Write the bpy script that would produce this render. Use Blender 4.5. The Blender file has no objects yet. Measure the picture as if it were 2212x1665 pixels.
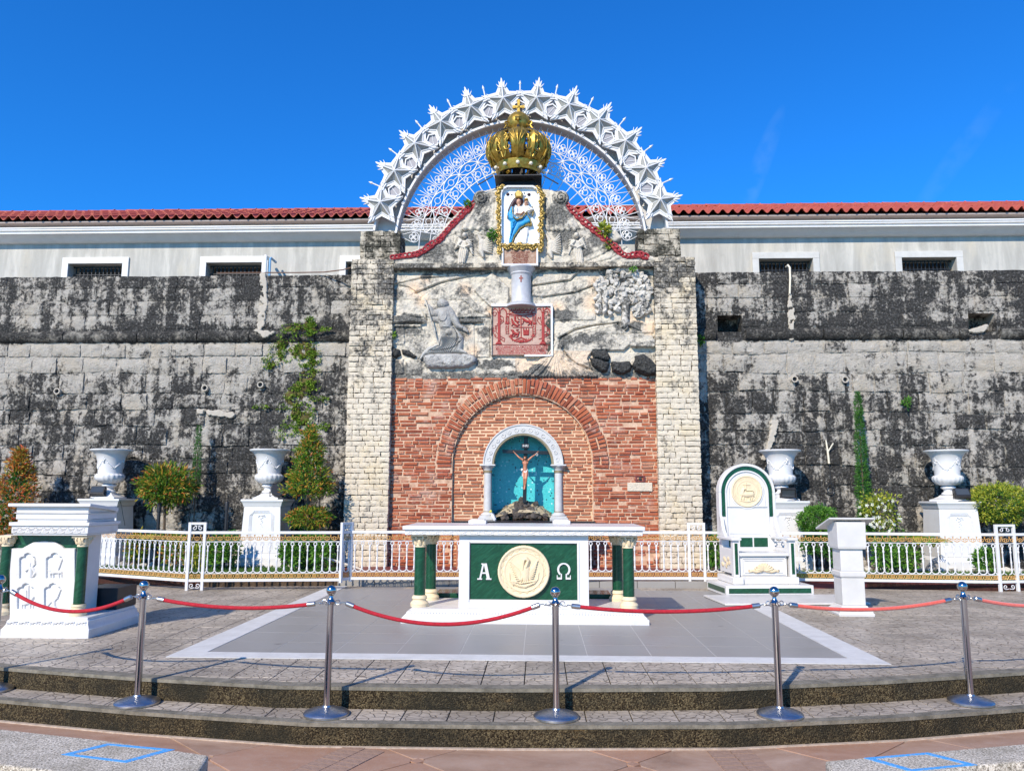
import bpy, bmesh, math, random
import numpy as np
from mathutils import Vector, Matrix
random.seed(7); RS=np.random.RandomState(11)
PI=math.pi; R=math.radians
SC=bpy.context.scene; COL=SC.collection

# ---------------- camera ----------------
F_PX=1700.; PW=2212.; PH=1665.
YAW=R(2.0); PIT=math.atan(238/1700); ROLL=R(.17)
cf=np.array([-math.sin(YAW)*math.cos(PIT),math.cos(YAW)*math.cos(PIT),math.sin(PIT)])
cr=np.array([math.cos(YAW),math.sin(YAW),0.]); cu=np.cross(cr,cf)
cr2=math.cos(ROLL)*cr+math.sin(ROLL)*cu; cu2=-math.sin(ROLL)*cr+math.cos(ROLL)*cu
CAM=np.array([0,0,1.44])
cam=bpy.data.cameras.new('camera'); camo=bpy.data.objects.new('camera',cam); COL.objects.link(camo)
cam.sensor_width=36; cam.lens=36*F_PX/PW; cam.clip_end=500; cam.clip_start=.05
M=Matrix.Identity(4)
for i in range(3):
    M[i][0]=cr2[i]; M[i][1]=cu2[i]; M[i][2]=-cf[i]; M[i][3]=CAM[i]
camo.matrix_world=M
SC.camera=camo
# ---------------- world, sun, exposure ----------------
SUNDIR=Vector((.48,.96,-.77)).normalized()
w=bpy.data.worlds.new('World'); SC.world=w; w.use_nodes=True
nt=w.node_tree; bg=nt.nodes['Background']
sky=nt.nodes.new('ShaderNodeTexSky'); sky.sky_type='NISHITA'; sky.sun_disc=False
sky.sun_elevation=R(35.6); sky.sun_rotation=R(206.6); sky.air_density=1.0; sky.dust_density=0.2; sky.ozone_density=4.0; sky.altitude=0
hs=nt.nodes.new('ShaderNodeHueSaturation'); hs.inputs['Saturation'].default_value=1.15; hs.inputs['Value'].default_value=1.0
nt.links.new(sky.outputs[0],hs.inputs['Color']); tn=nt.nodes.new('ShaderNodeMix'); tn.data_type='RGBA'; tn.blend_type='MULTIPLY'; tn.inputs[0].default_value=1; tn.inputs[7].default_value=(.25,1.16,1.95,1); nt.links.new(hs.outputs[0],tn.inputs[6]); 
# faint cirrus wisps low on the right
_r=lambda px,py:(lambda d:d/np.linalg.norm(d))(cf*F_PX+(px-PW/2)*cr2+(PH/2-py)*cu2)
gen=nt.nodes.new('ShaderNodeTexCoord'); cur=tn.outputs[2]
def dotn(v,off):
    x=nt.nodes.new('ShaderNodeVectorMath'); x.operation='DOT_PRODUCT'; nt.links.new(gen.outputs['Generated'],x.inputs[0]); x.inputs[1].default_value=tuple(v); y=nt.nodes.new('ShaderNodeMath'); y.operation='SUBTRACT'; nt.links.new(x.outputs['Value'],y.inputs[0]); y.inputs[1].default_value=off; return y.outputs[0]
def mth(op,a,b):
    x=nt.nodes.new('ShaderNodeMath'); x.operation=op
    for s_,v in zip(x.inputs,(a,b)):
        if isinstance(v,bpy.types.NodeSocket): nt.links.new(v,s_)
        else: s_.default_value=v
    return x.outputs[0]
for (px_,py_,tilt,wx,wy,op_) in ((1640,365,.28,.012,.07,.10),(2075,330,.5,.012,.08,.06)):
    dv=_r(px_,py_); a_=cr2*math.cos(tilt)-cu2*math.sin(tilt); b_=cr2*math.sin(tilt)+cu2*math.cos(tilt)
    u_=dotn(a_,float(np.dot(dv,a_))); v_=dotn(b_,float(np.dot(dv,b_)))
    q_=mth('ADD',mth('POWER',mth('DIVIDE',u_,wx),2.),mth('POWER',mth('DIVIDE',v_,wy),2.)); m_=mth('MAXIMUM',mth('SUBTRACT',1.,q_),0.)
    nz=nt.nodes.new('ShaderNodeTexNoise'); nz.inputs['Scale'].default_value=26; nz.inputs['Detail'].default_value=6; nt.links.new(gen.outputs['Generated'],nz.inputs['Vector'])
    m_=mth('MULTIPLY',mth('MULTIPLY',m_,op_),mth('MAXIMUM',mth('MULTIPLY',mth('SUBTRACT',nz.outputs['Fac'],.38),4.),0.))
    mx=nt.nodes.new('ShaderNodeMix'); mx.data_type='RGBA'; nt.links.new(m_,mx.inputs[0]); nt.links.new(cur,mx.inputs[6]); mx.inputs[7].default_value=(5.2,7.2,9.0,1); cur=mx.outputs[2]
nt.links.new(cur,bg.inputs[0]); bg.inputs[1].default_value=.100
sl=bpy.data.lights.new('sun','SUN'); sl.energy=4.9; sl.angle=R(.5); sl.color=(1,.89,.73)
so=bpy.data.objects.new('sun',sl); COL.objects.link(so); so.rotation_euler=SUNDIR.to_track_quat('-Z','Y').to_euler(); so.location=(-6,-8,12)
SC.view_settings.view_transform='Standard'; SC.view_settings.look='None'; SC.view_settings.gamma=1; SC.view_settings.exposure=.22
SC.view_settings.use_curve_mapping=False
SC.render.engine='CYCLES'
try: SC.cycles.max_bounces=6; SC.cycles.diffuse_bounces=3
except Exception: pass

# ---------------- pixel -> world on a known plane ----------------
def rayd(px,py):
    x=px-PW/2; y=PH/2-py
    return cf*F_PX+cr2*x+cu2*y
def at(px,py,Y=None,z=None):
    d=rayd(px,py)
    t=Y/d[1] if Y is not None else (z-CAM[2])/d[2]
    return Vector((CAM+d*t).tolist())
def X(px,py,Y): return at(px,py,Y=Y).x
def Z(px,py,Y): return at(px,py,Y=Y).z
def zm(ox,oy,s): # zoom-pixel to base-pixel converter
    return lambda u,v:((ox+u/s)*.6,(oy+v/s)*.6)

# ---------------- objects ----------------
def tag(o,label=None,cat=None,group=None,kind=None):
    if label: o['label']=label
    if cat: o['category']=cat
    if group: o['group']=group
    if kind: o['kind']=kind
    return o
def thing(name,label,cat,loc=(0,0,0),rz=0,group=None):
    o=bpy.data.objects.new(name,None); COL.objects.link(o); o.location=loc; o.rotation_euler=(0,0,rz); o.empty_display_size=.2
    return tag(o,label,cat,group)
def kids(o): return [c for c in bpy.data.objects if c.parent is o]
def copy_tree(o,parent=None,depth=0):
    c=o.copy(); COL.objects.link(c); c.parent=parent
    for ch in list(o.children): copy_tree(ch,c,depth+1)
    return c
class MB:
    def __init__(s): s.v=[]; s.f=[]; s.m=[]; s.mi=0
    def add(s,vs,fs,mi=None):
        b=len(s.v); s.v+= [tuple(v) for v in vs]; s.f+=[tuple(b+i for i in f) for f in fs]; s.m+=[s.mi if mi is None else mi]*len(fs); return s
    def box(s,x0,x1,y0,y1,z0,z1,mi=None):
        return s.add([(x0,y0,z0),(x1,y0,z0),(x1,y1,z0),(x0,y1,z0),(x0,y0,z1),(x1,y0,z1),(x1,y1,z1),(x0,y1,z1)],
            [(0,3,2,1),(4,5,6,7),(0,1,5,4),(1,2,6,5),(2,3,7,6),(3,0,4,7)],mi)
    def frus(s,cx,cy,z0,z1,a0,b0,a1,b1,mi=None):
        return s.add([(cx-a0,cy-b0,z0),(cx+a0,cy-b0,z0),(cx+a0,cy+b0,z0),(cx-a0,cy+b0,z0),(cx-a1,cy-b1,z1),(cx+a1,cy-b1,z1),(cx+a1,cy+b1,z1),(cx-a1,cy+b1,z1)],
            [(0,3,2,1),(4,5,6,7),(0,1,5,4),(1,2,6,5),(2,3,7,6),(3,0,4,7)],mi)
    def lathe(s,prof,n=24,c=(0,0,0),flute=None,mi=None,cap=True):
        vs=[];fs=[]
        for k,(r,z) in enumerate(prof):
            for i in range(n):
                a=2*PI*i/n; rr=r*(flute(k,a) if flute else 1)
                vs.append((c[0]+rr*math.cos(a),c[1]+rr*math.sin(a),c[2]+z))
        for k in range(len(prof)-1):
            for i in range(n):
                j=(i+1)%n; fs.append((k*n+i,k*n+j,(k+1)*n+j,(k+1)*n+i))
        if cap: fs.append(tuple(range(n-1,-1,-1))); fs.append(tuple((len(prof)-1)*n+i for i in range(n)))
        return s.add(vs,fs,mi)
    def sqlathe(s,prof,cx,cy,mi=None,ratio=1.0,add=0.0): # square moulding stack: prof (half width, z)
        vs=[];fs=[]
        for a,z in prof:
            b=a*ratio+add
            vs+=[(cx-a,cy-b,z),(cx+a,cy-b,z),(cx+a,cy+b,z),(cx-a,cy+b,z)]
        for k in range(len(prof)-1):
            for i in range(4):
                j=(i+1)%4; fs.append((k*4+i,k*4+j,k*4+4+j,k*4+4+i))
        fs.append((3,2,1,0)); L=(len(prof)-1)*4; fs.append((L,L+1,L+2,L+3))
        return s.add(vs,fs,mi)
    def tube(s,pts,r,n=6,mi=None,closed=False,cap=True):
        P=[Vector(p) for p in pts]; m=len(P)
        if m<2: return s
        rr=r if isinstance(r,(list,tuple)) else [r]*m
        vs=[];fs=[];prev=None
        for k in range(m):
            if closed: t=(P[(k+1)%m]-P[k-1])
            else: t=(P[min(k+1,m-1)]-P[max(k-1,0)])
            if t.length<1e-9: t=Vector((0,0,1))
            t.normalize()
            if prev is None:
                u=t.cross(Vector((0,1,0)));
                if u.length<.1: u=t.cross(Vector((1,0,0)))
                u.normalize()
            else:
                u=prev-t*prev.dot(t)
                if u.length<1e-6: u=t.orthogonal()
                u.normalize()
            prev=u; v=t.cross(u)
            for i in range(n):
                a=2*PI*i/n; q=P[k]+(u*math.cos(a)+v*math.sin(a))*rr[k]; vs.append(tuple(q))
        mm=m if closed else m-1
        for k in range(mm):
            k2=(k+1)%m
            for i in range(n):
                j=(i+1)%n; fs.append((k*n+i,k*n+j,k2*n+j,k2*n+i))
        if cap and not closed: fs.append(tuple(range(n-1,-1,-1))); fs.append(tuple((m-1)*n+i for i in range(n)))
        return s.add(vs,fs,mi)
    def ball(s,c,r,n=10,m=6,sc=(1,1,1),mi=None):
        vs=[(c[0],c[1],c[2]+r*sc[2])];fs=[]
        for k in range(1,m):
            p=PI*k/m
            for i in range(n):
                a=2*PI*i/n; vs.append((c[0]+r*sc[0]*math.sin(p)*math.cos(a),c[1]+r*sc[1]*math.sin(p)*math.sin(a),c[2]+r*sc[2]*math.cos(p)))
        vs.append((c[0],c[1],c[2]-r*sc[2]))
        for i in range(n): fs.append((0,1+i,1+(i+1)%n)); fs.append((len(vs)-1,1+(m-2)*n+(i+1)%n,1+(m-2)*n+i))
        for k in range(m-2):
            for i in range(n):
                j=(i+1)%n; fs.append((1+k*n+i,1+(k+1)*n+i,1+(k+1)*n+j,1+k*n+j))
        return s.add(vs,fs,mi)
    def prism_xz(s,poly,y0,y1,mi=None): # polygon in XZ, extruded y0(front)..y1
        n=len(poly)
        vs=[(p[0],y0,p[1]) for p in poly]+[(p[0],y1,p[1]) for p in poly]
        fs=[tuple(range(n)),tuple(range(2*n-1,n-1,-1))]+[(i,i+n,(i+1)%n+n,(i+1)%n) for i in range(n)]
        return s.add(vs,fs,mi)
    def prism_xy(s,poly,z0,z1,mi=None):
        n=len(poly)
        vs=[(p[0],p[1],z0) for p in poly]+[(p[0],p[1],z1) for p in poly]
        fs=[tuple(range(n-1,-1,-1)),tuple(range(n,2*n))]+[(i,(i+1)%n,(i+1)%n+n,i+n) for i in range(n)]
        return s.add(vs,fs,mi)
    def arch(s,cx,cz,r0,r1,y0,y1,a0=0,a1=PI,n=32,mi=None):
        vs=[];fs=[]
        for i in range(n+1):
            a=a0+(a1-a0)*i/n; c,t=math.cos(a),math.sin(a)
            vs+=[(cx+r0*c,y0,cz+r0*t),(cx+r1*c,y0,cz+r1*t),(cx+r1*c,y1,cz+r1*t),(cx+r0*c,y1,cz+r0*t)]
        for i in range(n):
            b=i*4
            for k in range(4): fs.append((b+k,b+4+k,b+4+(k+1)%4,b+(k+1)%4))
        fs+=[(0,1,2,3),(n*4+3,n*4+2,n*4+1,n*4)]
        return s.add(vs,fs,mi)
    def mesh(s,name,mats,smooth=35):
        me=bpy.data.meshes.new(name); me.from_pydata(s.v,[],s.f)
        for m in (mats if isinstance(mats,(list,tuple)) else [mats]): me.materials.append(m)
        if len(set(s.m))>1: me.polygons.foreach_set('material_index',s.m)
        bm=bmesh.new(); bm.from_mesh(me); bmesh.ops.recalc_face_normals(bm,faces=bm.faces); bm.to_mesh(me); bm.free()
        if smooth:
            me.polygons.foreach_set('use_smooth',[True]*len(me.polygons)); me.set_sharp_from_angle(angle=R(smooth))
        return me
    def build(s,name,mats,parent=None,smooth=35,bev=0,loc=None):
        o=bpy.data.objects.new(name,s.mesh(name,mats,smooth)); COL.objects.link(o)
        if parent is not None: o.parent=parent
        if loc is not None: o.location=loc
        if bev:
            b=o.modifiers.new('bevel','BEVEL'); b.width=bev; b.segments=2; b.limit_method='ANGLE'; b.angle_limit=R(40)
        return o
def inst(name,me,parent,loc,rot=(0,0,0),scale=None):
    o=bpy.data.objects.new(name,me); COL.objects.link(o); o.parent=parent; o.location=loc; o.rotation_euler=rot
    if scale: o.scale=scale
    return o

# ---------------- materials ----------------
class N:
    def __init__(s,name,rough=.6,metal=0,spec=.5):
        s.mat=bpy.data.materials.new(name); s.mat.use_nodes=True; s.t=s.mat.node_tree; s.b=s.t.nodes['Principled BSDF']
        s.b.inputs['Roughness'].default_value=rough; s.b.inputs['Metallic'].default_value=metal; s.b.inputs['Specular IOR Level'].default_value=spec
    def n(s,ty,**k):
        x=s.t.nodes.new(ty)
        for a,b in k.items(): setattr(x,a,b)
        return x
    def lk(s,a,b): s.t.links.new(a,b); return s
    def pos(s): return s.n('ShaderNodeNewGeometry').outputs['Position']
    def obj(s): return s.n('ShaderNodeTexCoord').outputs['Object']
    def setv(s,sock,v):
        if isinstance(v,bpy.types.NodeSocket): s.lk(v,sock)
        else:
            if isinstance(v,(tuple,list)) and len(v)==3 and sock.type=='RGBA': v=(*v,1)
            sock.default_value=v
    def mapv(s,vec,sc=(1,1,1),loc=(0,0,0),rot=(0,0,0)):
        m=s.n('ShaderNodeMapping'); s.lk(vec,m.inputs[0]); m.inputs['Scale'].default_value=sc; m.inputs['Location'].default_value=loc; m.inputs['Rotation'].default_value=rot; return m.outputs[0]
    def noise(s,vec,scale=5,detail=6,rough=.6,dist=0):
        x=s.n('ShaderNodeTexNoise'); s.lk(vec,x.inputs['Vector']); x.inputs['Scale'].default_value=scale; x.inputs['Detail'].default_value=detail; x.inputs['Roughness'].default_value=rough; x.inputs['Distortion'].default_value=dist; return x.outputs['Fac']
    def vor(s,vec,scale=5,feat='F1',out='Distance',rnd=1):
        x=s.n('ShaderNodeTexVoronoi',feature=feat); s.lk(vec,x.inputs['Vector']); x.inputs['Scale'].default_value=scale; x.inputs['Randomness'].default_value=rnd; return x.outputs[out]
    def ramp(s,fac,stops,interp='LINEAR'):
        x=s.n('ShaderNodeValToRGB'); s.lk(fac,x.inputs[0]); e=x.color_ramp; e.interpolation=interp
        while len(e.elements)<len(stops): e.elements.new(.5)
        for el,(p,c) in zip(e.elements,stops):
            el.position=p; el.color=(c,c,c,1) if isinstance(c,(int,float)) else (*c,1)
        return x.outputs['Color']
    def mix(s,fac,a,b,mode='MIX'):
        x=s.n('ShaderNodeMix',data_type='RGBA',blend_type=mode); s.setv(x.inputs[0],fac); s.setv(x.inputs[6],a); s.setv(x.inputs[7],b); return x.outputs[2]
    def math(s,op,a,b=0.,clamp=False):
        x=s.n('ShaderNodeMath',operation=op,use_clamp=clamp); s.setv(x.inputs[0],a); s.setv(x.inputs[1],b); return x.outputs[0]
    def sep(s,vec): x=s.n('ShaderNodeSeparateXYZ'); s.lk(vec,x.inputs[0]); return x.outputs
    def rnd(s):
        a=s.n('ShaderNodeObjectInfo').outputs['Random']; b=s.n('ShaderNodeNewGeometry').outputs['Random Per Island']
        return s.math('FRACT',s.math('ADD',a,b))
    def attr(s,name,out='Color'): x=s.n('ShaderNodeAttribute'); x.attribute_name=name; return x.outputs[out]
    def col(s,c): s.setv(s.b.inputs['Base Color'],c); return s
    def rough(s,c): s.setv(s.b.inputs['Roughness'],c); return s
    def bump(s,h,dist=.01,strength=1):
        x=s.n('ShaderNodeBump'); x.inputs['Distance'].default_value=dist; x.inputs['Strength'].default_value=strength; s.lk(h,x.inputs['Height']); s.lk(x.outputs[0],s.b.inputs['Normal']); return s
def paint(name,c,rough=.45,var=.12,bump=.0015,scale=6,metal=0,spec=.5,dirt=None):
    m=N(name,rough,metal,spec); p=m.obj(); n1=m.noise(p,scale,5)
    lo=tuple(x*(1-var) for x in c); hi=tuple(min(1,x*(1+var*.6)) for x in c)
    cc=m.ramp(n1,[(.3,lo),(.7,hi)])
    if dirt: cc=m.mix(m.ramp(m.noise(p,scale*.6,9,.7),[(.56,0),(.72,dirt[1])]),cc,dirt[0])
    m.col(cc); m.bump(m.noise(p,scale*9,4),bump,.6); return m.mat
MT={}
MT['marble']=paint('white_marble',(.68,.665,.64),.32,.07,.0012,5,dirt=((.50,.47,.42),.38))
MT['white']=paint('white_enamel',(.70,.695,.69),.3,.05,.001,5,dirt=((.50,.47,.42),.30))
MT['marble_old']=paint('veined_marble',(.63,.61,.575),.4,.12,.002,3,dirt=((.5,.45,.38),.5))
MT['urnw']=paint('urn_gloss_white',(.71,.705,.70),.18,.04,.001,4)
MT['cream']=paint('cream_cast_stone',(.74,.60,.39),.6,.1,.003,14)
MT['chrome']=paint('chrome',(.50,.49,.48),.12,.1,.0003,8,1)
MT['steel']=paint('brushed_steel',(.56,.55,.53),.36,.15,.0005,30,1)
MT['black']=paint('black_plastic',(.02,.02,.022),.4,.2,.001,20)
MT['blackgran']=paint('black_granite',(.025,.02,.022),.15,.6,.0002,60)
MT['iron']=paint('black_iron',(.015,.015,.017),.5,.2,.001,20)
MT['redrope']=None
m=N('red_velvet',.85); p=m.obj(); m.col(m.ramp(m.noise(p,60,4),[(.3,(.30,.005,.014)),(.7,(.48,.012,.028))])); m.bump(m.noise(p,300,2),.002); m.b.inputs['Sheen Weight'].default_value=.15; m.b.inputs['Sheen Tint'].default_value=(1,.2,.15,1); MT['redrope']=m.mat
m=N('faded_velvet',.85); p=m.obj(); m.col(m.ramp(m.noise(p,60,4),[(.3,(.60,.06,.035)),(.7,(.74,.11,.07))])); m.bump(m.noise(p,300,2),.002); m.b.inputs['Sheen Weight'].default_value=.6; MT['fadedrope']=m.mat
def greenmarble():
    m=N('green_marble',.22); p=m.obj(); q=m.mapv(p,(1,1,1),rot=(0,R(38),0)); q=m.mapv(q,(2.5,2.5,14))
    n1=m.noise(q,2.2,9,.7,1.5); n2=m.noise(p,9,8,.7,.6)
    c=m.ramp(n1,[(.3,(.004,.035,.016)),(.5,(.007,.06,.027)),(.68,(.016,.10,.05)),(.8,(.05,.16,.09))])
    c=m.mix(m.ramp(n2,[(.62,0),(.7,.35)]),c,(.08,.22,.15)); m.col(c); m.bump(n2,.003,.5); return m.mat
MT['green']=greenmarble()
m=N('gold_paint',.36,.75); p=m.obj(); nn=m.noise(p,16,7,.65)
c=m.ramp(nn,[(.3,(.20,.12,.02)),(.5,(.38,.25,.045)),(.7,(.54,.37,.09))]); g=m.ramp(m.noise(p,6,8,.7),[(.55,0),(.72,.45)])
m.col(m.mix(g,c,(.16,.10,.03))); m.rough(m.ramp(nn,[(.3,.5),(.7,.3)])); m.bump(m.noise(p,45,5),.005,.6); MT['gold']=m.mat
MT['goldflower']=paint('antique_gold',(.36,.25,.07),.42,.45,.004,20,.6)
MT['orange']=paint('gold_ochre_iron',(.60,.34,.11),.5,.25,.001,12,.1)
MT['beige']=paint('cream_paint',(.72,.66,.52),.55,.1)
MT['redcoat']=paint('red_relief_paint',(.33,.022,.02),.6,.3,.003,40)
MT['maroon']=paint('maroon_paint',(.16,.03,.03),.6,.25,.002,10)
MT['bluepaint']=None
# limestone with lichen: two looks
def limestone(name,pale,pale2,dark,lo,hi,bumpd=.02,zdark=None,streak=.35,tint=(.55,.45,.3),tintw=.3,blocks=True,fine=.6):
    m=N(name,.88,0,.2); p=m.pos(); sx,sy,sz=m.sep(p)
    big=m.noise(p,.9,5,.55,.4); med=m.noise(p,3.2,9,.68,.5); fin=m.noise(p,13,9,.75,.4)
    st=m.noise(m.mapv(p,(5,5,.55)),1.2,6,.65)
    f=m.math('ADD',m.math('MULTIPLY',big,.26),m.math('MULTIPLY',med,.40)); f=m.math('ADD',f,m.math('MULTIPLY',st,streak*.5)); f=m.math('ADD',f,m.math('MULTIPLY',fin,.36))
    if blocks: f=m.math('ADD',f,m.math('MULTIPLY',m.math('SUBTRACT',m.rnd(),.5),.05))
    if zdark: f=m.math('ADD',f,m.math('SUBTRACT',m.ramp(m.math('DIVIDE',sz,10.),zdark),.5))
    k=m.ramp(f,[(lo,1),(hi,0)])
    pc=m.ramp(m.noise(p,7,8,.7),[(.3,pale2),(.7,pale)])
    pc=m.mix(m.ramp(m.noise(p,2.1,6,.6),[(.5,0),(.66,tintw)]),pc,tint)
    sp=m.ramp(m.noise(p,42,6,.8),[(.42,0),(.6,1)])
    pc=m.mix(m.math('MULTIPLY',sp,.35),pc,(.33,.31,.27))
    dc=m.ramp(m.noise(p,26,8,.75),[(.38,tuple(x*.7 for x in dark)),(.50,tuple(x*1.4 for x in dark)),(.58,tuple(x*2.6 for x in dark)),(.66,tuple(min(.4,x*8) for x in dark))])
    m.col(m.mix(k,pc,dc))
    h=m.math('ADD',m.math('MULTIPLY',m.noise(p,11,9,.75),1.),m.math('MULTIPLY',m.ramp(m.vor(p,26),[(0,0),(.35,1)]),.25*fine)); m.bump(h,bumpd,1.)
    return m.mat
# ======================= GROUND =======================
# coral stone for the fort
MT['fort']=limestone('fort_coral_stone',(.59,.545,.475),(.40,.37,.32),(.034,.033,.031),.635,.70,.07,
   [(.0,.49),(.20,.475),(.33,.48),(.385,.52),(.41,.565),(.452,.575),(.456,.40),(.485,.43),(.50,.49),(.60,.475)],.62,(.50,.41,.28),.35)
MT['mortar']=limestone('lime_mortar',(.52,.48,.40),(.36,.33,.27),(.03,.028,.025),.56,.63,.04,[(.0,.49),(.20,.475),(.33,.48),(.385,.52),(.41,.585),(.452,.60),(.456,.40),(.50,.455),(.60,.46)],.5,(.45,.36,.24),.3,False)
MT['cordon']=limestone('cordon_stone',(.40,.37,.31),(.26,.245,.21),(.028,.027,.025),.60,.74,.06,None,.3,blocks=True)
MT['pillar']=limestone('pillar_coral_stone',(.78,.68,.52),(.60,.53,.42),(.07,.066,.058),.505,.59,.025,
   [(.0,.57),(.25,.555),(.36,.51),(.48,.475),(.58,.44),(.70,.40)],.3,(.70,.56,.33),.5)
MT['pillartop']=limestone('pillar_top_stone',(.58,.52,.41),(.45,.40,.32),(.04,.038,.03),.56,.65,.02,None,.3,(.5,.42,.28),.4)
def relief_mat(name,pale,pale2,lo,hi,dark=(.06,.058,.052)):
    m=N(name,.85,0,.2); p=m.pos(); a=m.attr('stain'); sx,sy,sz=m.sep(a)
    f=m.math('ADD',m.math('MULTIPLY',m.noise(p,2.3,8,.65,.6),.5),m.math('MULTIPLY',m.noise(p,11,9,.75,.3),.5))
    f=m.math('SUBTRACT',f,m.math('MULTIPLY',sx,.18))
    k=m.ramp(f,[(lo,1),(hi,0)])
    g=m.ramp(m.noise(p,5,8,.7),[(.42,0),(.6,.8)])
    pc=m.mix(g,pale,pale2)
    pc=m.mix(m.math('MULTIPLY',sy,.9),pc,(.76,.56,.38))
    pc=m.mix(m.math('MULTIPLY',m.ramp(m.noise(p,60,6,.8),[(.45,0),(.62,1)]),.3),pc,(.25,.24,.21))
    dc=m.ramp(m.noise(p,30,8,.75),[(.42,dark),(.7,tuple(x*5 for x in dark))])
    m.col(m.mix(k,pc,dc)); m.bump(m.noise(p,22,9,.75),.014,.9); return m.mat
MT['relief']=relief_mat('relief_coral',(.68,.61,.49),(.46,.43,.375),.40,.50)
MT['figure']=relief_mat('grey_cast_figure',(.46,.45,.42),(.31,.30,.29),.38,.44)
MT['tree']=relief_mat('tree_relief',(.66,.62,.55),(.46,.43,.38),.42,.48)
MT['darkrock']=relief_mat('dark_rock',(.30,.28,.26),(.2,.19,.17),.50,.6,(.022,.022,.021))
# stamped concrete
def stamped(name,base,rough_lo=.28):
    m=N(name,.4,0,.28); p=m.pos(); d=m.n('ShaderNodeVectorMath',operation='ADD')
    nz=m.n('ShaderNodeTexNoise'); m.lk(p,nz.inputs['Vector']); nz.inputs['Scale'].default_value=4; nz.inputs['Detail'].default_value=3
    sc=m.n('ShaderNodeVectorMath',operation='SCALE'); m.lk(nz.outputs['Color'],sc.inputs[0]); sc.inputs['Scale'].default_value=.09
    m.lk(p,d.inputs[0]); m.lk(sc.outputs[0],d.inputs[1])
    e=m.vor(m.mapv(d.outputs[0],(1,1.25,0)),11,'DISTANCE_TO_EDGE')
    crack=m.ramp(e,[(.0,0),(.025,.35),(.05,1)])
    n1=m.noise(p,1.1,6,.6); n2=m.noise(p,14,8,.7)
    c=m.ramp(n2,[(.3,tuple(x*.72 for x in base)),(.7,tuple(min(1,x*1.25) for x in base))])
    c=m.mix(m.ramp(n1,[(.42,0),(.62,.5)]),c,(.15,.125,.095))
    c=m.mix(m.math('MULTIPLY',m.math('SUBTRACT',m.rnd(),.3),.25,True),c,(.12,.11,.10))
    c=m.mix(crack,(.15,.12,.09),c); m.col(c)
    m.rough(m.ramp(m.noise(p,2.2,7,.65),[(.38,rough_lo),(.62,.55)]))
    m.bump(m.math('ADD',crack,m.math('MULTIPLY',n2,.25)),.006,.8); return m.mat
MT['stamped']=stamped('stamped_concrete',(.47,.405,.325),.42)
m=N('exposed_aggregate',.9,0,.2); p=m.pos(); v=m.vor(p,105,'F1','Color'); g=m.n('ShaderNodeRGBToBW'); m.lk(v,g.inputs[0])
peb=m.ramp(g.outputs[0],[(.2,(.018,.011,.005)),(.5,(.055,.04,.02)),(.8,(.15,.115,.06))])
peb=m.mix(m.ramp(m.noise(p,2.0,7,.6),[(.40,.0),(.60,.85)]),peb,(.020,.019,.013))
peb=m.mix(m.ramp(m.noise(m.mapv(p,(1,1,3)),2.6,8,.75),[(.60,.0),(.74,.5)]),peb,(.30,.19,.075))
sx,sy,sz=m.sep(p); spk=m.ramp(m.noise(p,55,3,.8),[(.68,0),(.74,1)]); peb=m.mix(spk,peb,(.38,.34,.26))
m.col(peb); m.bump(m.math('SUBTRACT',1.,m.vor(p,105)),.008,1); MT['aggregate']=m.mat
m=N('edge_cement',.8); p=m.pos(); m.col(m.ramp(m.noise(p,9,8,.7),[(.35,(.10,.09,.065)),(.65,(.24,.215,.165))])); m.bump(m.noise(p,40,5),.006); MT['edge']=m.mat
m=N('plaza_tile',.5,0,.4); p=m.pos(); n1=m.noise(m.mapv(p,(1,2.2,1)),1.6,7,.65,.6)
c=m.ramp(n1,[(.3,(.25,.155,.105)),(.5,(.36,.235,.165)),(.7,(.45,.32,.24))])
c=m.mix(m.math('MULTIPLY',m.rnd(),.5),c,(.38,.19,.115)); c=m.mix(m.ramp(m.noise(p,20,7,.7),[(.5,0),(.7,.35)]),c,(.40,.32,.26)); m.col(c); m.bump(m.noise(p,60,5),.002,.6); MT['plaza']=m.mat
MT['grout']=paint('light_grout',(.46,.37,.29),.9,.3,.003,20)
MT['greygrout']=paint('pale_tile_joint',(.52,.51,.48),.8,.2,.002,20)
m=N('grey_tile',.45,0,.22); p=m.pos(); n1=m.noise(p,2.5,6,.6); c=m.ramp(n1,[(.3,(.265,.252,.236)),(.7,(.31,.298,.28))])
c=m.mix(m.math('MULTIPLY',m.rnd(),.25),c,(.25,.24,.225)); c=m.mix(m.ramp(m.noise(m.mapv(p,(1,1.6,1)),3.3,4,.5),[(.70,0),(.76,.7)]),c,(.08,.08,.075))
sp=m.ramp(m.noise(p,1.4,9,.75),[(.6,0),(.75,.25)]); m.col(m.mix(sp,c,(.30,.29,.27))); m.rough(m.ramp(n1,[(.3,.36),(.7,.5)])); m.bump(m.noise(p,50,4),.0012,.5); MT['greytile']=m.mat
m=N('white_paint_strip',.55); p=m.pos(); c=m.ramp(m.noise(p,5,8,.7),[(.35,(.54,.53,.50)),(.6,(.64,.63,.60))]); c=m.mix(m.ramp(m.noise(p,12,9,.75),[(.6,0),(.72,.6)]),c,(.42,.41,.38)); m.col(c); m.bump(m.noise(p,50,4),.002,.5); MT['strip']=m.mat
m=N('washed_granite',.85); p=m.pos(); g=m.ramp(m.noise(p,85,4,.85),[(.40,(.10,.085,.06)),(.48,(.42,.37,.29)),(.58,(.80,.72,.59))]); c=m.mix(m.ramp(m.noise(p,6,8,.75),[(.45,0),(.66,.6)]),g,(.20,.17,.115)); m.col(c); m.bump(m.noise(p,150,3,.8),.004,.8); MT['granite']=m.mat
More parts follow.
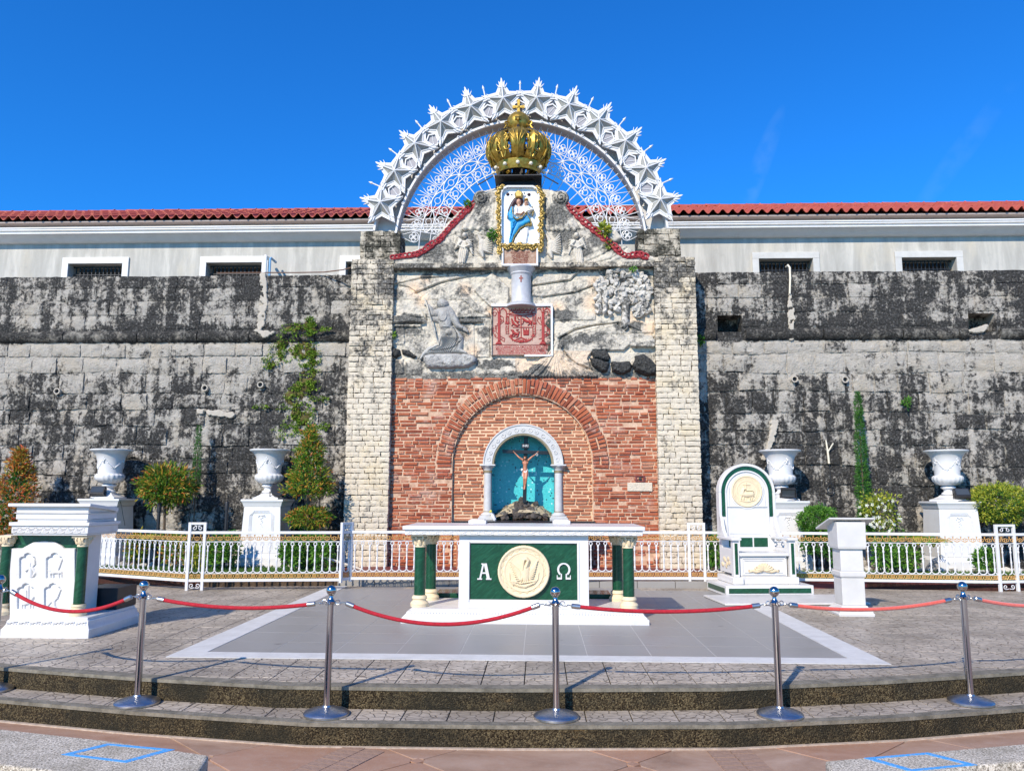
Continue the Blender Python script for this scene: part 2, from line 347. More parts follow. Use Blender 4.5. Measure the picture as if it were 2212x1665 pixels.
m=N('blue_line_paint',.7); p=m.pos(); wear=m.ramp(m.noise(p,110,4,.8),[(.36,0),(.46,1)]); m.col(m.mix(wear,(.42,.42,.40),(.05,.33,.72))); m.bump(m.noise(p,150,3,.8),.003,.7); MT['bluepaint']=m.mat
m=N('garden_soil',.95); p=m.pos(); m.col(m.ramp(m.noise(p,6,9,.7),[(.35,(.045,.03,.02)),(.65,(.13,.085,.05))])); m.bump(m.noise(p,20,8,.7),.04); MT['soil']=m.mat

def struct(o): o['kind']='structure'; return o
# platform outline front edge (upper) and lower tread (plan polylines, metres)
UP=[(-9.5,8.6),(-6.6,7.45),(-4.55,6.74),(-3.2,6.42),(-2.0,6.21),(-.3,6.19),(1.39,6.30),(2.75,6.6),(4.04,6.98),(6.2,7.9),(8.6,9.3)]
LO=[(-9.6,8.05),(-6.5,6.98),(-4.33,6.36),(-3.0,6.05),(-1.66,5.82),(-.2,5.82),(1.35,5.90),(2.6,6.14),(3.73,6.46),(6.1,7.45),(8.9,9.0)]
BACKY=12.88
def offs(poly,d): # offset open polyline in plan by d toward +y side
    out=[]
    for i,p in enumerate(poly):
        a=Vector(poly[max(i-1,0)]); b=Vector(poly[min(i+1,len(poly)-1)]); t=(b-a).normalized(); n=Vector((-t.y,t.x)); q=Vector(p)+n*d; out.append((q.x,q.y))
    return out
# plaza
g=MB(); g.add([(-60,-30,-.345),(60,-30,-.345),(60,60,-.345),(-60,60,-.345)],[(0,1,2,3)])
ground=struct(g.build('ground',MT['grout']))
# plaza tiles: 0.95 m squares set diagonally with small square insets at the crossings
S=1.02
def rot45(u,v,o=(.62,5.55)): c=.70710678; return (o[0]+c*(u-v),o[1]+c*(u+v)*.96)
def tilepoly(i,j):
    a=.006; q=.052
    L=i*S+a; Rr=(i+1)*S-a; B=j*S+a; T=(j+1)*S-a
    pts=[(L+q,B),(Rr-q,B),(Rr,B+q),(Rr,T-q),(Rr-q,T),(L+q,T),(L,T-q),(L,B+q)]
    return [rot45(*p) for p in pts]
cnt=0; far=MB()
for i in range(-9,10):
    for j in range(-9,10):
        P_=tilepoly(i,j); cx=sum(p[0] for p in P_)/8; cy=sum(p[1] for p in P_)/8
        if cy<1.0 or cy>8.5 or abs(cx)>7: continue
        if cy>6.4 and abs(cx)<3: continue
        dz=random.uniform(-.0015,.0015)
        mb=MB().prism_xy(P_,-.345,-.32+dz); vis=cy>3.3
        if vis:
            mb.build('tile',MT['plaza'],ground,0,.003)
        else: far.prism_xy(P_,-.345,-.32+dz)
        # inset at corner (i,j)
        c0=rot45(i*S,j*S); k=.036
        ins=[(c0[0]-k*1.4,c0[1]),(c0[0],c0[1]-k*1.35),(c0[0]+k*1.4,c0[1]),(c0[0],c0[1]+k*1.35)]
        if vis: MB().prism_xy(ins,-.344,-.319).build('inset_tile',MT['plaza'],ground,0)
o=far.build('far_tile',MT['plaza'],ground,0); o['kind']='stuff'
# small brick band across the plaza tiles
bandm=paint('small_band_brick',(.33,.215,.155),.7,.25,.002,30)
bb=MB().box(-.077,.077,-.0345,.0345,-.02,0).mesh('band_brick',bandm,0)
def band(x0,y0,x1,y1,n):
    d=Vector((x1-x0,y1-y0,0)); L=d.length; k=int(L/.075)
    a=math.atan2(d.y,d.x)
    for i in range(k):
        p=Vector((x0,y0,0))+d*(i+.5)/k
        for sgn in (-1,1):
            q=p+Vector((-d.y,d.x,0)).normalized()*sgn*.08
            inst('band_brick',bb,ground,(q.x,q.y,-.313+random.uniform(-.001,.001)),(0,0,a+PI/2))
band(-1.72,4.6,-1.22,5.78,0); band(1.42,4.6,1.32,5.85,0)

# platform body + tread: aggregate risers with cement nosing
plat=struct(thing('platform',None,None,(0,0,0)))
def steps(poly,z0,z1,back):
    pl=[(p[0],p[1]) for p in poly]
    full=pl+back
    mb=MB(); n=len(full)
    return mb.prism_xy(full,z0,z1)
steps(UP,-.35,-.009,[(8.6,13.2),(-9.5,13.2)]).build('riser',MT['aggregate'],plat,0)
def strip(poly,w,z0,z1,name,mat):
    a=poly; b=offs(poly,w); mb=MB()
    for i in range(len(a)-1):
        mb.prism_xy([a[i],a[i+1],b[i+1],b[i]],z0,z1)
    return mb
def outset(poly,d): return offs(poly,-d)
strip(outset(UP,.006),.13,-.026,0,'',None).build('nosing',MT['edge'],plat,0)
steps(LO,-.345,-.169,[(8.7,9.6),(6.2,8.6),(4.0,7.4),(1.4,6.7),(-.3,6.6),(-2,6.6),(-4.6,7.1),(-9.4,9.0)]).build('lower_riser',MT['aggregate'],plat,0)
strip(outset(LO,.006),.09,-.186,-.16,'',None).build('lower_nosing',MT['edge'],plat,0)
# pale mortar line at the foot of the step
strip(outset(LO,.03),.05,-.33,-.312,'',None).build('mortar_fillet',MT['grout'],plat,0)
# tread tiles
def clip_poly(poly,inside,inter):
    out=[]
    for i in range(len(poly)):
        a=poly[i-1]; b=poly[i]
        ia,ib=inside(a),inside(b)
        if ib:
            if not ia: out.append(inter(a,b))
            out.append(b)
        elif ia: out.append(inter(a,b))
    return out
def seg_at(poly,x):
    for a,b in zip(poly,poly[1:]):
        if a[0]<=x<=b[0]: return a[1]+(b[1]-a[1])*(x-a[0])/(b[0]-a[0])
    return 99
TW=.335
upi=offs(UP,.12); loi=offs(LO,.085)
x=-6.7
while x<6.4:
    y0a,y0b=seg_at(loi,x),seg_at(loi,x+TW); y1a,y1b=seg_at(UP,x)-.006,seg_at(UP,x+TW)-.006
    g=.004
    MB().prism_xy([(x+g,y0a),(x+TW-g,y0b),(x+TW-g,y1b),(x+g,y1a)],-.186,-.16).build('tread_tile',MT['stamped'],plat,0,.004)
    x+=TW
# platform tiles; the grey square is cut out of the grid
cnt=0; rest=MB(); GX0,GX1,GY0,GY1=-3.35,3.05,7.21,12.83
tl=[]
for j in range(0,21):
    for i in range(-20,23):
        xa=i*TW-.12; ya=6.14+j*TW; xb=xa+TW; yb=ya+TW
        if xb<-9 or xa>8.4: continue
        g=.004; poly=[(xa+g,ya+g),(xb-g,ya+g),(xb-g,yb-g),(xa+g,yb-g)]
        # clip front edge
        fa,fb=seg_at(upi,xa+g),seg_at(upi,xb-g)
        if yb-g<=min(fa,fb): continue
        poly=[(xa+g,max(ya+g,fa)),(xb-g,max(ya+g,fb)),(xb-g,yb-g),(xa+g,yb-g)]
        if poly[0][1]>=poly[3][1]-.01 or poly[1][1]>=poly[2][1]-.01:
            poly=[poly[0] if poly[0][1]<yb-g else (xa+g,yb-g),poly[1] if poly[1][1]<yb-g else (xb-g,yb-g),poly[2],poly[3]]
        if xa>=GX0 and xb<=GX1 and ya>=GY0-.0 and yb<=GY1: continue
        # trim against the grey square
        if xb>GX0 and xa<GX1 and yb>GY0 and ya<GY1:
            if ya<GY0<yb and xa<GX0<xb: e_=.004; poly=[poly[0],poly[1],(poly[2][0],GY0-e_),(GX0-e_,GY0-e_),(GX0-e_,yb-e_),poly[3]]
            elif ya<GY0<yb and xa<GX1<xb: e_=.004; poly=[poly[0],poly[1],poly[2],(GX1+e_,yb-e_),(GX1+e_,GY0-e_),(poly[3][0],GY0-e_)]
            elif ya<GY0: poly=[poly[0],poly[1],(poly[2][0],GY0-.004),(poly[3][0],GY0-.004)]
            elif xa<GX0: poly=[poly[0],(GX0-.004,poly[1][1]),(GX0-.004,poly[2][1]),poly[3]]
            elif xb>GX1: poly=[(GX1+.004,poly[0][1]),poly[1],poly[2],(GX1+.004,poly[3][1])]
        tl.append((ya+abs(xa)*.1,poly))
tl.sort(key=lambda t:t[0])
for k,(d,poly) in enumerate(tl):
    dz=random.uniform(-.0012,.0012)
    vis=all(abs(p[0])<.66*p[1]+.5 for p in poly)
    if vis and cnt<300: MB().prism_xy(poly,-.03,0+dz).build('tile',MT['stamped'],plat,0,.003); cnt+=1
    else: rest.prism_xy(poly,-.03,0+dz)
o=rest.build('back_tile',MT['stamped'],plat,0); o['kind']='stuff'
# grey tiled square with white painted border
sq=struct(thing('tiled_floor',None,None,(0,0,0)))
MB().box(GX0,GX1,GY0,GY1,-.028,-.0018).build('tile_joint_bed',MT['greygrout'],sq,0)
bw=.275; k=.0
for (a,b,c,d) in ((GX0,GX1,GY0,GY0+.24),(GX0,GX0+bw,GY0+.242,GY1),(GX1-bw,GX1,GY0+.242,GY1)):
    MB().box(a,b,c,d,-.02,.004).build('border_strip',MT['strip'],sq,0)
nx,ny=10,10; ix0,ix1,iy0,iy1=GX0+bw+.002,GX1-bw-.002,GY0+.243,GY1
for i in range(nx):
    for j in range(ny):
        w_=(ix1-ix0)/nx; h_=(iy1-iy0)/ny; g=.0035; dz=random.uniform(-.0006,.0006)
        MB().box(ix0+i*w_+g,ix0+(i+1)*w_-g,iy0+j*h_+g,iy0+(j+1)*h_-g,-.02,dz).build('grey_tile',MT['greytile'],sq,0)
# ======================= GARDEN BED =======================
GB=[(-13,13.6),(-8.2,13.25),(-5.35,12.55),(-3.25,BACKY),(2.78,BACKY),(5.2,13.0),(7.1,12.75),(10,13.5),(13,14.0)]
struct(MB().prism_xy(GB+[(13,16.2),(-13,16.2)],-.3,.085).build('garden_ground',MT['soil'],None,0))
kb=struct(thing('garden_kerb',None,None,(0,0,0)))
strip([GB[0],GB[1],GB[2],(-3.27,BACKY)],.12,-.2,.10,'',None).build('painted_kerb',MT['maroon'],kb,0)
strip([(2.80,BACKY),GB[5],GB[6],GB[7],GB[8]],.12,-.2,.10,'',None).build('painted_kerb',MT['maroon'],kb,0)
xx=-3.25
while xx<2.7:
    x2=min(xx+.6,2.78); MB().box(xx+.004,x2-.004,BACKY-.02,BACKY+.33,-.02,.102).build('kerb_tile',MT['greytile'],kb,0,.004); xx+=.6
MB().box(-3.6,3.0,BACKY+.335,15.2,.05,.108).build('paving',MT['maroon'],kb,0)
# lawns (thin blades) left and right
lawnm=N('lawn_grass',.8); p=lawnm.pos(); lawnm.col(lawnm.ramp(lawnm.noise(p,9,6,.7),[(.35,(.03,.085,.012)),(.55,(.06,.14,.02)),(.7,(.13,.17,.04))])); MT['lawn']=lawnm.mat
lt=struct(MB().prism_xy([(-8.1,13.42),(-5.35,12.72),(-3.7,13.1),(-3.7,14.6),(-8.1,14.7)],.08,.115).build('lawn',MT['lawn'],None,0))
rt=struct(MB().prism_xy([(3.6,13.15),(5.2,13.2),(7.1,12.95),(9.6,13.6),(9.6,14.6),(3.6,14.6)],.08,.115).build('lawn',MT['lawn'],None,0))
def blades(n,xr,yr,cond,mat,h=.05):
    vs=[];fs=[]
    for i in range(n):
        x=random.uniform(*xr); y=random.uniform(*yr)
        if not cond(x,y): continue
        a=random.uniform(0,PI); hh=h*random.uniform(.5,1.3); dx,dy=.006*math.cos(a),.006*math.sin(a); b=len(vs)
        vs+=[(x-dx,y-dy,.11),(x+dx,y+dy,.11),(x+random.uniform(-.02,.02),y+random.uniform(-.02,.02),.11+hh)]; fs.append((b,b+1,b+2))
    m_=MB(); m_.v=vs; m_.f=fs; m_.m=[0]*len(fs); return m_
o=blades(16000,(-8.1,-3.7),(12.75,14.6),lambda x,y:y>13.42-(x+8.1)*.25,MT['lawn']).build('grass_blades',MT['lawn'],None,0); tag(o,'short green lawn grass behind the left fence','grass',kind='stuff')
o=blades(16000,(3.6,9.5),(13.2,14.6),lambda x,y:True,MT['lawn']).build('grass_blades',MT['lawn'],None,0); tag(o,'short green lawn grass behind the right fence','grass',kind='stuff')

# ======================= FORT WALL =======================
FY=15.7; FT=5.97
def stone_mesh(x0,x1,z0,z1,Y,depth=.5,bulge=.035,jit=.018,nx=5,nz=4,rough=.016):
    vs=[];fs=[]; cx,cz=(x0+x1)/2,(z0+z1)/2
    c=[(x0+random.uniform(0,jit),z0+random.uniform(0,jit)),(x1-random.uniform(0,jit),z0+random.uniform(0,jit)),(x1-random.uniform(0,jit),z1-random.uniform(0,jit)),(x0+random.uniform(0,jit),z1-random.uniform(0,jit))]
    off=random.uniform(-.012,.012)
    for j in range(nz):
        for i in range(nx):
            u=i/(nx-1);v=j/(nz-1)
            x=(c[0][0]*(1-u)+c[1][0]*u)*(1-v)+(c[3][0]*(1-u)+c[2][0]*u)*v
            z=(c[0][1]*(1-u)+c[1][1]*u)*(1-v)+(c[3][1]*(1-u)+c[2][1]*u)*v
            e=1 if 0<i<nx-1 and 0<j<nz-1 else 0
            y=Y+(.006 if not e else -bulge*.4)+off-(random.uniform(0,rough))
            if not e:
                x+=random.uniform(-.008,.008); z+=random.uniform(-.008,.008)
            vs.append((x,y,z))
    for j in range(nz-1):
        for i in range(nx-1):
            a=j*nx+i; fs.append((a,a+1,a+nx+1,a+nx))
    n=len(vs)
    rim=[i for i in range(nx)]+[j*nx+nx-1 for j in range(1,nz)]+[(nz-1)*nx+i for i in range(nx-2,-1,-1)]+[j*nx for j in range(nz-2,0,-1)]
    for r in rim: x,y,z=vs[r]; vs.append((x,Y+depth,z))
    for k in range(len(rim)):
        k2=(k+1)%len(rim); fs.append((rim[k],n+k,n+k2,rim[k2]))
    return vs,fs
def wall_body(mb,x0,x1,z0,z1,y0,y1,holes):
    xs=sorted({x0,x1,*[h[0] for h in holes],*[h[1] for h in holes]}); zs=sorted({z0,z1,*[h[2] for h in holes],*[h[3] for h in holes]})
    for a,b in zip(xs,xs[1:]):
        for c,d in zip(zs,zs[1:]):
            if any(h[0]<=a and b<=h[1] and h[2]<=c and d<=h[3] for h in holes): mb.box(a,b,y0+.45,y1,c,d)
            else: mb.box(a,b,y0,y1,c,d)
def fort(name,x0,x1,label,holes,seed,vis0,vis1):
    random.seed(seed)
    root=thing(name,label,'wall',(0,0,0))
    mb=MB(); wall_body(mb,x0,x1,-.2,5.93,FY+.005,FY+1.4,holes); mb.box(x0,x1,FY+.5,FY+2.8,5.0,5.92); mb.build('mortar_core',MT['fort'],root,0)
    rows=[]; z=.08
    while z<4.40: h=random.uniform(.29,.42); z2=z+h if z+h<4.33 else 4.52; rows.append((z,z2,.42,.72)); z=z2
    rows+=[(4.82,5.12,.4,.8),(5.12,5.42,.5,.95),(5.42,5.70,.45,.85),(5.70,5.965,.5,.9)]
    n=0; rest=MB()
    def wv(x,r): return 0 if rows[min(r,len(rows)-1)][0]>4.6 or r==0 or (r<len(rows) and rows[r-1][1]>4.4) else .022*math.sin(x*1.1+r*1.7)+.013*math.sin(x*2.7+r*2.3)
    for ri,(za,zb,wa,wb) in enumerate(rows):
        x=x0+random.uniform(-.4,0)
        while x<x1:
            w=random.uniform(wa,wb); xa=max(x,x0); xb=min(x+w,x1); x+=w
            if xb-xa<.1: continue
            if any(xa<h[1] and xb>h[0] and za<h[3] and zb>h[2] for h in holes):
                # trim to the hole side
                h=[h for h in holes if xa<h[1] and xb>h[0]][0]
                if h[0]-xa>.12: xb=h[0]+random.uniform(-.03,.02)
                elif xb-h[1]>.12: xa=h[1]+random.uniform(-.02,.03)
                else: continue
            g=.009; top=za>4.7
            vs,fs=stone_mesh(xa+g*.6,xb-g*.6,za+g*.6,zb-g*.6,FY,.2,.012 if top else .028,.010 if top else .020,8,6,.016 if top else .034)
            hh=zb-za; vs=[(a,b,c+(1-(c-za)/hh)*wv(a,ri)+((c-za)/hh)*wv(a,ri+1)) for a,b,c in vs]
            m_=MB().add(vs,fs)
            if n<300 and vis0<=xb and xa<=vis1: m_.build('stone',MT['fort'],root,50); n+=1
            else: rest.add(vs,fs)
    if rest.v: o=rest.build('outer_stone',MT['fort'],root,50); o['kind']='stuff'
    # cordon moulding
    x=x0
    while x<x1-.01:
        w=random.uniform(.9,1.7); xb=min([x+w,x1]+[h[0]-.04 for h in holes if h[0]-.04>x+.01])
        inh=[h for h in holes if h[0]-.05<=x<h[1]+.04]
        if inh: x=inh[0][1]+.06; continue
        if True:
            prof=[];vs=[];fs=[]; n1=int((xb-x)/.09)+2; K=9
            for i in range(n1):
                xx=x+.01+(xb-x-.02)*i/(n1-1); rr=.125*(1+random.uniform(-.06,.06)); sag=random.uniform(-.008,.008)
                if i in(0,n1-1): rr*=.93
                for k in range(K):
                    a=-PI/2+PI*k/(K-1); vs.append((xx,FY+.04-rr*math.cos(a)*1.05+random.uniform(-.006,.006),4.665+sag+rr*math.sin(a)))
            for i in range(n1-1):
                for k in range(K-1): a=i*K+k; fs.append((a,a+K,a+K+1,a+1))
            fs.append(tuple(range(K))); fs.append(tuple((n1-1)*K+k for k in range(K-1,-1,-1)))
            MB().add(vs,fs).build('cordon_moulding',MT['cordon'],root,60)
        x=xb
    return root
fl=fort('fort_wall',-13.5,-2.95,'old weathered coral stone fort wall left of the brick shrine, streaked black above a rounded moulding',[],3,-9.6,-3.5)
fr=fort('fort_wall',2.32,13.5,'old weathered coral stone fort wall right of the brick shrine, with two broken holes beside its moulding',
   [(X(1550,700,FY),X(1602,700,FY),4.72,5.06),(X(2092,690,FY),X(2150,690,FY),4.70,5.08)],5,2.9,9.2)
# lime repair streaks, drain pipes
def blob_field(name,poly_px,Y,h,mat,parent,step=1.6,seed=0,edge=6):
    pass
# ======================= RELIEF SCULPTING TOOL =======================
def vnoise(U,V,sc,seed=0,octv=4):
    out=np.zeros_like(U); amp=1.;tot=0.
    for o in range(octv):
        rs=np.random.RandomState(seed*17+o+1); G=rs.rand(96,96)
        u=U/sc*(2**o)+13.7*o; v=V/sc*(2**o)+7.1*o
        i=np.floor(u).astype(int); j=np.floor(v).astype(int); fu=u-i; fv=v-j; fu=fu*fu*(3-2*fu); fv=fv*fv*(3-2*fv)
        g=lambda a,b:G[a%96,b%96]
        out+=amp*((g(i,j)*(1-fu)+g(i+1,j)*fu)*(1-fv)+(g(i,j+1)*(1-fu)+g(i+1,j+1)*fu)*fv); tot+=amp; amp*=.5
    return out/tot
def segd(U,V,p,q):
    px,py=p;qx,qy=q; dx,dy=qx-px,qy-py; L=dx*dx+dy*dy+1e-9
    t=np.clip(((U-px)*dx+(V-py)*dy)/L,0,1); return np.hypot(U-px-t*dx,V-py-t*dy),t
class Sc:
    """height field in pixel coordinates lying on the plane Y; heights in metres towards the viewer"""
    def __init__(s,u0,u1,v0,v1,step,Y,conv=None,base=0.):
        s.u=np.arange(u0,u1+step,step); s.v=np.arange(v0,v1+step,step); s.U,s.V=np.meshgrid(s.u.astype(float),s.v.astype(float)); s.H=np.full_like(s.U,base,dtype=float); s.Y=Y; s.conv=conv or (lambda a,b:(a,b)); s.mask=np.zeros_like(s.U,bool); s.st=np.zeros_like(s.U); s.pe=np.zeros_like(s.U)
    def sd(s,poly): # signed distance, positive inside
        D=np.full_like(s.U,1e9); ins=np.zeros_like(s.U,bool); n=len(poly)
        for i in range(n):
            p,q=poly[i],poly[(i+1)%n]; d,_=segd(s.U,s.V,p,q); D=np.minimum(D,d)
            c=((p[1]>s.V)!=(q[1]>s.V)); 
            with np.errstate(divide='ignore',invalid='ignore'): xx=(q[0]-p[0])*(s.V-p[1])/((q[1]-p[1]) if q[1]!=p[1] else 1e-9)+p[0]
            ins^=(c&(s.U<xx))
        return np.where(ins,D,-D)
    def poly(s,poly,h,bevel=6,add=False,wob=0,round_=False,rel=False):
        d=s.sd(poly)
        if wob: d=d+(vnoise(s.U,s.V,wob*3,len(poly))-.5)*wob
        t=np.clip(d/bevel,0,1); t=np.sqrt(1-(1-t)**2) if round_ else t*t*(3-2*t)
        m=d>0
        if add: s.H=s.H+t*h
        else: s.H=np.where(m,np.maximum(s.H,t*h),s.H)
        s.mask|=m; return m
    def cap(s,pts,r,h,add=False):
        if not isinstance(r,(list,tuple)): r=[r]*len(pts)
        for k in range(len(pts)-1):
            d,t=segd(s.U,s.V,pts[k],pts[k+1]); rr=r[k]*(1-t)+r[k+1]*t
            x=1-(d/rr)**2; m=x>0; v=np.sqrt(np.clip(x,0,1))*h
            s.H=np.where(m,(s.H+v) if add else np.maximum(s.H,v),s.H); s.mask|=m
        return s
    def ell(s,c,a,b,h,rot=0,add=False,base=0):
        co,si=math.cos(rot),math.sin(rot); du,dv=s.U-c[0],s.V-c[1]; x=(du*co+dv*si)/a; y=(-du*si+dv*co)/b
        q=1-x*x-y*y; m=q>0; v=base+np.sqrt(np.clip(q,0,1))*h; s.H=np.where(m,(s.H+v) if add else np.maximum(s.H,v),s.H); s.mask|=m; return s
    def groove(s,pts,w,depth):
        D=np.full_like(s.U,1e9)
        for p,q in zip(pts,pts[1:]): d,_=segd(s.U,s.V,p,q); D=np.minimum(D,d)
        t=np.clip(1-D/w,0,1); s.H-=depth*t*t*(3-2*t)*s.mask; return s
    def noise(s,amp,sc,seed=1): s.H+=(vnoise(s.U,s.V,sc,seed)-.5)*amp; return s
    def build(s,name,mat,parent,eps=1e-4,full=False,sink=0.01,smooth=True,clipmask=None):
        m=np.ones_like(s.mask) if full else s.mask
        if clipmask is not None: m=m&clipmask
        a,b=s.conv(s.U,s.V); x=a-PW/2; y=PH/2-b
        D=cf[None,None,:]*F_PX+cr2*x[...,None]+cu2*y[...,None]; t=s.Y/D[...,1]
        Pn=CAM+D*t[...,None]; Pn[...,1]=s.Y-s.H
        # pad: expand mask by one ring, sunk to the base plane
        pm=m.copy()
        if not full:
            pm[1:]|=m[:-1]; pm[:-1]|=m[1:]; pm[:,1:]|=m[:,:-1]; pm[:,:-1]|=m[:,1:]
            edge=pm&~m; Pn[...,1]=np.where(edge,s.Y+sink,Pn[...,1])
        idx=-np.ones(m.shape,int); idx[pm]=np.arange(pm.sum())
        q=pm[:-1,:-1]&pm[1:,:-1]&pm[:-1,1:]&pm[1:,1:]
        f=np.stack([idx[:-1,:-1][q],idx[1:,:-1][q],idx[1:,1:][q],idx[:-1,1:][q]],1)
        me=bpy.data.meshes.new(name); nv=int(pm.sum()); nf=len(f)
        me.vertices.add(nv); me.vertices.foreach_set('co',Pn[pm].astype(np.float32).ravel())
        me.loops.add(nf*4); me.loops.foreach_set('vertex_index',f.astype(np.int32).ravel())
        me.polygons.add(nf); me.polygons.foreach_set('loop_start',np.arange(0,nf*4,4,dtype=np.int32)); me.polygons.foreach_set('loop_total',np.full(nf,4,np.int32))
        me.update(calc_edges=True); me.validate()
        if smooth: me.polygons.foreach_set('use_smooth',[True]*len(me.polygons))
        at_=me.attributes.new('stain','FLOAT_VECTOR','POINT'); dat=np.stack([s.st[pm],s.pe[pm],0*s.pe[pm]],1).astype(np.float32).ravel(); at_.data.foreach_set('vector',dat)
        me.materials.append(mat)
        o=bpy.data.objects.new(name,me); COL.objects.link(o)
        if parent: o.parent=parent
        return o

# ======================= LONG WHITE BUILDING =======================
BY=18.5
EY=BY-.36; EZ=Z(0,474,EY)+.045
MT['stucco']=None
m=N('grey_weathered_stucco',.85,0,.2); p=m.pos(); st=m.noise(m.mapv(p,(2.2,2.2,.35)),1.5,7,.65,.3)
c=m.ramp(st,[(.3,(.36,.345,.31)),(.48,(.44,.425,.385)),(.66,(.58,.555,.50))]); c=m.mix(m.ramp(m.noise(p,3,9,.75),[(.55,0),(.72,.5)]),c,(.30,.29,.27)); c=m.mix(m.ramp(m.noise(m.mapv(p,(1,1,.5)),1.1,5,.6),[(.58,0),(.7,.35)]),c,(.6,.53,.40)); m.col(c); m.bump(m.noise(p,14,8,.7),.006,.7); MT['stucco']=m.mat
MT['stucco2']=paint('pale_grey_trim',(.56,.55,.52),.7,.12,.003,4)
MT['trim']=paint('white_trim_paint',(.72,.71,.69),.55,.08,.003,3,dirt=((.5,.47,.42),.35))
m=N('red_clay_tile',.6); p=m.pos(); c=m.ramp(m.noise(p,5,7,.7),[(.3,(.30,.055,.03)),(.6,(.46,.10,.05)),(.75,(.56,.22,.14))]); c=m.mix(m.math('MULTIPLY',m.rnd(),.35),c,(.40,.05,.035)); m.col(c); m.bump(m.noise(p,30,6),.006); MT['rooftile']=m.mat
bl=thing('long_building','long low building with red clay tile roof and barred windows behind the fort wall','building',(0,0,0))
wins=[(-11.63,-10.27),(-8.17,-6.79),(-4.71,-3.33),(5.27,6.55),(8.64,9.92)]
def wallh(mb,x0,x1,z0,z1,y0,y1,holes):
    xs=sorted({x0,x1,*[h[0] for h in holes],*[h[1] for h in holes]}); zs=sorted({z0,z1,*[h[2] for h in holes],*[h[3] for h in holes]})
    for a,b in zip(xs,xs[1:]):
        for c,d in zip(zs,zs[1:]):
            if not any(h[0]<=a and b<=h[1] and h[2]<=c and d<=h[3] for h in holes): mb.box(a,b,y0,y1,c,d)
WT=7.085; WB=6.1
mb=MB(); wallh(mb,-16,16,5.4,EZ-.10,BY,BY+.45,[(a,b,WB,WT) for a,b in wins]); mb.build('wall',MT['stucco'],bl,0)
dk=paint('dark_room',(.06,.055,.05),.9)
MB().box(-16,16,BY+2.2,BY+2.4,5.4,8.0).box(-16,16,BY+.45,BY+1.4,8.0,8.08).box(-16,16,BY+.45,BY+2.3,5.3,5.4).build('inner_wall',paint('inner_plaster',(.4,.39,.37),.9),bl,0)
for a,b in wins:
    w_=thing('window',None,None); w_.parent=bl
    fr_=.155; ft=MT['trim'] if a<0 else MT['stucco2']
    MB().box(a-fr_,b+fr_,BY-.045,BY-.001,WT+.001,WT+fr_).box(a-fr_,a-.001,BY-.045,BY-.001,WB,WT).box(b+.001,b+fr_,BY-.045,BY-.001,WB,WT).build('surround',ft,w_,0,.006)
    for k in range(13):
        xx=a+.09+(b-a-.18)*k/12; MB().box(xx-.011,xx+.011,BY+.17,BY+.19,WB,WT-.03).build('bar',MT['iron'],w_,0)
    MB().box(a+.02,b-.02,BY+.165,BY+.195,WT-.05,WT-.02).box(a+.02,b-.02,BY+.165,BY+.195,6.84,6.86).build('bar_rail',MT['iron'],w_,0)
# cornice (profile along x)
CT=Z(0,492,BY-.38); CB=Z(0,527,BY-.05); dC=CT-CB
prof=[(BY-.002,CT)]+[(BY-y,CT-t*dC) for y,t in ((.38,0),(.38,.10),(.36,.14),(.36,.24),(.30,.28),(.30,.37),(.345,.40),(.345,.50),(.31,.54),(.22,.68),(.15,.82),(.11,.95))]+[(BY-.002,CB)]
for i in range(10):
    x0=-16+3.2*i; x1=x0+3.2
    vs=[(x0+.001,y,z) for y,z in prof]+[(x1-.001,y,z) for y,z in prof]; n=len(prof)
    MB().add(vs,[tuple(range(n)),tuple(range(2*n-1,n-1,-1))]+[(k,k+1,k+1+n,k+n) for k in range(n-1)]+[(n-1,0,n,2*n-1)]).build('cornice',MT['trim'],bl,40)
# roof: pan-and-roll clay tiles
TP=.232; SL=R(25)
def tile_me(name,L,nose=False):
    vs=[];fs=[]; K=9
    for j,(d,lift) in enumerate([(0,0),(L,.02)]):
        for lay in (0,1):
            for k in range(K):
                t=k/(K-1); x=(t-.5)*TP*1.04; zz=.052*math.cos(t*2*PI+PI*.35)
                vs.append((x,d*math.cos(SL),zz+d*math.sin(SL)-lift-(.016 if lay else 0)))
    for k in range(K-1):
        fs+=[(k,k+1,2*K+k+1,2*K+k),(K+k+1,K+k,3*K+k,3*K+k+1),(k+1,k,K+k,K+k+1)]
    fs+=[(0,2*K,3*K,K),(K-1,2*K-1,4*K-1,3*K-1)]
    return MB().add(vs,fs).mesh(name,MT['rooftile'],50)
tme=tile_me('roof_tile',.46)
rf=thing('roof',None,None); rf.parent=bl
EY=BY-.36; EZ=Z(0,474,EY)+.045
nt_=int(32/TP); near=[]; restm=MB(); cntt=0
for r_ in range(4):
    for i in range(nt_):
        x=-16+TP*(i+.5); y=EY+r_*.42*math.cos(SL); z=EZ+r_*.42*math.sin(SL)+random.uniform(-.004,.004)
        vis=-13.7<x<12.0
        if vis and r_<2 : inst('roof_tile',tme,rf,(x+random.uniform(-.004,.004),y+random.uniform(-.015,.01),z),(0,0,random.uniform(-.01,.01))); cntt+=1
        else:
            b=len(restm.v); restm.v+=[(v.co.x+x,v.co.y+y,v.co.z+z) for v in tme.vertices]; restm.f+=[tuple(b+k for k in q.vertices) for q in tme.polygons]; restm.m+=[0]*len(tme.polygons)
o=restm.build('upper_tile',MT['rooftile'],rf,50); o['kind']='stuff'
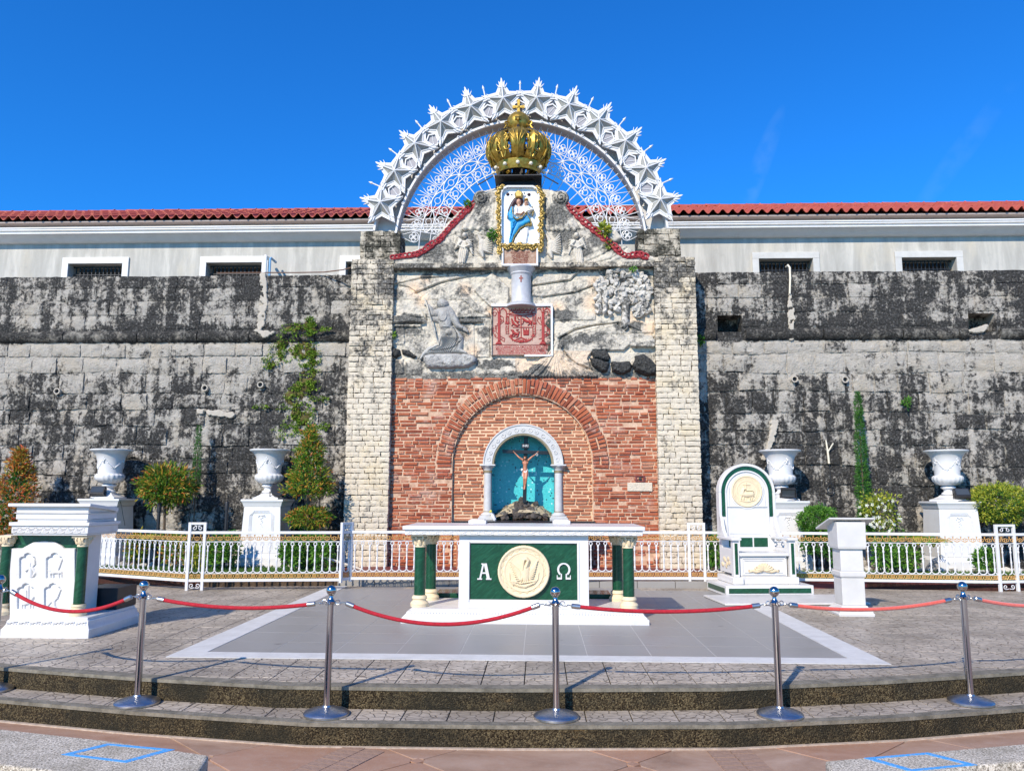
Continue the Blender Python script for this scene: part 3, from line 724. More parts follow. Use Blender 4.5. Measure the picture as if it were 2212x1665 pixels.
# ridge caps
ry=EY+4*.42*math.cos(SL)-.02; rz=EZ+4*.42*math.sin(SL)-.03
cap=MB(); 
vs=[];fs=[]
for j,(xx,rr) in enumerate([(-.17,.095),(.17,.085),(.185,.105),(.2,.105)]):
    for k in range(7): a=PI*k/6; vs.append((xx,-rr*math.cos(a),rr*math.sin(a)*.8-.02))
for j in range(3):
    for k in range(6): a=j*7+k; fs.append((a,a+1,a+8,a+7))
capm=MB().add(vs,fs).mesh('ridge_cap',MT['rooftile'],50)
x=-15.9
while x<16: inst('ridge_cap',capm,rf,(x,ry,rz+random.uniform(-.006,.006))); x+=.345
MB().add([(-16,EY+.05,EZ-.09),(16,EY+.05,EZ-.09),(16,ry,rz-.10),(-16,ry,rz-.10),(-16,ry+2.6,EZ-.3),(16,ry+2.6,EZ-.3),(16,BY,EZ-.1),(-16,BY,EZ-.1)],[(0,1,2,3),(3,2,5,4)]).build('roof_deck',paint('roof_underlay',(.12,.08,.06),.9),rf,0)
MB().box(-16,16,EY+.06,BY,EZ-.12,EZ-.09).build('soffit',paint('soffit_paint',(.42,.36,.33),.8),rf,0)
# pipes on the left of the building, cable
t_=MB().tube([(X(574,568,17.9),17.9,6.4),(X(574,568,17.9),17.9,7.03),(X(574,568,17.9)-.03,17.95,7.08),(X(574,568,17.9)-.05,18.3,7.08)],.035,8)
o=t_.build('vent_pipe',paint('pale_pipe',(.75,.75,.72),.5)); tag(o,'short pale plastic pipe sticking up beside the second barred window from the left','pipe')
t_=MB().tube([(X(583,575,17.9),17.9,6.4),(X(583,575,17.9),17.9,7.0),(X(583,575,17.9),17.95,7.03),(X(583,575,17.9),18.3,7.03)],.028,8)
o=t_.build('vent_pipe',paint('blue_pipe',(.2,.4,.6),.5)); tag(o,'thin blue plastic pipe beside the second barred window from the left','pipe')
o=MB().tube([at(470,590,Y=15.9),at(560,589,Y=15.9),at(640,589,Y=15.8),at(700,588,Y=15.6),at(740,583,Y=15.3),at(758,578,Y=15.12)],.013,5).build('cable',paint('rusty_cable',(.16,.09,.06),.8)); tag(o,'thin brown cable running along the top of the fort wall to the left stone pillar','cable')

# ======================= STONE PILLARS =======================
MY=15.1
def pillar(label,x0,x1,bx0,bx1,bz1,seed):
    random.seed(seed); root=thing('stone_pillar',label,'pillar',(0,0,0)); z=.10; n=0; course=.1035
    top=6.10
    MB().box(x0+.03,x1-.03,MY+.03,MY+.95,.05,top-.02).box(bx0+.03,bx1-.03,15.38,16.1,top-.05,bz1-.02).build('core',paint('pillar_joint',(.16,.145,.12),.9,.3),root,0)
    def course_row(xa,xb,za,zb,Y,dp,mat):
        nonlocal n
        x=xa; first=random.random()<.5
        while x<xb-.01:
            w=random.choice([.14,.2,.2,.22,.26,.3]); 
            if first: w=.12; first=False
            if xb-(x+w)<.1: w=xb-x
            g=.0028; yo=random.uniform(-.007,.007)
            nx,nz=5,4
            vs,fs=stone_mesh(x+g,x+w-g,za+g,zb-g,Y,dp,.006,.0035,nx,nz,.006)
            vs=[(a,b-.018+yo,c) for a,b,c in vs]
            MB().add(vs,fs).build('stone',mat,root,40); n+=1; x+=w
    while z<top-.02:
        course_row(x0,x1,z,min(z+course,top),MY,.6,MT['pillar']); z+=course
    z=top
    while z<bz1-.02:
        course_row(bx0,bx1,z,min(z+.112,bz1),15.35,.5,MT['pillartop']); z+=.112
    # inner/outer side cladding (coarse, follows courses)
    return root
LPX0,LPX1=-3.735,-2.885; RPX0,RPX1=2.255,3.065
pl=pillar('tall pale coral stone pillar left of the red brick wall',LPX0,LPX1,X(778,530,15.35),X(865,530,15.35),Z(820,499,15.35),21)
pr=pillar('tall pale coral stone pillar right of the red brick wall',RPX0,RPX1,X(1378,530,15.35),X(1470,530,15.35),Z(1420,495,15.35),22)

# ======================= BRICK WALL WITH ARCH AND NICHE =======================
random.seed(31)
sh=thing('brick_shrine_wall','weathered red brick wall with a blind arch and carved relief between two stone pillars','wall',(0,0,0))
m=N('old_brick',.85,0,.2); p=m.pos(); r_=m.rnd(); sx,sy,sz=m.sep(p)
c=m.ramp(r_,[(0,(.22,.058,.032)),(.22,(.37,.105,.05)),(.45,(.47,.14,.065)),(.65,(.32,.082,.044)),(.85,(.50,.18,.09)),(1,(.44,.22,.14))])
c=m.mix(m.ramp(m.noise(p,1.7,5,.6),[(.50,0),(.64,.5)]),c,(.42,.12,.075))
c=m.mix(m.ramp(m.noise(p,25,7,.75),[(.5,0),(.68,.55)]),c,(.12,.055,.04))
c=m.mix(m.ramp(m.noise(p,3.1,8,.7),[(.55,0),(.68,.55)]),c,(.58,.46,.38))
c=m.mix(m.math('MULTIPLY',m.ramp(m.noise(p,1.3,7,.7),[(.58,0),(.66,.8)]),m.ramp(m.math('DIVIDE',sz,4.),[(.75,0),(.95,1)])),c,(.05,.045,.04))
m.col(c); m.bump(m.noise(p,38,8,.75),.014,.9); MT['brick']=m.mat
m=N('infill_brick',.85,0,.2); p=m.pos(); r_=m.rnd(); c=m.ramp(r_,[(0,(.31,.10,.055)),(.35,(.43,.155,.08)),(.7,(.36,.12,.062)),(1,(.49,.215,.12))]); c=m.mix(m.ramp(m.noise(p,25,7,.75),[(.5,0),(.68,.5)]),c,(.16,.08,.05)); m.col(c); m.bump(m.noise(p,38,8,.75),.01,.9); MT['brick2']=m.mat
m=N('outer_mortar',.95,0,.1); p=m.pos(); c=m.ramp(m.noise(p,9,8,.75),[(.3,(.36,.20,.13)),(.5,(.56,.37,.25)),(.7,(.70,.53,.39))]); c=m.mix(m.ramp(m.noise(p,2.,6,.7),[(.54,0),(.66,.6)]),c,(.30,.11,.09)); m.col(c); m.bump(m.noise(p,30,8,.75),.01); MT['omortar']=m.mat
m=N('brick_mortar',.95,0,.1); p=m.pos(); c=m.ramp(m.noise(p,9,8,.75),[(.3,(.50,.32,.20)),(.5,(.68,.46,.29)),(.7,(.78,.58,.40))]); c=m.mix(m.ramp(m.noise(p,2.,6,.7),[(.56,0),(.66,.7)]),c,(.33,.13,.10)); m.col(c); m.bump(m.noise(p,30,8,.75),.01); MT['bmortar']=m.mat
BX0,BX1=LPX1-.01,RPX0+.01; BZ1=3.74; BYo=MY+.13; BYi=MY+.21
ACX=X(1128,1002,BYo); ACZ=Z(1128,1002,BYo); RI=153*BYo/1700*.985; RO=RI+.325
NCX=X(1130,1003,BYi); NCZ=Z(1130,1003,BYi); NR=.60; NZ0=.97
def brick_me(): pass
def brick(vs_poly,Y,depth,mat,parent,mbrest,cnt,jit=.004):
    # vs_poly: four corners (x,z); slightly domed, worn brick of 10 faces
    c=Vector((sum(p[0] for p in vs_poly)/4,sum(p[1] for p in vs_poly)/4)); yo=random.uniform(-.012,.012)
    o_=[(p[0]+random.uniform(-jit,jit),Y+.010+yo,p[1]+random.uniform(-jit,jit)) for p in vs_poly]
    i_=[(c.x+(p[0]-c.x)*.86+random.uniform(-jit,jit),Y-.006+yo+random.uniform(-.004,.004),c.y+(p[1]-c.y)*.72+random.uniform(-jit,jit)*.5) for p in vs_poly]
    b_=[(p[0],Y+depth,p[1]) for p in vs_poly]
    vs=o_+i_+b_; fs=[(4,5,6,7)]+[(k,(k+1)%4,4+(k+1)%4,4+k) for k in range(4)]+[(k,8+k,8+(k+1)%4,(k+1)%4) for k in range(4)]
    return vs,fs
bricks=[] # (size, vs, fs, mat)
CH=.0685
def inarch(x,z,r):
    if z>ACZ: return math.hypot(x-ACX,z-ACZ)<r
    return abs(x-ACX)<r
def inniche(x,z,r=NR+.16):
    if z<NZ0-.12: return False
    if z>NCZ: return math.hypot(x-NCX,z-NCZ)<r
    return abs(x-NCX)<r
# outer field
z=.10; row=0
while z<BZ1-.01:
    x=BX0+random.uniform(-.15,0); zb=min(z+CH,BZ1); row+=1
    while x<BX1:
        w_=random.choice([.17,.22,.26,.3,.34,.13])+random.uniform(-.02,.02); xa=max(x,BX0); xb=min(x+w_,BX1); x+=w_
        if xb-xa<.03: continue
        mid=(z+zb)/2
        def rr(xx): return inarch(xx,mid,RO if mid>ACZ-.12 else RI)
        if rr(xa) and rr(xb): continue
        if rr(xa) or rr(xb):
            r0=RO if mid>ACZ-.12 else RI
            half=math.sqrt(max(r0*r0-max(mid-ACZ,0)**2,0)) if mid>ACZ else r0
            if rr(xb): xb=ACX-half
            else: xa=ACX+half
            if xb-xa<.04: continue
        elif abs((xa+xb)/2-ACX)<.2 and rr((xa+xb)/2): continue
        if random.random()<.035: continue
        g=.0072+random.uniform(0,.004); rec=random.uniform(0,.02) if random.random()<.18 else 0
        wav=.006*math.sin(x*2.1+row)
        vs,fs=brick([(xa+g,z+g+wav),(xb-g,z+g+wav),(xb-g,zb-g+wav+.002),(xa+g,zb-g+wav+.002)],BYo+rec,.09,None,None,None,None)
        bricks.append(((xb-xa),vs,fs,0))
    z+=CH
# arch ring
na=64
for i in range(na):
    a0=R(-3)+R(186)*i/na; a1=R(-3)+R(186)*(i+1)/na-.006; am=(a0+a1)/2
    segs=[(RI,RO+random.uniform(-.02,.012))] if random.random()<.6 else [(RI,RI+.15),(RI+.165,RO)]
    for r0,r1 in segs:
        cs=[(ACX+r0*math.cos(a0),ACZ+r0*math.sin(a0)),(ACX+r1*math.cos(a0),ACZ+r1*math.sin(a0)),(ACX+r1*math.cos(a1),ACZ+r1*math.sin(a1)),(ACX+r0*math.cos(a1),ACZ+r0*math.sin(a1))]
        cc=(sum(p[0] for p in cs)/4,sum(p[1] for p in cs)/4); cs=[(cc[0]+(p[0]-cc[0])*.87,cc[1]+(p[1]-cc[1])*.87) for p in cs]
        vs,fs=brick(cs,BYo-.014,.2,None,None,None,None,.003); bricks.append((.6,vs,fs,0))
# infill
z=.10; row=0
while z<ACZ+RI:
    zb=z+CH*.95; mid=(z+zb)/2
    half=RI if mid<ACZ else math.sqrt(max(RI*RI-(mid-ACZ)**2,0))
    if half<.1: break
    x=ACX-half+.005-random.uniform(0,.2)
    while x<ACX+half:
        w_=random.choice([.2,.24,.28,.34])+random.uniform(-.02,.02); xa=max(x,ACX-half+.005); xb=min(x+w_,ACX+half-.005); x+=w_
        if inniche(xa,mid) and inniche(xb,mid): continue
        if inniche(xa,mid): xa=NCX+math.sqrt(max((NR+.16)**2-max(mid-NCZ,0)**2,0))
        elif inniche(xb,mid): xb=NCX-math.sqrt(max((NR+.16)**2-max(mid-NCZ,0)**2,0))
        elif inniche((xa+xb)/2,mid): continue
        if xb-xa<.04: continue
        g=.0095
        vs,fs=brick([(xa+g,z+g),(xb-g,z+g),(xb-g,zb-g),(xa+g,zb-g)],BYi,.06,None,None,None,None,.003)
        bricks.append(((xb-xa)*.95,vs,fs,1))
    z+=CH*.95
order=sorted(range(len(bricks)),key=lambda i:-bricks[i][0]); pick=set(order[:300])
r0=MB(); r1=MB()
for i,(s_,vs,fs,k) in enumerate(bricks):
    if i in pick: MB().add(vs,fs).build('brick',MT['brick2' if k else 'brick'],sh,30)
    else: (r1 if k else r0).add(vs,fs)
o=r0.build('small_brick',MT['brick'],sh,30); o['kind']='stuff'
o=r1.build('small_infill_brick',MT['brick2'],sh,30); o['kind']='stuff'
# mortar backing: outer slab with arched opening, infill slab with niche opening
def slab_with_arch(name,x0,x1,z0,z1,cx,cz,r,y0,y1,mat,parent,zb=None,n=28):
    mb=MB(); zb=z0 if zb is None else zb
    A=[(cx+r*math.cos(PI-PI*i/n),cz+r*math.sin(PI-PI*i/n)) for i in range(n+1)]
    mb.box(x0,cx-r,y0,y1,z0,cz); mb.box(cx+r,x1,y0,y1,z0,cz)
    if zb>z0: mb.box(cx-r,cx+r,y0,y1,z0,zb)
    # above the springing: quads from arc to the outer rectangle
    outer=[]
    for (a,b) in A:
        dx,dz=a-cx,b-cz; tx=((x1-cx)/dx if dx>1e-6 else ((x0-cx)/dx if dx<-1e-6 else 1e9)); tz=(z1-cz)/dz if dz>1e-6 else 1e9
        t=min(tx,tz); outer.append((cx+dx*t,cz+dz*t))
    cornerL=(x0,z1); cornerR=(x1,z1)
    for i in range(n):
        q=[A[i],outer[i],outer[i+1],A[i+1]]
        mb.prism_xz(q,y0,y1)
        if outer[i][0]<=x0+1e-6 and outer[i+1][1]>=z1-1e-6 and outer[i][1]<z1-1e-6: mb.prism_xz([outer[i],cornerL,outer[i+1]],y0,y1)
        if outer[i+1][0]>=x1-1e-6 and outer[i][1]>=z1-1e-6 and outer[i+1][1]<z1-1e-6: mb.prism_xz([outer[i],cornerR,outer[i+1]],y0,y1)
    return mb.build(name,mat,parent,0)
slab_with_arch('mortar_bed',BX0,BX1,.05,BZ1+.02,ACX,ACZ,RI+.0,BYo+.012,BYi+.02,MT['omortar'],sh)
slab_with_arch('infill_mortar',ACX-RI-.05,ACX+RI+.05,.05,ACZ+RI+.05,NCX,NCZ,NR+.02,BYi+.009,BYi+.3,MT['bmortar'],sh,NZ0)
MB().box(BX0,ACX-RI-.051,BYo+.03,BYo+.5,.05,BZ1).box(ACX+RI+.051,BX1,BYo+.03,BYo+.5,.05,BZ1).box(ACX-RI-.051,ACX+RI+.051,BYi+.03,BYo+.5,ACZ+RI+.055,BZ1).build('wall_core',MT['bmortar'],sh,0)
# stone block and socket on the right of the brick wall
a,b=at(1355,1042,Y=BYo),at(1409,1061,Y=BYo)
MB().box(a.x,b.x,BYo-.03,BYo+.05,b.z,a.z).build('stone_block',MT['pillar'],sh,0,.008)
a,b=at(1372,1027,Y=BYo),at(1393,1041,Y=BYo); mb=MB(); mb.box(a.x,b.x,BYo-.03,BYo+.02,b.z,b.z+.02).box(a.x,b.x,BYo-.03,BYo+.02,a.z-.02,a.z).box(a.x,a.x+.03,BYo-.03,BYo+.02,b.z+.02,a.z-.02).box(b.x-.03,b.x,BYo-.03,BYo+.02,b.z+.02,a.z-.02)
mb.build('socket_frame',MT['maroon'],sh,0,.004)
MB().ball(((a.x+b.x)/2,BYo-.02,(a.z+b.z)/2),.03).build('socket',MT['darkrock'],sh)
# ======================= NICHE =======================
nich=thing('niche_shrine','pale marble arched niche frame on two columns set in the brick wall','niche',(0,0,0))
ND=.66; NYb=BYi+ND
m=N('mosaic_turquoise',.22,0,.6); p=m.pos(); q=m.mapv(p,(44,44,44)); 
br=m.n('ShaderNodeTexBrick'); mp=m.n('ShaderNodeCombineXYZ'); s3=m.sep(p); m.lk(s3[0],mp.inputs[0]); m.lk(s3[2],mp.inputs[1]); m.lk(mp.outputs[0],br.inputs['Vector'])
br.offset=0; br.inputs['Scale'].default_value=1; br.inputs['Brick Width'].default_value=.026; br.inputs['Row Height'].default_value=.026; br.inputs['Mortar Size'].default_value=.0016; br.inputs['Bias'].default_value=0
br.inputs['Color1'].default_value=(.06,.48,.52,1); br.inputs['Color2'].default_value=(.10,.62,.63,1); br.inputs['Mortar'].default_value=(.03,.24,.32,1)
cell=m.vor(m.mapv(mp.outputs[0],(1/.026,1/.026,0),(.5,.5,0)),1,'F1','Color',0); wn=m.n('ShaderNodeTexWhiteNoise'); sn=m.n('ShaderNodeVectorMath',operation='SNAP'); m.lk(mp.outputs[0],sn.inputs[0]); sn.inputs[1].default_value=(.026,.026,1); m.lk(sn.outputs[0],wn.inputs['Vector'])
c=m.mix(m.ramp(wn.outputs['Value'],[(.975,0),(.977,1)],'CONSTANT'),br.outputs['Color'],(.5,.75,.8)); c=m.mix(m.ramp(wn.outputs['Value'],[(.955,1),(.957,0)],'CONSTANT') if 0 else m.ramp(wn.outputs['Value'],[(.02,1),(.022,0)],'CONSTANT'),c,(.02,.06,.09))
c=m.mix(m.ramp(m.noise(p,2.2,5,.6),[(.5,0),(.65,.35)]),c,(.12,.60,.62)); m.col(c); m.bump(br.outputs['Fac'],.0015,-.6); MT['mosaic']=m.mat
mb=MB(); n=28
pr_=[(NCX+NR,NZ0)]+[(NCX+NR*math.cos(PI*i/n),NCZ+NR*math.sin(PI*i/n)) for i in range(n+1)]+[(NCX-NR,NZ0)]
vs=[(x,BYi-.02,z) for x,z in pr_]+[(x,NYb,z) for x,z in pr_]; L=len(pr_)
mb.add(vs,[(i,i+1,i+1+L,i+L) for i in range(L-1)]+[tuple(range(L,2*L))])
mb.build('mosaic_lining',MT['mosaic'],nich,40)
# backing shell so no light leaks
mb=MB(); mb.box(NCX-1.3,NCX+1.3,NYb+.02,NYb+.1,.3,3.0); mb.arch(NCX,NCZ,NR+.005,NR+.12,BYi+.31,NYb+.02,0,PI,28); mb.box(NCX-NR-.12,NCX-NR-.005,BYi+.31,NYb+.02,.5,NCZ); mb.box(NCX+NR+.005,NCX+NR+.12,BYi+.31,NYb+.02,.5,NCZ); mb.build('shell',MT['bmortar'],nich,0)
m_=paint('pale_grey_marble',(.55,.54,.52),.4,.14,.003,6); MT['gmarble']=m_
fa=nich
mb=MB().arch(NCX,NCZ,NR-.005,NR+.155,BYi-.07,BYi+.06,0,PI,40); mb.arch(NCX,NCZ,NR+.150,NR+.178,BYi-.085,BYi+.02,0,PI,40); mb.build('arch_moulding',MT['gmarble'],nich,40,.006)
bz=paint('aged_bronze_edge',(.30,.24,.14),.45,.2,.001,20,.3); MT['bronze']=bz
MB().arch(NCX,NCZ,NR-.035,NR-.004,BYi-.06,BYi+.05,0,PI,40).arch(NCX,NCZ,NR-.05,NR-.034,BYi-.03,BYi+.05,0,PI,40).build('inner_rim',bz,nich,40)
# carved scrolls along the moulding
for i in range(15):
    a=R(8)+R(164)*i/14; r=NR+.075; c0=(NCX+r*math.cos(a),NCZ+r*math.sin(a)); pts=[]
    sg=1 if i%2 else -1
    for k in range(13):
        t=k/12; rr=.045*(1-t*.75); aa=a+sg*(PI*.5+t*PI*2.4); pts.append((c0[0]+rr*math.cos(aa),BYi-.074,c0[1]+rr*math.sin(aa)))
    MB().tube(pts,[.010*(1-.5*k/12) for k in range(13)],5).build('carved_scroll',MT['gmarble'],nich,60)
for sg in (-1,1):
    cx=NCX+sg*(NR+.082); cy=BYi-.01
    col=MB().lathe([(.078,NZ0+.17),(.079,NZ0+.3),(.074,NCZ-.16)],24,(cx,cy,0)).build('column_shaft',MT['gmarble'],nich)
    MB().lathe([(.076,NCZ-.165),(.088,NCZ-.155),(.088,NCZ-.14),(.078,NCZ-.13),(.078,NCZ-.12)],24,(cx,cy,0)).build('bronze_ring',bz,nich)
    MB().lathe([(.08,NCZ-.12),(.085,NCZ-.1),(.10,NCZ-.07),(.125,NCZ-.05),(.14,NCZ-.03)],24,(cx,cy,0)).box(cx-.15,cx+.15,cy-.14,cy+.14,NCZ-.03,NCZ-.002).build('capital',MT['gmarble'],nich,40,.004)
    mb=MB().box(cx-.17,cx+.17,cy-.16,cy+.16,NZ0+.012,NZ0+.06).box(cx-.15,cx+.15,cy-.14,cy+.14,NZ0+.06,NZ0+.09).lathe([(.13,NZ0+.09),(.14,NZ0+.105),(.12,NZ0+.13),(.09,NZ0+.15),(.078,NZ0+.165)],24,(cx,cy,0)); mb.build('column_base',MT['gmarble'],nich,40,.004)
    MB().lathe([(.079,NZ0+.160),(.088,NZ0+.168),(.08,NZ0+.178)],24,(cx,cy,0)).build('bronze_ring',bz,nich)
# black granite slab / credence below the niche
o=MB().box(NCX-1.30,NCX+1.34,MY-.48,BYi-.01,NZ0-.035,NZ0+.01).box(NCX-1.27,NCX+1.31,MY-.45,BYi-.01,NZ0-.16,NZ0-.036).build('granite_slab',MT['blackgran'],sh,0,.005)
MB().box(NCX-1.22,NCX+1.22,MY-.35,BYi-.01,.1,NZ0-.165).build('slab_support',MT['brick2'],sh,0,.01)
# mound of cobbles with dark rocks
mo=thing('rock_mound','low cobbled mound with dark jagged rocks at the foot of the niche cross','rocks',(NCX,BYi+.36,NZ0)); random.seed(4)
m=N('mound_mortar',.9); p=m.pos(); m.col(m.ramp(m.noise(p,8,8,.7),[(.35,(.34,.27,.17)),(.65,(.58,.48,.32))])); m.bump(m.noise(p,30,6),.01); MT['mound']=m.mat
vs=[];fs=[];nu,nv=26,16
def mh(u,v): return .36*max(0,1-(u/.6)**2*.8)*(.35+.65*min(1,(v+.42)/.5))
for j in range(nv):
    for i in range(nu):
        u=-.59+1.18*i/(nu-1); v=-.36+.64*j/(nv-1); vs.append((u,v,mh(u,v)+random.uniform(-.006,.006)))
for j in range(nv-1):
    for i in range(nu-1): a=j*nu+i; fs.append((a,a+1,a+nu+1,a+nu))
MB().add(vs,fs).build('mound',MT['mound'],mo,60)
def rockmesh(r,name,mat,seed,sc=(1,1,1),sub=2,amp=.35):
    random.seed(seed); bm=bmesh.new(); bmesh.ops.create_icosphere(bm,subdivisions=sub,radius=r)
    from mathutils import noise as mn
    for v in bm.verts:
        d=mn.noise(v.co/r*1.3+Vector((seed*3.1,seed,0))); d2=mn.noise(v.co/r*3.1+Vector((seed,0,seed*2)))
        v.co*=1+amp*d+amp*.4*d2; v.co.x*=sc[0]; v.co.y*=sc[1]; v.co.z*=sc[2]
    me=bpy.data.meshes.new(name); bm.to_mesh(me); bm.free(); me.materials.append(mat); me.polygons.foreach_set('use_smooth',[True]*len(me.polygons)); me.set_sharp_from_angle(angle=R(40)); return me
cobm=[paint('cobble_a',(.20,.175,.13),.5,.3,.003,20),paint('cobble_b',(.20,.17,.12),.5,.3,.003,20),paint('cobble_c',(.26,.24,.20),.5,.3,.003,20)]
cms=[rockmesh(.033,'cobble',cobm[k%3],k,(1.25,1,.55),1,.15) for k in range(6)]
for k in range(90):
    u=random.uniform(-.55,.55); v=random.uniform(-.35,.2)
    if abs(u)<.16 and v<-.1: continue
    inst('cobble',random.choice(cms),mo,(u,v,mh(u,v)+.004),(random.uniform(.2,.6),0,random.uniform(0,3)),[random.uniform(.7,1.2)]*3)
rkm=paint('dark_coral_rock',(.085,.07,.06),.8,.5,.02,14)
rms=[rockmesh(.075,'rock',rkm,20+k,(1,1,1),2,.8) for k in range(5)]
for k in range(38):
    t=random.random(); u=random.gauss(0,.09+.10*(1-t)); v=-.33+.34*t; s_=random.uniform(.5,1.15)
    inst('rock',random.choice(rms),mo,(max(-.42,min(.42,u)),v,mh(u,v)*.9*(.4+.6*t)+.02+.05*t),(random.uniform(0,3),random.uniform(0,3),random.uniform(0,3)),(s_,s_,s_*1.1))
# cross with figure
CY=15.50
zz=lambda u,v:((1730+u/4.163)*.6,(1500+v/4.163)*.6)
def zc(u,v,Y=CY): return at(*zz(u,v),Y=Y)
crs=thing('wooden_cross','black wooden cross standing on dark rocks inside the turquoise niche','cross',(zc(665,1250).x,CY,zc(665,1250).z))
def loc(v,root): return tuple(Vector(v)-root.location)
ebon=paint('ebony_wood',(.012,.011,.012),.35,.3,.001,30)
tp=zc(682,305); bt=zc(660,1290); dx=(tp.x-bt.x)
mb=MB(); hw=.037
mb.add([loc((bt.x+s*hw+(dx if t else 0),CY+yy,(tp.z if t else bt.z)),crs) for t in (0,1) for yy in (-.025,.025) for s in (-1,1)],[(0,1,3,2),(4,6,7,5),(0,4,5,1),(2,3,7,6),(0,2,6,4),(1,5,7,3)]); mb.build('upright',ebon,crs,0,.004)
a,b=zc(330,520),zc(1035,545)
mb=MB(); hh=.033
mb.add([loc((e.x,CY+yy-.055,e.z+s*hh),crs) for e in (a,b) for yy in (-.02,.025) for s in (-1,1)],[(0,2,3,1),(4,5,7,6),(0,1,5,4),(2,6,7,3),(0,4,6,2),(1,3,7,5)]); mb.build('crossbar',ebon,crs,0,.004)
a=zc(675,440); o=MB().box(-.075,.075,-.02,.0,-.05,.045).build('title_board',ebon,crs,0,.003); o.location=loc((a.x,CY-.06,a.z),crs)
def text_obj(txt,size,mat,parent,loc_,name='lettering',align='CENTER',ext=.003,font=None,sx=1,bold=0,roty=0):
    cu_=bpy.data.curves.new(name,'FONT'); cu_.body=txt; cu_.size=size; cu_.extrude=ext; cu_.align_x=align; cu_.align_y='CENTER'; cu_.offset=bold; cu_.resolution_u=3; cu_.space_line=1.0
    t=bpy.data.objects.new(name,cu_); COL.objects.link(t)
    bpy.context.view_layer.update()
    me=bpy.data.meshes.new_from_object(t.evaluated_get(bpy.context.evaluated_depsgraph_get())); bpy.data.objects.remove(t)
    me.transform(Matrix.Rotation(PI/2,4,'X')); me.transform(Matrix.Scale(sx,4,(1,0,0)))
    if roty: me.transform(Matrix.Rotation(roty,4,'Y'))
    me.materials.clear(); me.materials.append(mat); me.name=name
    o=bpy.data.objects.new(name,me); COL.objects.link(o); o.parent=parent; o.location=loc_; return o
text_obj('INRI',.062,MT['white'],crs,loc((a.x,CY-.083,a.z),crs),'lettering',bold=.0005)
# crucified figure: one continuous skin from joined tapered limbs, fused by voxel remesh
def fuse(name,build,mat,parent,vox,sm=3):
    mb=MB(); build(mb); me=mb.mesh(name+'_src',mat,0); o=bpy.data.objects.new(name,me); COL.objects.link(o)
    md=o.modifiers.new('r','REMESH'); md.mode='VOXEL'; md.voxel_size=vox
    md=o.modifiers.new('s','SMOOTH'); md.iterations=sm; md.factor=.5
    bpy.context.view_layer.update(); me2=bpy.data.meshes.new_from_object(o.evaluated_get(bpy.context.evaluated_depsgraph_get())); bpy.data.objects.remove(o)
    me2.name=name; me2.materials.clear(); me2.materials.append(mat); me2.polygons.foreach_set('use_smooth',[True]*len(me2.polygons))
    o=bpy.data.objects.new(name,me2); COL.objects.link(o); o.parent=parent; return o
fig=thing('crucified_figure','painted statue of a crucified man with a white loincloth hanging on the black cross','statue',(zc(670,700).x,CY-.08,zc(670,700).z))
FYc=CY-.10
def J(u,v,dy=0): return loc((zc(u,v,FYc).x,FYc+dy,zc(u,v,FYc).z),fig)
skin=paint('painted_skin',(.50,.20,.11),.45,.25,.001,30)
def limb(mb,pts,rs,n=10):
    for (p,q),(a,b) in zip(zip(pts,pts[1:]),zip(rs,rs[1:])):
        mb.tube([p,q],[a,b],n); 
    for p,r in zip(pts,rs): mb.ball(p,r,n,6)
def body(mb):
    limb(mb,[J(672,655,-.01),J(672,700),J(670,750),J(668,800)],[.030,.048,.040,.044])
    mb.ball(J(650,690),.034,10,8); mb.ball(J(695,690),.034,10,8)
    for sh_,el,wr,hd in ((J(630,645),J(580,610,-.01),J(530,560,.02),J(505,530,.03)),(J(715,650),J(770,600,-.01),J(828,560,.02),J(850,535,.03))):
        limb(mb,[J(672,655),sh_,el,wr,hd],[.026,.024,.017,.011,.009])
    for s_,kn,an,ft in ((J(652,820),J(655,930,-.05),J(655,1040,-.01),J(650,1085,-.03)),(J(690,820),J(685,925,-.05),J(668,1035,-.02),J(660,1085,-.045))):
        limb(mb,[s_,kn,an,ft],[.034,.026,.014,.012])
    limb(mb,[J(672,655),J(670,625,-.025)],[.018,.016]); mb.ball(J(666,620,-.035),.030,12,10,(.85,1,1.15)); mb.ball(J(662,628,-.066),.006,6,4)
    for hx in (500,856):
        for k in range(4): limb(mb,[J(hx,532,.03),J(hx+(-1 if hx<600 else 1)*(6+k*2),505+k*7,.02)],[.005,.004],6)
fuse('body',body,skin,fig,.0065)
cl=paint('white_cloth',(.80,.78,.74),.7,.1,.002,20)
mb=MB(); prof=[(.050,J(0,780)[2]),(.056,J(0,800)[2]),(.058,J(0,840)[2]),(.060,J(0,890)[2])]
mb.lathe(prof,28,(J(672,0)[0],0.0,0),lambda k,a:(1+(.05+.05*k)*math.sin(a*9)) ); mb.ball(J(622,795,-.02),.024,10,6,(1,1,1.2)); mb.build('loincloth',cl,fig,60)
hr=paint('dark_hair',(.03,.02,.014),.6,.3,.002,40)
fuse('hair',lambda mb:(mb.ball(J(668,608,-.02),.033,12,8,(.95,1,1)),limb(mb,[J(646,615,-.03),J(645,660,-.035)],[.012,.009],8),limb(mb,[J(692,615,-.03),J(697,660,-.03)],[.012,.009],8),mb.ball(J(668,645,-.058),.012,8,6)),hr,fig,.006)
o=MB().tube([ (J(668,596,-.02)[0]+.034*math.cos(a),J(668,596,-.025)[1]+.034*math.sin(a),J(668,600)[2]+.006*math.sin(3*a)) for a in [2*PI*i/20 for i in range(20)]],.005,5,closed=True).build('thorn_crown',paint('thorn_twigs',(.10,.06,.03),.8),fig)
o=MB().tube([(zc(845,565,FYc-.03).x+.019*math.cos(a),FYc-.03,zc(845,565,FYc-.03).z+.024*math.sin(a)) for a in [2*PI*i/14 for i in range(14)]],.004,5,closed=True).build('garland',cl); tag(o,'small white flower ring hanging from the statue hand','garland')
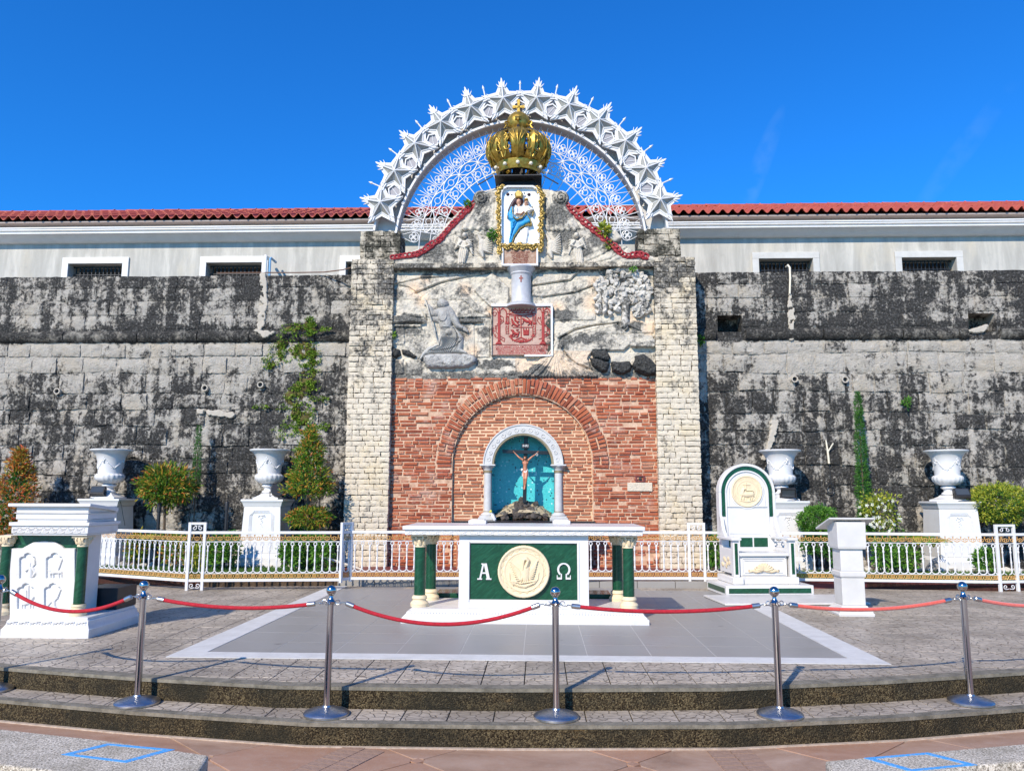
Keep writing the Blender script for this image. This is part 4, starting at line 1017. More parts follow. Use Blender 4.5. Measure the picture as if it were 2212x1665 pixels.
# little bottle bouquet at the left column foot
a=at(1069,1121,Y=MY-.02)
bo=thing('flower_bottle','small white wrapped bottle holding yellow blooms, leaning by the left niche column','flowers',(a.x,MY-.02,NZ0+.012)); bo.rotation_euler=(0,R(-28),0)
MB().lathe([(.03,0),(.034,.02),(.034,.10),(.015,.13),(.013,.15)],14).build('bottle',MT['white'],bo)
for k in range(5): MB().ball((random.uniform(-.025,.025),random.uniform(-.02,.02),.165+random.uniform(0,.03)),.016,7,5).build('bloom',paint('yellow_bloom',(.65,.60,.08),.7),bo)

# ======================= RELIEF PANEL =======================
z3=zm(1380,850,2.1686); RY=MY+.135
random.seed(8)
rel=thing('carved_relief','weathered stone relief of hills, river and boulders above the brick arch','relief',(0,0,0))
def STN(q,a,b,rx,ry,w):
    n=vnoise(q.U,q.V,max(8,min(rx,ry)*.8),int(a)%97)-.5; d=np.hypot((q.U-a)/rx,(q.V-b)/ry)+n*1.3; q.st=np.maximum(q.st,w*np.clip((1.15-d)/.5,0,1))
s=Sc(38,2135,236,1112,3.6,RY,z3,0.); s.mask[:]=True
P3=lambda *a:list(a)
s.poly([(60,392),(190,398),(300,470),(325,640),(55,640)],.035,14,wob=8)
s.poly([(250,520),(350,440),(430,375),(520,348),(600,372),(650,430),(760,560),(840,640),(500,650),(330,640)],.042,16,wob=8)
s.poly([(700,425),(848,278),(900,320),(985,400),(985,545),(835,560),(770,500)],.055,12,wob=6)
s.poly([(600,420),(700,500),(835,600),(835,640),(720,600),(610,500)],.065,8,wob=5)
s.poly([(60,300),(560,312),(640,322),(450,365),(265,445),(200,400),(100,380),(60,390)],.04,6,wob=4)
s.poly([(1160,300),(1510,292),(1470,342),(1160,392)],.05,6,wob=4)
s.poly([(1160,395),(1640,330),(1660,380),(1500,440),(1240,478),(1160,470)],.04,6,wob=4)
s.poly([(1330,560),(1430,520),(1560,560),(1660,600),(1660,660),(1330,665)],.03,10,wob=8)
s.poly([(1330,675),(1500,680),(1640,690),(1500,740),(1330,815)],.045,7,wob=6)
# ledge left and centre
s.poly([(45,618),(150,612),(290,640),(345,655),(335,688),(45,690)],.115,16,wob=16); STN(s,190,650,165,42,1.1)
s.poly([(45,690),(300,690),(300,712),(45,712)],.07,5)
s.poly([(600,655),(640,640),(780,665),(780,682),(600,684)],.075,8,wob=9); STN(s,690,662,95,26,.9)
# block work behind
for blk in [(60,712,170,850,.03),(175,712,330,780,.02),(600,690,715,960,.025),(725,700,835,950,.03),(1930,670,2110,760,.03),(1330,830,1480,900,.02),(60,960,160,1080,.03),(170,960,300,1085,.02),(720,960,1040,1085,.02),(1460,780,1640,900,.03),(1650,760,1800,900,.035)]:
    s.poly([(blk[0],blk[1]),(blk[2],blk[1]),(blk[2],blk[3]),(blk[0],blk[3])],blk[4],8,wob=8)
STN(s,110,1030,60,60,.8); STN(s,170,740,110,35,.6); STN(s,640,760,45,60,.5); STN(s,780,760,60,50,.5); STN(s,420,420,60,40,.4); STN(s,120,460,50,50,.4); STN(s,640,430,60,40,.5); STN(s,330,320,70,30,.7); STN(s,260,1000,120,60,.45)
# right plateau with the river edge
s.poly([(1350,840),(1440,780),(1560,735),(1830,685),(1900,750),(2110,770),(2118,860),(1930,860),(1880,900),(1640,900),(1600,960),(1640,1050),(1500,1000),(1420,930),(1400,860)],.07,14,wob=12)
s.poly([(1915,850),(1990,835),(2120,800),(2120,876),(1935,874)],.13,8,wob=5)
# river: deep channel, then strands
s.groove([(1830,684),(1650,700),(1500,735),(1400,790),(1335,830)],16,.10)
rnd=random.Random(5)
for k in range(26):
    t=k/25; e=(1060+600*t,1092); mid=(1330+30*math.sin(t*5)+70*(t-.5),930+30*abs(t-.5)); top=(1350+rnd.uniform(-15,60)*t,800+rnd.uniform(0,60))
    pts=[]
    for i in range(9):
        q=i/8; x=(1-q)**2*top[0]+2*q*(1-q)*mid[0]+q*q*e[0]; y=(1-q)**2*top[1]+2*q*(1-q)*mid[1]+q*q*e[1]; pts.append((x+rnd.uniform(-4,4),y))
    s.cap(pts,[12,11,10,10,11,12,12,13,14],.055+.04*rnd.random())
for k in range(7):
    pts=[(1820-k*6,690+k*3),(1640,712+k*6),(1500,745+k*9),(1400,800+k*10),(1345,850+k*8)]; s.cap(pts,6,.06+.01*(k%3))
s.pe[(s.V>900)&(s.U>1030)&(s.U<1660)]=.7
for (px,py,r_) in [(250,420,70),(640,420,60),(1640,520,90),(1990,640,80),(1650,360,60),(840,590,50),(650,760,50),(700,900,60),(300,500,60),(330,330,50),(1360,560,60),(2080,720,60),(110,1000,40),(1150,1080,120)]:
    s.pe=np.maximum(s.pe,np.clip(1.3-np.hypot(s.U-px,s.V-py)/r_,0,1))
STN(s,1560,805,90,42,1.1); STN(s,1400,625,95,50,.9); STN(s,880,1000,150,40,.9); STN(s,560,270,500,26,.8); STN(s,1500,265,300,24,.8); STN(s,1420,820,50,60,.9); STN(s,1850,700,60,40,.7); STN(s,1750,860,80,50,.5); STN(s,1980,700,60,40,.5); STN(s,1700,800,200,60,.35); STN(s,2060,320,45,60,.7); STN(s,1640,1010,60,50,.7); STN(s,1220,1040,90,35,.9)
s.st+=np.clip((s.V-1040)/60,0,.6)
s.groove([(100,378),(300,332),(560,315)],8,.05).groove([(250,447),(450,367),(640,322),(850,284)],8,.05).groove([(1165,392),(1460,347),(1512,294)],8,.05).groove([(1250,477),(1500,442),(1645,386)],8,.05)
s.groove([(60,498),(300,502)],4,.02).groove([(350,502),(830,505)],4,.02).groove([(800,700),(1040,690)],4,.01).groove([(1700,770),(2110,770)],5,.02)
s.noise(.030,30,3).noise(.014,9,4)
s.build('relief_field',MT['relief'],rel,full=True)
MB().box(BX0,BX1,RY+.05,RY+.5,BZ1+.005,6.1).build('relief_core',MT['mortar'],rel,0)
# boulders and dark rocks
def chunk(poly,h,name='boulder',mat='darkrock',bev=26,seed=1,wob=14,st=.6):
    us=[p[0] for p in poly]; vs_=[p[1] for p in poly]
    q=Sc(min(us)-8,max(us)+8,min(vs_)-8,max(vs_)+8,3.2,RY,z3); q.poly(poly,h,bev,wob=wob,round_=True); q.st[:]=st; q.noise(h*.35,16,seed).noise(h*.15,6,seed+1); q.H=np.maximum(q.H,.0); return q.build(name,MT[mat],rel)
chunk([(40,870),(70,862),(135,888),(140,930),(100,960),(45,920)],.11,seed=2,st=1.2); chunk([(140,885),(200,890),(262,940),(240,958),(150,925)],.09,seed=3,st=1.2)
chunk([(1620,900),(1660,885),(1700,900),(1735,880),(1775,940),(1760,980),(1640,960)],.10,seed=4,st=1.3)
chunk([(1610,950),(1680,960),(1765,990),(1750,1060),(1700,1065),(1630,1010)],.14,seed=5)
chunk([(1780,985),(1920,980),(1942,1010),(1935,1060),(1850,1085),(1782,1060)],.14,seed=6)
chunk([(1965,940),(2030,925),(2080,960),(2128,1010),(2125,1085),(2060,1100),(1960,1060),(1945,1010)],.20,seed=7)
z5=zm(1350,1060,4.9156)
q=Sc(840,1835,1035,1330,6.5,RY,z5); q.poly([(860,1080),(1000,1052),(1600,1045),(1740,1070),(1815,1130),(1800,1220),(1650,1300),(1300,1320),(950,1310),(860,1190)],.14,70,wob=20,round_=True); q.st[:]=.25; q.noise(.04,60,9).noise(.02,18,10); q.H=np.maximum(q.H,0); q.build('plinth_rock',MT['figure'],rel)
# kneeling figure
KH=.72
kn=thing('kneeling_figure','carved grey figure kneeling with a staff on a rock in the relief, seen from behind','statue',(0,0,0))
q=Sc(780,1680,60,1150,5.2,RY,z5)
q.poly([(1160,590),(1390,560),(1480,640),(1570,760),(1575,880),(1540,1050),(1290,1055),(950,1055),(900,1010),(960,930),(1100,880),(1150,720)],.17,90,round_=True)
q.cap([(960,1000),(880,1040),(815,1140)],[70,40,22],.09); q.cap([(1290,1000),(1480,990),(1620,1045)],[60,55,22],.15)
q.cap([(1250,330),(1250,480),(1260,600)],[150,125,105],.18)
q.cap([(1150,330),(1030,350),(985,260),(935,200)],[90,70,48,30],.15); q.cap([(1160,430),(1060,420),(1020,300)],[80,70,40],.10)
q.cap([(1340,340),(1410,450),(1470,560),(1545,600)],[80,68,55,38],.16); q.cap([(1545,595),(1600,625),(1640,660)],[38,36,22],.11)
for k in range(4): q.cap([(1570,600+k*14),(1625+k*8,640+k*13)],[10,7],.135)
q.cap([(905,190),(950,205)],[40,30],.12)
q.ell((1205,180),118,92,.22,.15); q.ell((1215,405),88,112,.16,0,base=.10); q.ell((1215,400),62,85,-.05,0,add=True)
q.ell((1318,680),66,66,.10,0,base=.13); q.cap([(1255,590),(1300,630)],12,.19)
rnd=random.Random(3)
for k in range(13):
    t=k/12; x0=1400-60*t; 
    q.groove([(1180+220*t,600),(1190+300*t,760+20*t),(1150+240*t*t,900+60*t),(960+380*t,1010+20*t)],10,.055)
for k in range(6): q.groove([(1390+20*k,600+10*k),(1540-25*k,820+30*k),(1420-60*k,1000)],8,.035)
for k in range(5): q.groove([(1130,300+40*k),(1180,470+30*k),(1260,560)],5,.015); q.groove([(1380,380+40*k),(1420,420+40*k)],5,.02); q.groove([(1020+10*k,300),(1060+15*k,430)],5,.014)
for k in range(7): a=k*.9; q.groove([(1205+90*math.cos(a),180+70*math.sin(a)),(1205+30*math.cos(a+1),180+25*math.sin(a+1))],6,.014)
STN(q,1215,410,70,80,.3); STN(q,1400,430,50,70,.4); STN(q,1500,900,80,120,.3); q.noise(.02,14,5).noise(.01,7,6); q.H*=KH; q.H=np.where(q.mask,np.maximum(q.H,.01),0); q.build('body',MT['figure'],kn)
st_=[at(*z5(a,b),Y=RY-y) for a,b,y in ((870,62,.10),(925,200,.14),(1000,500,.13),(1060,720,.11),(1125,895,.09))]
MB().tube(st_,.016,8).build('staff',MT['relief'],kn)
# carved tree
tr=thing('carved_tree','carved stone tree with lumpy leaf clusters at the right end of the relief','carving',(0,0,0))
q=Sc(1620,2110,480,770,3.4,RY,z3); q.cap([(1885,690),(1890,600),(1895,500)],[34,30,34],.10); q.cap([(1885,660),(1870,700),(1825,755)],[22,13,7],.07); q.cap([(1885,665),(1930,700),(2010,740)],[22,12,6],.07); q.cap([(1885,665),(1905,715),(1870,760)],[18,10,5],.06); q.cap([(1890,540),(1800,500)],[20,12],.09); q.cap([(1895,540),(1980,500)],[20,12],.09); q.st[:]=.5; q.noise(.012,10,3); q.H=np.where(q.mask,np.maximum(q.H,.01),0); q.build('trunk',MT['tree'],tr)
rnd=random.Random(12)
lf=[rockmesh(1,'leaf_cluster',MT['tree'],60+k,(1,.8,.72),2,.7) for k in range(6)]
spots=[]
for k in range(900):
    u=rnd.uniform(1655,2095); v=rnd.uniform(255,620); e=((u-1870)/215)**2+((v-420)/165)**2
    lobe=((u-1745)/95)**2+((v-560)/48)**2<1 or ((u-2000)/85)**2+((v-560)/52)**2<1
    if not(e<1 or lobe): continue
    if 1840<u<1940 and v>500: continue
    if any((u-a)**2+(v-b)**2<27**2 for a,b in spots): continue
    spots.append((u,v))
for u,v in spots:
    c=at(*z3(u,v),Y=RY-.05); r_=rnd.uniform(.06,.10); inst('leaf_cluster',rnd.choice(lf),tr,(c.x,RY-.03-rnd.uniform(0,.05),c.z),(rnd.uniform(-.4,.4),rnd.uniform(0,6),rnd.uniform(-.4,.4)),(r_,r_,r_*.9))
# stone column and coat-of-arms tablet
cx=X(1126,620,RY); r_=.205; zt=Z(1126,573,MY-.1); zb=Z(1126,659,MY-.1)
co=thing('marble_column','short pale marble column with a small red cross above the red tablet','column',(cx,RY-.05,zb))
H_=zt-zb
cm=paint('streaked_white_marble',(.50,.50,.52),.4,.14,.003,9)
MB().lathe([(.29,0),(.29,.03),(.27,.035),(.275,.06),(.235,.075)],32).build('base',cm,co)
MB().lathe([(.215,.07),(.195,.10),(.195,H_-.18),(.205,H_-.16)],32).build('shaft',cm,co)
MB().lathe([(.20,H_-.17),(.225,H_-.14),(.215,H_-.12),(.26,H_-.06),(.285,H_-.03),(.285,H_-.004)],32).build('capital',cm,co)
rc=paint('rust_red',(.30,.09,.07),.7)
MB().box(-.013,.013,-.203,-.185,H_-.34,H_-.21).box(-.04,-.0135,-.200,-.17,H_-.275,H_-.25).box(.0135,.04,-.200,-.17,H_-.275,H_-.25).build('cross_mark',rc,co,0)
# tablet
zt8=zm(1770,1090,8.326); TY=RY-.07
tb=thing('arms_tablet','square stone tablet with a red coat of arms and lettering in a white frame','tablet',(0,0,0))
A=at(*zt8(20,110),Y=TY); B=at(*zt8(1780,1560),Y=TY)
m=N('tablet_cream',.8); p=m.pos(); c=m.ramp(m.noise(p,6,8,.7),[(.3,(.34,.20,.16)),(.65,(.54,.38,.30))]); c=m.mix(m.ramp(m.noise(p,9,9,.75),[(.56,0),(.7,.5)]),c,(.38,.36,.30)); sx,sy,sz=m.sep(p)
lich=m.ramp(m.math('ADD',m.noise(p,10,8,.7),m.math('MULTIPLY',m.math('SUBTRACT',sx,A.x+.85),.8)),[(.64,0),(.70,1)]); c=m.mix(lich,c,(.035,.04,.03)); m.col(c); m.bump(m.noise(p,40,7),.006); MT['tabcream']=m.mat
MB().box(A.x,B.x,TY,RY+.05,B.z,A.z).build('slab',MT['tabcream'],tb,0,.006)
for (x0,y0,x1,y1) in ((-5,50,1820,110),(1770,110,1840,1600),(985,1560,1770,1610),(-5,112,18,1590)):
    a,b=at(*zt8(x0,y0),Y=TY),at(*zt8(x1,y1),Y=TY); MB().box(a.x,b.x,TY-.035,RY+.03,b.z,a.z).build('frame_bar',MT['white'] if x0!=-5 or y0==50 else MT['mortar'],tb,0,.004)
q=Sc(25,1770,130,1260,7,TY-.001,zt8)
def cp(pts,r,h=.012): q.cap(pts,r,h)
for c0,sg in ((225,1),(1545,1)): # two pillars with banners
    q.poly([(c0-45,300),(c0+45,300),(c0+45,1160),(c0-45,1160)],.014,14); q.poly([(c0-60,1160),(c0+50,1160),(c0+100,1250),(c0-125,1250)],.02,10); q.poly([(c0-75,260),(c0+60,260),(c0+45,300),(c0-50,300)],.016,8)
    cp([(c0-50,230),(c0-130,170),(c0-170,210)],14); cp([(c0+30,230),(c0+110,160),(c0+200,230),(c0+230,330)],18); cp([(c0,240),(c0,150)],16)
for pts in ([(260,380),(350,440),(360,560),(250,650),(100,700)],[(270,470),(300,560),(160,640)],[(50,740),(45,880),(110,1020),(280,1100),(370,1160)],[(140,720),(130,880),(280,1010),(390,1070),(380,1160)],[(1400,430),(1370,540),(1450,640),(1620,700),(1740,800)],[(1460,420),(1480,560),(1600,620)],[(1740,800),(1730,930),(1640,1010),(1420,1090)],[(1660,760),(1660,900),(1560,1000)]): cp(pts,11)
cp([(60,270),(40,370),(110,390),(150,300),(80,280)],9); cp([(1600,270),(1680,250),(1690,360),(1610,400)],9)
# crown line and shield
cp([(460,330),(640,310),(880,300),(1120,310),(1310,330)],13); cp([(540,350),(880,385),(1220,350)],16)
for k in range(7): x0=520+k*115; cp([(x0,300),(x0+20,200),(x0+45,260),(x0+80,170),(x0+100,290)],9)
cp([(440,330),(430,560),(420,640)],13);cp([(520,340),(520,560)],11); cp([(470,360),(470,420),(500,420)],7); cp([(1240,340),(1225,560)],12); cp([(1330,340),(1330,560)],11)
for (x0,y0) in ((480,610),(1280,620),(590,1000),(1250,990)):
    for k in range(8): a=k*PI/4+.3; cp([(x0,y0),(x0+85*math.cos(a),y0+70*math.sin(a))],[18,7])
for x0 in (430,510,1235,1320):
    cp([(x0,680),(x0-5,800),(x0+5,930)],11); 
for k in range(5): cp([(450,720+50*k),(500,735+50*k)],8); cp([(1250,720+50*k),(1320,735+50*k)],8); cp([(450,400+34*k),(510,410+34*k)],7);cp([(1250,400+34*k),(1320,410+34*k)],7)
cp([(880,390),(885,1060)],17); cp([(640,735),(1230,735)],17); cp([(560,400),(880,405)],7); cp([(560,1000),(560,1020),(620,1100),(740,1160),(880,1170),(1050,1170),(1150,1120),(1230,1050)],22); cp([(700,1120),(880,1040),(1060,1120)],20); cp([(580,1080),(880,1200),(1180,1080)],9)
for k in range(12): a=k*.5; x0=600+k*55; cp([(x0,1090+30*math.sin(k*.5)),(x0+25,1150+15*math.sin(k))],8)
q.poly([(790,1110),(980,1110),(950,1200),(930,1215),(905,1160),(880,1165),(850,1215),(800,1190)],.018,10)
# animals
cp([(600,480),(640,600),(700,660),(760,690)],[20,38,34,24],.022); cp([(700,440),(705,540),(780,570),(830,560)],[34,26,30,12],.022); cp([(780,440),(800,500),(840,500)],[18,12,10],.02); cp([(640,640),(600,690)],16,.02); cp([(760,600),(830,660),(760,700)],18,.02)
cp([(960,500),(1050,560),(1170,570),(1180,640)],[38,44,44,22],.024); cp([(930,470),(960,500)],[24,34],.024); cp([(930,560),(960,570)],14,.02); cp([(1180,560),(1110,480),(1050,440),(1020,400)],12,.02); cp([(1150,620),(1090,670)],18,.022); cp([(1180,620),(1190,680)],16,.02); cp([(950,600),(910,640)],12,.02)
cp([(630,840),(660,900),(740,940),(800,930)],[36,44,40,34],.024); cp([(580,820),(640,840)],[16,30],.024); cp([(640,930),(570,980),(620,990)],14,.02); cp([(700,970),(660,1020)],16,.02); cp([(790,960),(780,1020),(720,1030)],[26,18,14],.022); cp([(800,920),(840,870),(760,850),(740,810),(810,800)],12,.02)
q.poly([(940,810),(1130,810),(1120,980),(950,980)],.012,8); 
for k in range(3): cp([(960+k*75,810),(960+k*75,770)],14,.02); 
for k in range(4): cp([(960,840+36*k),(1110,840+36*k)],6,.02); cp([(970+k*40,830),(975+k*40,970)],5,.02)
cp([(25,1255),(1770,1262)],8,.012)
q.H+=0; q.build('red_emblem',MT['redcoat'],tb,eps=0)
rows=['GATOLEIRREZ GTIOI AMCDOPH SCEPAL NOR','MAGNOTCO REDESTAOSAPHES VLOELCATO','REINDOCOME DESTEICTRADICOLE POPEL','ABCROSTERSEOPARTTMASTEAVDAREXOP']
for k,t in enumerate(rows):
    a=at(*zt8(900,1320+k*67),Y=TY); text_obj(t,.062,MT['redcoat'],tb,(a.x,TY-.001,a.z),'lettering',ext=.001,sx=.80,bold=.0012)
for t,u,v in (('P',265,430),('L',320,520),('V',225,625),('S',110,760),('V',80,850),('L',120,960),('T',300,1090),('V',1430,470),('L',1500,600),('T',1620,690),('R',1690,830),('A',1640,960)):
    a=at(*zt8(u,v),Y=TY); text_obj(t,.055,MT['redcoat'],tb,(a.x,TY-.004,a.z),'lettering',ext=.004,bold=.001)
# ======================= GABLE =======================
gb=thing('stone_gable','carved stone gable with scrolls and angels on the ledge above the relief','gable',(0,0,0)); GY=MY+.04
OUT=[(846,576),(846,560),(880,553),(917,540),(947,515),(975,482),(1003,455),(1022,440),(1024,422),(1045,413),(1075,409),(1085,402),(1160,402),(1175,409),(1205,414),(1222,425),(1227,445),(1248,468),(1290,505),(1335,538),(1350,549),(1400,558),(1412,562),(1412,576)]
q=Sc(840,1418,396,578,1.35,GY); q.poly(OUT,.0,1); q.mask=q.sd(OUT)>0; q.H[:]=0.03
q.st[(q.U>917)&(q.U<1060)&(q.V>500)&(q.V<560)]=.3
for (a,b,r_,w_) in ((940,545,26,1.),(1010,520,26,.7),(1000,540,20,.4),(1215,505,22,1.3),(1240,520,30,.5),(1290,515,24,1.1),(1320,535,22,.9),(1268,545,16,.6)):
    q.st=np.maximum(q.st,np.clip(w_*(1.4-np.hypot(q.U-a,(q.V-b)*1.3)/r_),0,w_))
# raised smooth bands on the right, cracks
q.poly([(1190,560),(1260,520),(1330,498),(1345,515),(1290,545),(1210,577),(1190,577)],.02,5,add=True); q.poly([(1240,577),(1300,550),(1350,530),(1375,548),(1300,577)],.02,5,add=True)
q.groove([(1345,520),(1300,552),(1260,570),(1225,580)],3,.035); q.groove([(1360,532),(1320,560),(1280,572),(1265,580)],2.4,.03)
q.groove([(940,520),(1010,500),(1060,515)],2,.02); q.groove([(905,545),(960,552),(1005,560)],2,.015); q.groove([(1000,455),(1000,577)],1.6,.012); q.groove([(950,500),(950,577)],1.6,.01); q.groove([(1330,540),(1310,577)],2,.012)
# pale rim along slopes
for i in range(1,7): q.cap([OUT[i],OUT[i+1]],6,.055)
for i in range(16,22): q.cap([OUT[i],OUT[i+1]],6,.055)
q.poly([(1052,412),(1085,403),(1160,403),(1185,412),(1185,577),(1052,577)],.05,8)
q.noise(.03,16,4).noise(.012,5,6); q.build('gable_field',MT['relief'],gb,sink=.3)
def flat(poly,Y): return [(X(a,b,Y),Z(a,b,Y)) for a,b in poly]
MB().prism_xz(flat(OUT,GY),GY+.02,GY+.42).build('gable_core',MT['mortar'],gb,0)
lz0,lz1=Z(1130,577.5,MY-.04),Z(1130,569,MY-.04)
rm_=MB(); rm_.box(LPX1+.003,RPX0-.003,MY-.05,RY+.3,lz0,lz1+.02); rm_.build('ledge',MT['pillar'],gb,0,.012)
# scroll draperies
def dr(sgn):
    q=Sc(995,1082,408,502,1.1,GY-.03) if sgn<0 else Sc(1172,1256,408,502,1.1,GY-.03)
    if sgn<0: P=[(1030,425),(1050,414),(1078,412),(1078,497),(996,497),(1008,478),(1022,450)]; vc=(1039,430); xs=[(1044,1004),(1050,1018),(1057,1034),(1062,1048),(1068,1062),(1073,1072)]
    else: P=[(1222,425),(1204,414),(1176,412),(1176,495),(1254,495),(1240,470),(1226,450)]; vc=(1212,430); xs=[(1208,1240),(1203,1228),(1197,1214),(1192,1204),(1187,1194),(1181,1184)]
    q.poly(P,.05,7,round_=True)
    for a,b in xs: q.cap([(a,430),((a+b)/2,460),(b,494)],[3,5,6],.06); 
    q.ell(vc,17,18,.11,0)
    for k in range(26):
        t=k/25; t2=(k+1)/25; a=t*2*PI*1.8; b=t2*2*PI*1.8; r1=14*(1-t*.85); r2=14*(1-t2*.85)
        q.groove([(vc[0]+sgn*-r1*math.cos(a),vc[1]+r1*math.sin(a)),(vc[0]+sgn*-r2*math.cos(b),vc[1]+r2*math.sin(b))],1.7,.03)
    q.noise(.03,6,4); q.H=np.maximum(q.H,0); STN(q,vc[0],vc[1]+40,30,25,.45); q.st+=.4*(np.hypot(q.U-vc[0],q.V-vc[1])<20); q.build('scroll_drapery',MT['relief'],gb)
dr(-1); dr(1)
ang=MT['tree']; MT['angel']=relief_mat('pale_angel_stone',(.66,.60,.50),(.52,.48,.42),.33,.38)
def angel(cx_,flip,y0=500):
    f=lambda x,y:(cx_+flip*x,y)
    q=Sc(cx_-30,cx_+30,496,578,.9,GY-.03)
    q.poly([f(-6,520),f(8,520),f(10,545),f(2,572),f(-14,574),f(-12,548)],.08,6,round_=True); q.ell(f(2,509),5.5,6,.10,0); q.cap([f(6,524),f(14,532),f(4,536)],[4,3.5,2.5],.11); q.cap([f(-5,524),f(-12,532),f(0,538)],[4,3,2.5],.10)
    for k in range(6): q.cap([f(-6+k*.4,520+k),f(-16-k*1.4+3,514+k*5)],[3,1.8],.06); q.cap([f(8,520+k),f(17+k*.4,520+k*6)],[3,1.8],.06)
    for k in range(5): q.groove([f(-8+4*k,540),f(-12+4*k,572)],1,.02)
    q.cap([f(-8,568),f(-16,577)],[5,3],.06); q.H=np.where(q.mask,np.maximum(q.H,.012),0); q.build('angel',MT['angel'],gb)
angel(1002,1); angel(1247,-1)
def wing(cx_,cy_,flip):
    f=lambda x,y:(cx_+flip*x,cy_+y); q=Sc(cx_-24,cx_+24,cy_-32,cy_+36,.8,GY-.03)
    q.cap([f(-6,-6),f(-8,14),f(-4,26)],[8,7,3],.08); q.ell(f(-9,-4),6,7,.08)
    for k in range(9): q.cap([f(-4,12-k*2),f(16-abs(k-3)*.6,18-k*5.4)],[3,1.7],.075)
    for k in range(5): q.cap([f(-8,0),f(-16+k*2,-24+k*2)],[2.5,1.5],.06)
    q.H=np.where(q.mask,np.maximum(q.H,.012),0); q.build('wing',MT['angel'],gb)
wing(1048,530,1); wing(1196,532,1)
# red scrollwork along the slopes
trp=[(848,559),(866,556),(884,554),(902,551),(917,543),(933,530),(950,520),(962,505),(977,488),(990,475),(1005,458),(1018,450),(1025,440)]
trq=[(1226,446),(1234,456),(1245,464),(1258,478),(1270,488),(1285,500),(1297,510),(1310,522),(1326,532),(1341,549),(1353,556),(1370,553),(1385,553),(1398,558)]
rs_=random.Random(9); redm=paint('red_scroll_paint',(.34,.022,.03),.5,.35,.004,20)
crl=[]
for k in range(4):
    mb=MB(); sg=1 if k%2 else -1
    pts=[]
    for i in range(16): t=i/15; r_=.062*(1-t*.8); a=t*2*PI*1.5; pts.append((sg*r_*math.cos(a),-.02*math.sin(a*.5)-.01,r_*math.sin(a)*.85))
    mb.tube(pts,[.022*(1-.4*i/15) for i in range(16)],6); mb.ball((0,0,0),.022,8,5); mb.tube([(-.085,.01,-.035),(-.03,-.015,-.05),(.03,-.02,-.04),(.085,.01,-.03)],[.016,.024,.024,.014],6); mb.ball((.05*sg,0,-.02),.03,7,5)
    crl.append(mb.mesh('red_scroll',redm,60))
def along(pp,step):
    out=[]; acc=0
    P=[Vector((X(a,b,GY-.05),0,Z(a,b,GY-.05))) for a,b in pp]
    for a,b in zip(P,P[1:]):
        L=(b-a).length; d=(b-a)/L
        while acc<L: out.append((a+d*acc,math.atan2(d.z,d.x))); acc+=step
        acc-=L
    return out
for pp in (trp,trq):
    for k,(p,a) in enumerate(along(pp,.085)):
        inst('red_scroll',rs_.choice(crl),gb,(p.x,GY-.03,p.z+.03),(0,-a+rs_.uniform(-.3,.3),0),[rs_.uniform(.85,1.15)]*3)
    P=[(X(a,b,GY-.02),GY+.02,Z(a,b,GY-.02)+.01) for a,b in pp]; MB().tube(P,.045,8).build('red_coping',redm,gb)

# ======================= PAINTED RELIEF IN GILDED FRAME =======================
z2=zm(1700,350,2.7306); VY=MY-.09
md=thing('painted_relief_panel','painted relief of a robed woman and child in a gilded flower frame','relief',(0,0,0))
m=N('panel_cloud_paint',.5); p=m.pos(); m.col(m.mix(m.ramp(m.noise(p,2.6,5,.6,.8),[(.5,0),(.68,.75)]),(.80,.82,.83),(.33,.60,.80))); m.bump(m.noise(p,24,8,.7),.008,.8); MT['cloud']=m.mat
PO=[(292,1000),(296,950),(315,915),(350,897),(590,897),(625,915),(645,950),(650,1000),(650,1455),(292,1455)]
pf=flat([z2(*a) for a in PO],VY+.05); MB().prism_xz(pf,VY+.05,GY+.1).build('back_panel',MT['cloud'],md,0)
rimo=flat([z2(*a) for a in [(280,1000),(284,942),(305,900),(345,882),(595,882),(635,900),(657,942),(662,1000),(662,1470),(280,1470)]],VY+.05)
mb=MB(); 
for i in range(len(pf)-0):
    j=(i+1)%len(pf); mb.prism_xz([pf[i],pf[j],rimo[j],rimo[i]],VY-.03,GY+.1)
mb.build('white_rim',MT['white'],md,0)
def part(name,mat,fn,st=3.2,Yp=None,box=(330,940,640,1450)):
    q=Sc(box[0],box[2],box[1],box[3],st,Yp or VY+.05,z2); fn(q); q.H=np.where(q.mask,np.maximum(q.H,.004),0); return q.build(name,MT[mat],md)
MT['mantle']=paint('blue_mantle_paint',(.015,.30,.62),.4,.45,.004,12); MT['gown']=paint('white_gown_paint',(.80,.79,.76),.5,.1,.004,20); MT['face']=paint('flesh_paint',(.62,.36,.25),.5,.1,.001,20); MT['hair2']=paint('dark_hair_paint',(.035,.012,.02),.5,.4,.002,20)
def f(q):
    q.poly([(380,1075),(345,1150),(350,1200),(375,1225),(378,1300),(358,1440),(395,1448),(415,1380),(470,1300),(530,1255),(585,1240),(560,1130),(600,1100),(585,1080),(500,1150),(430,1180),(405,1140),(410,1080)],.07,26,round_=True)
    for k in range(7): q.groove([(385+18*k,1210),(400+14*k,1300-20*k),(372+6*k,1430-30*k)],7,.022)
part('mantle','mantle',f,box=(330,1060,640,1455))
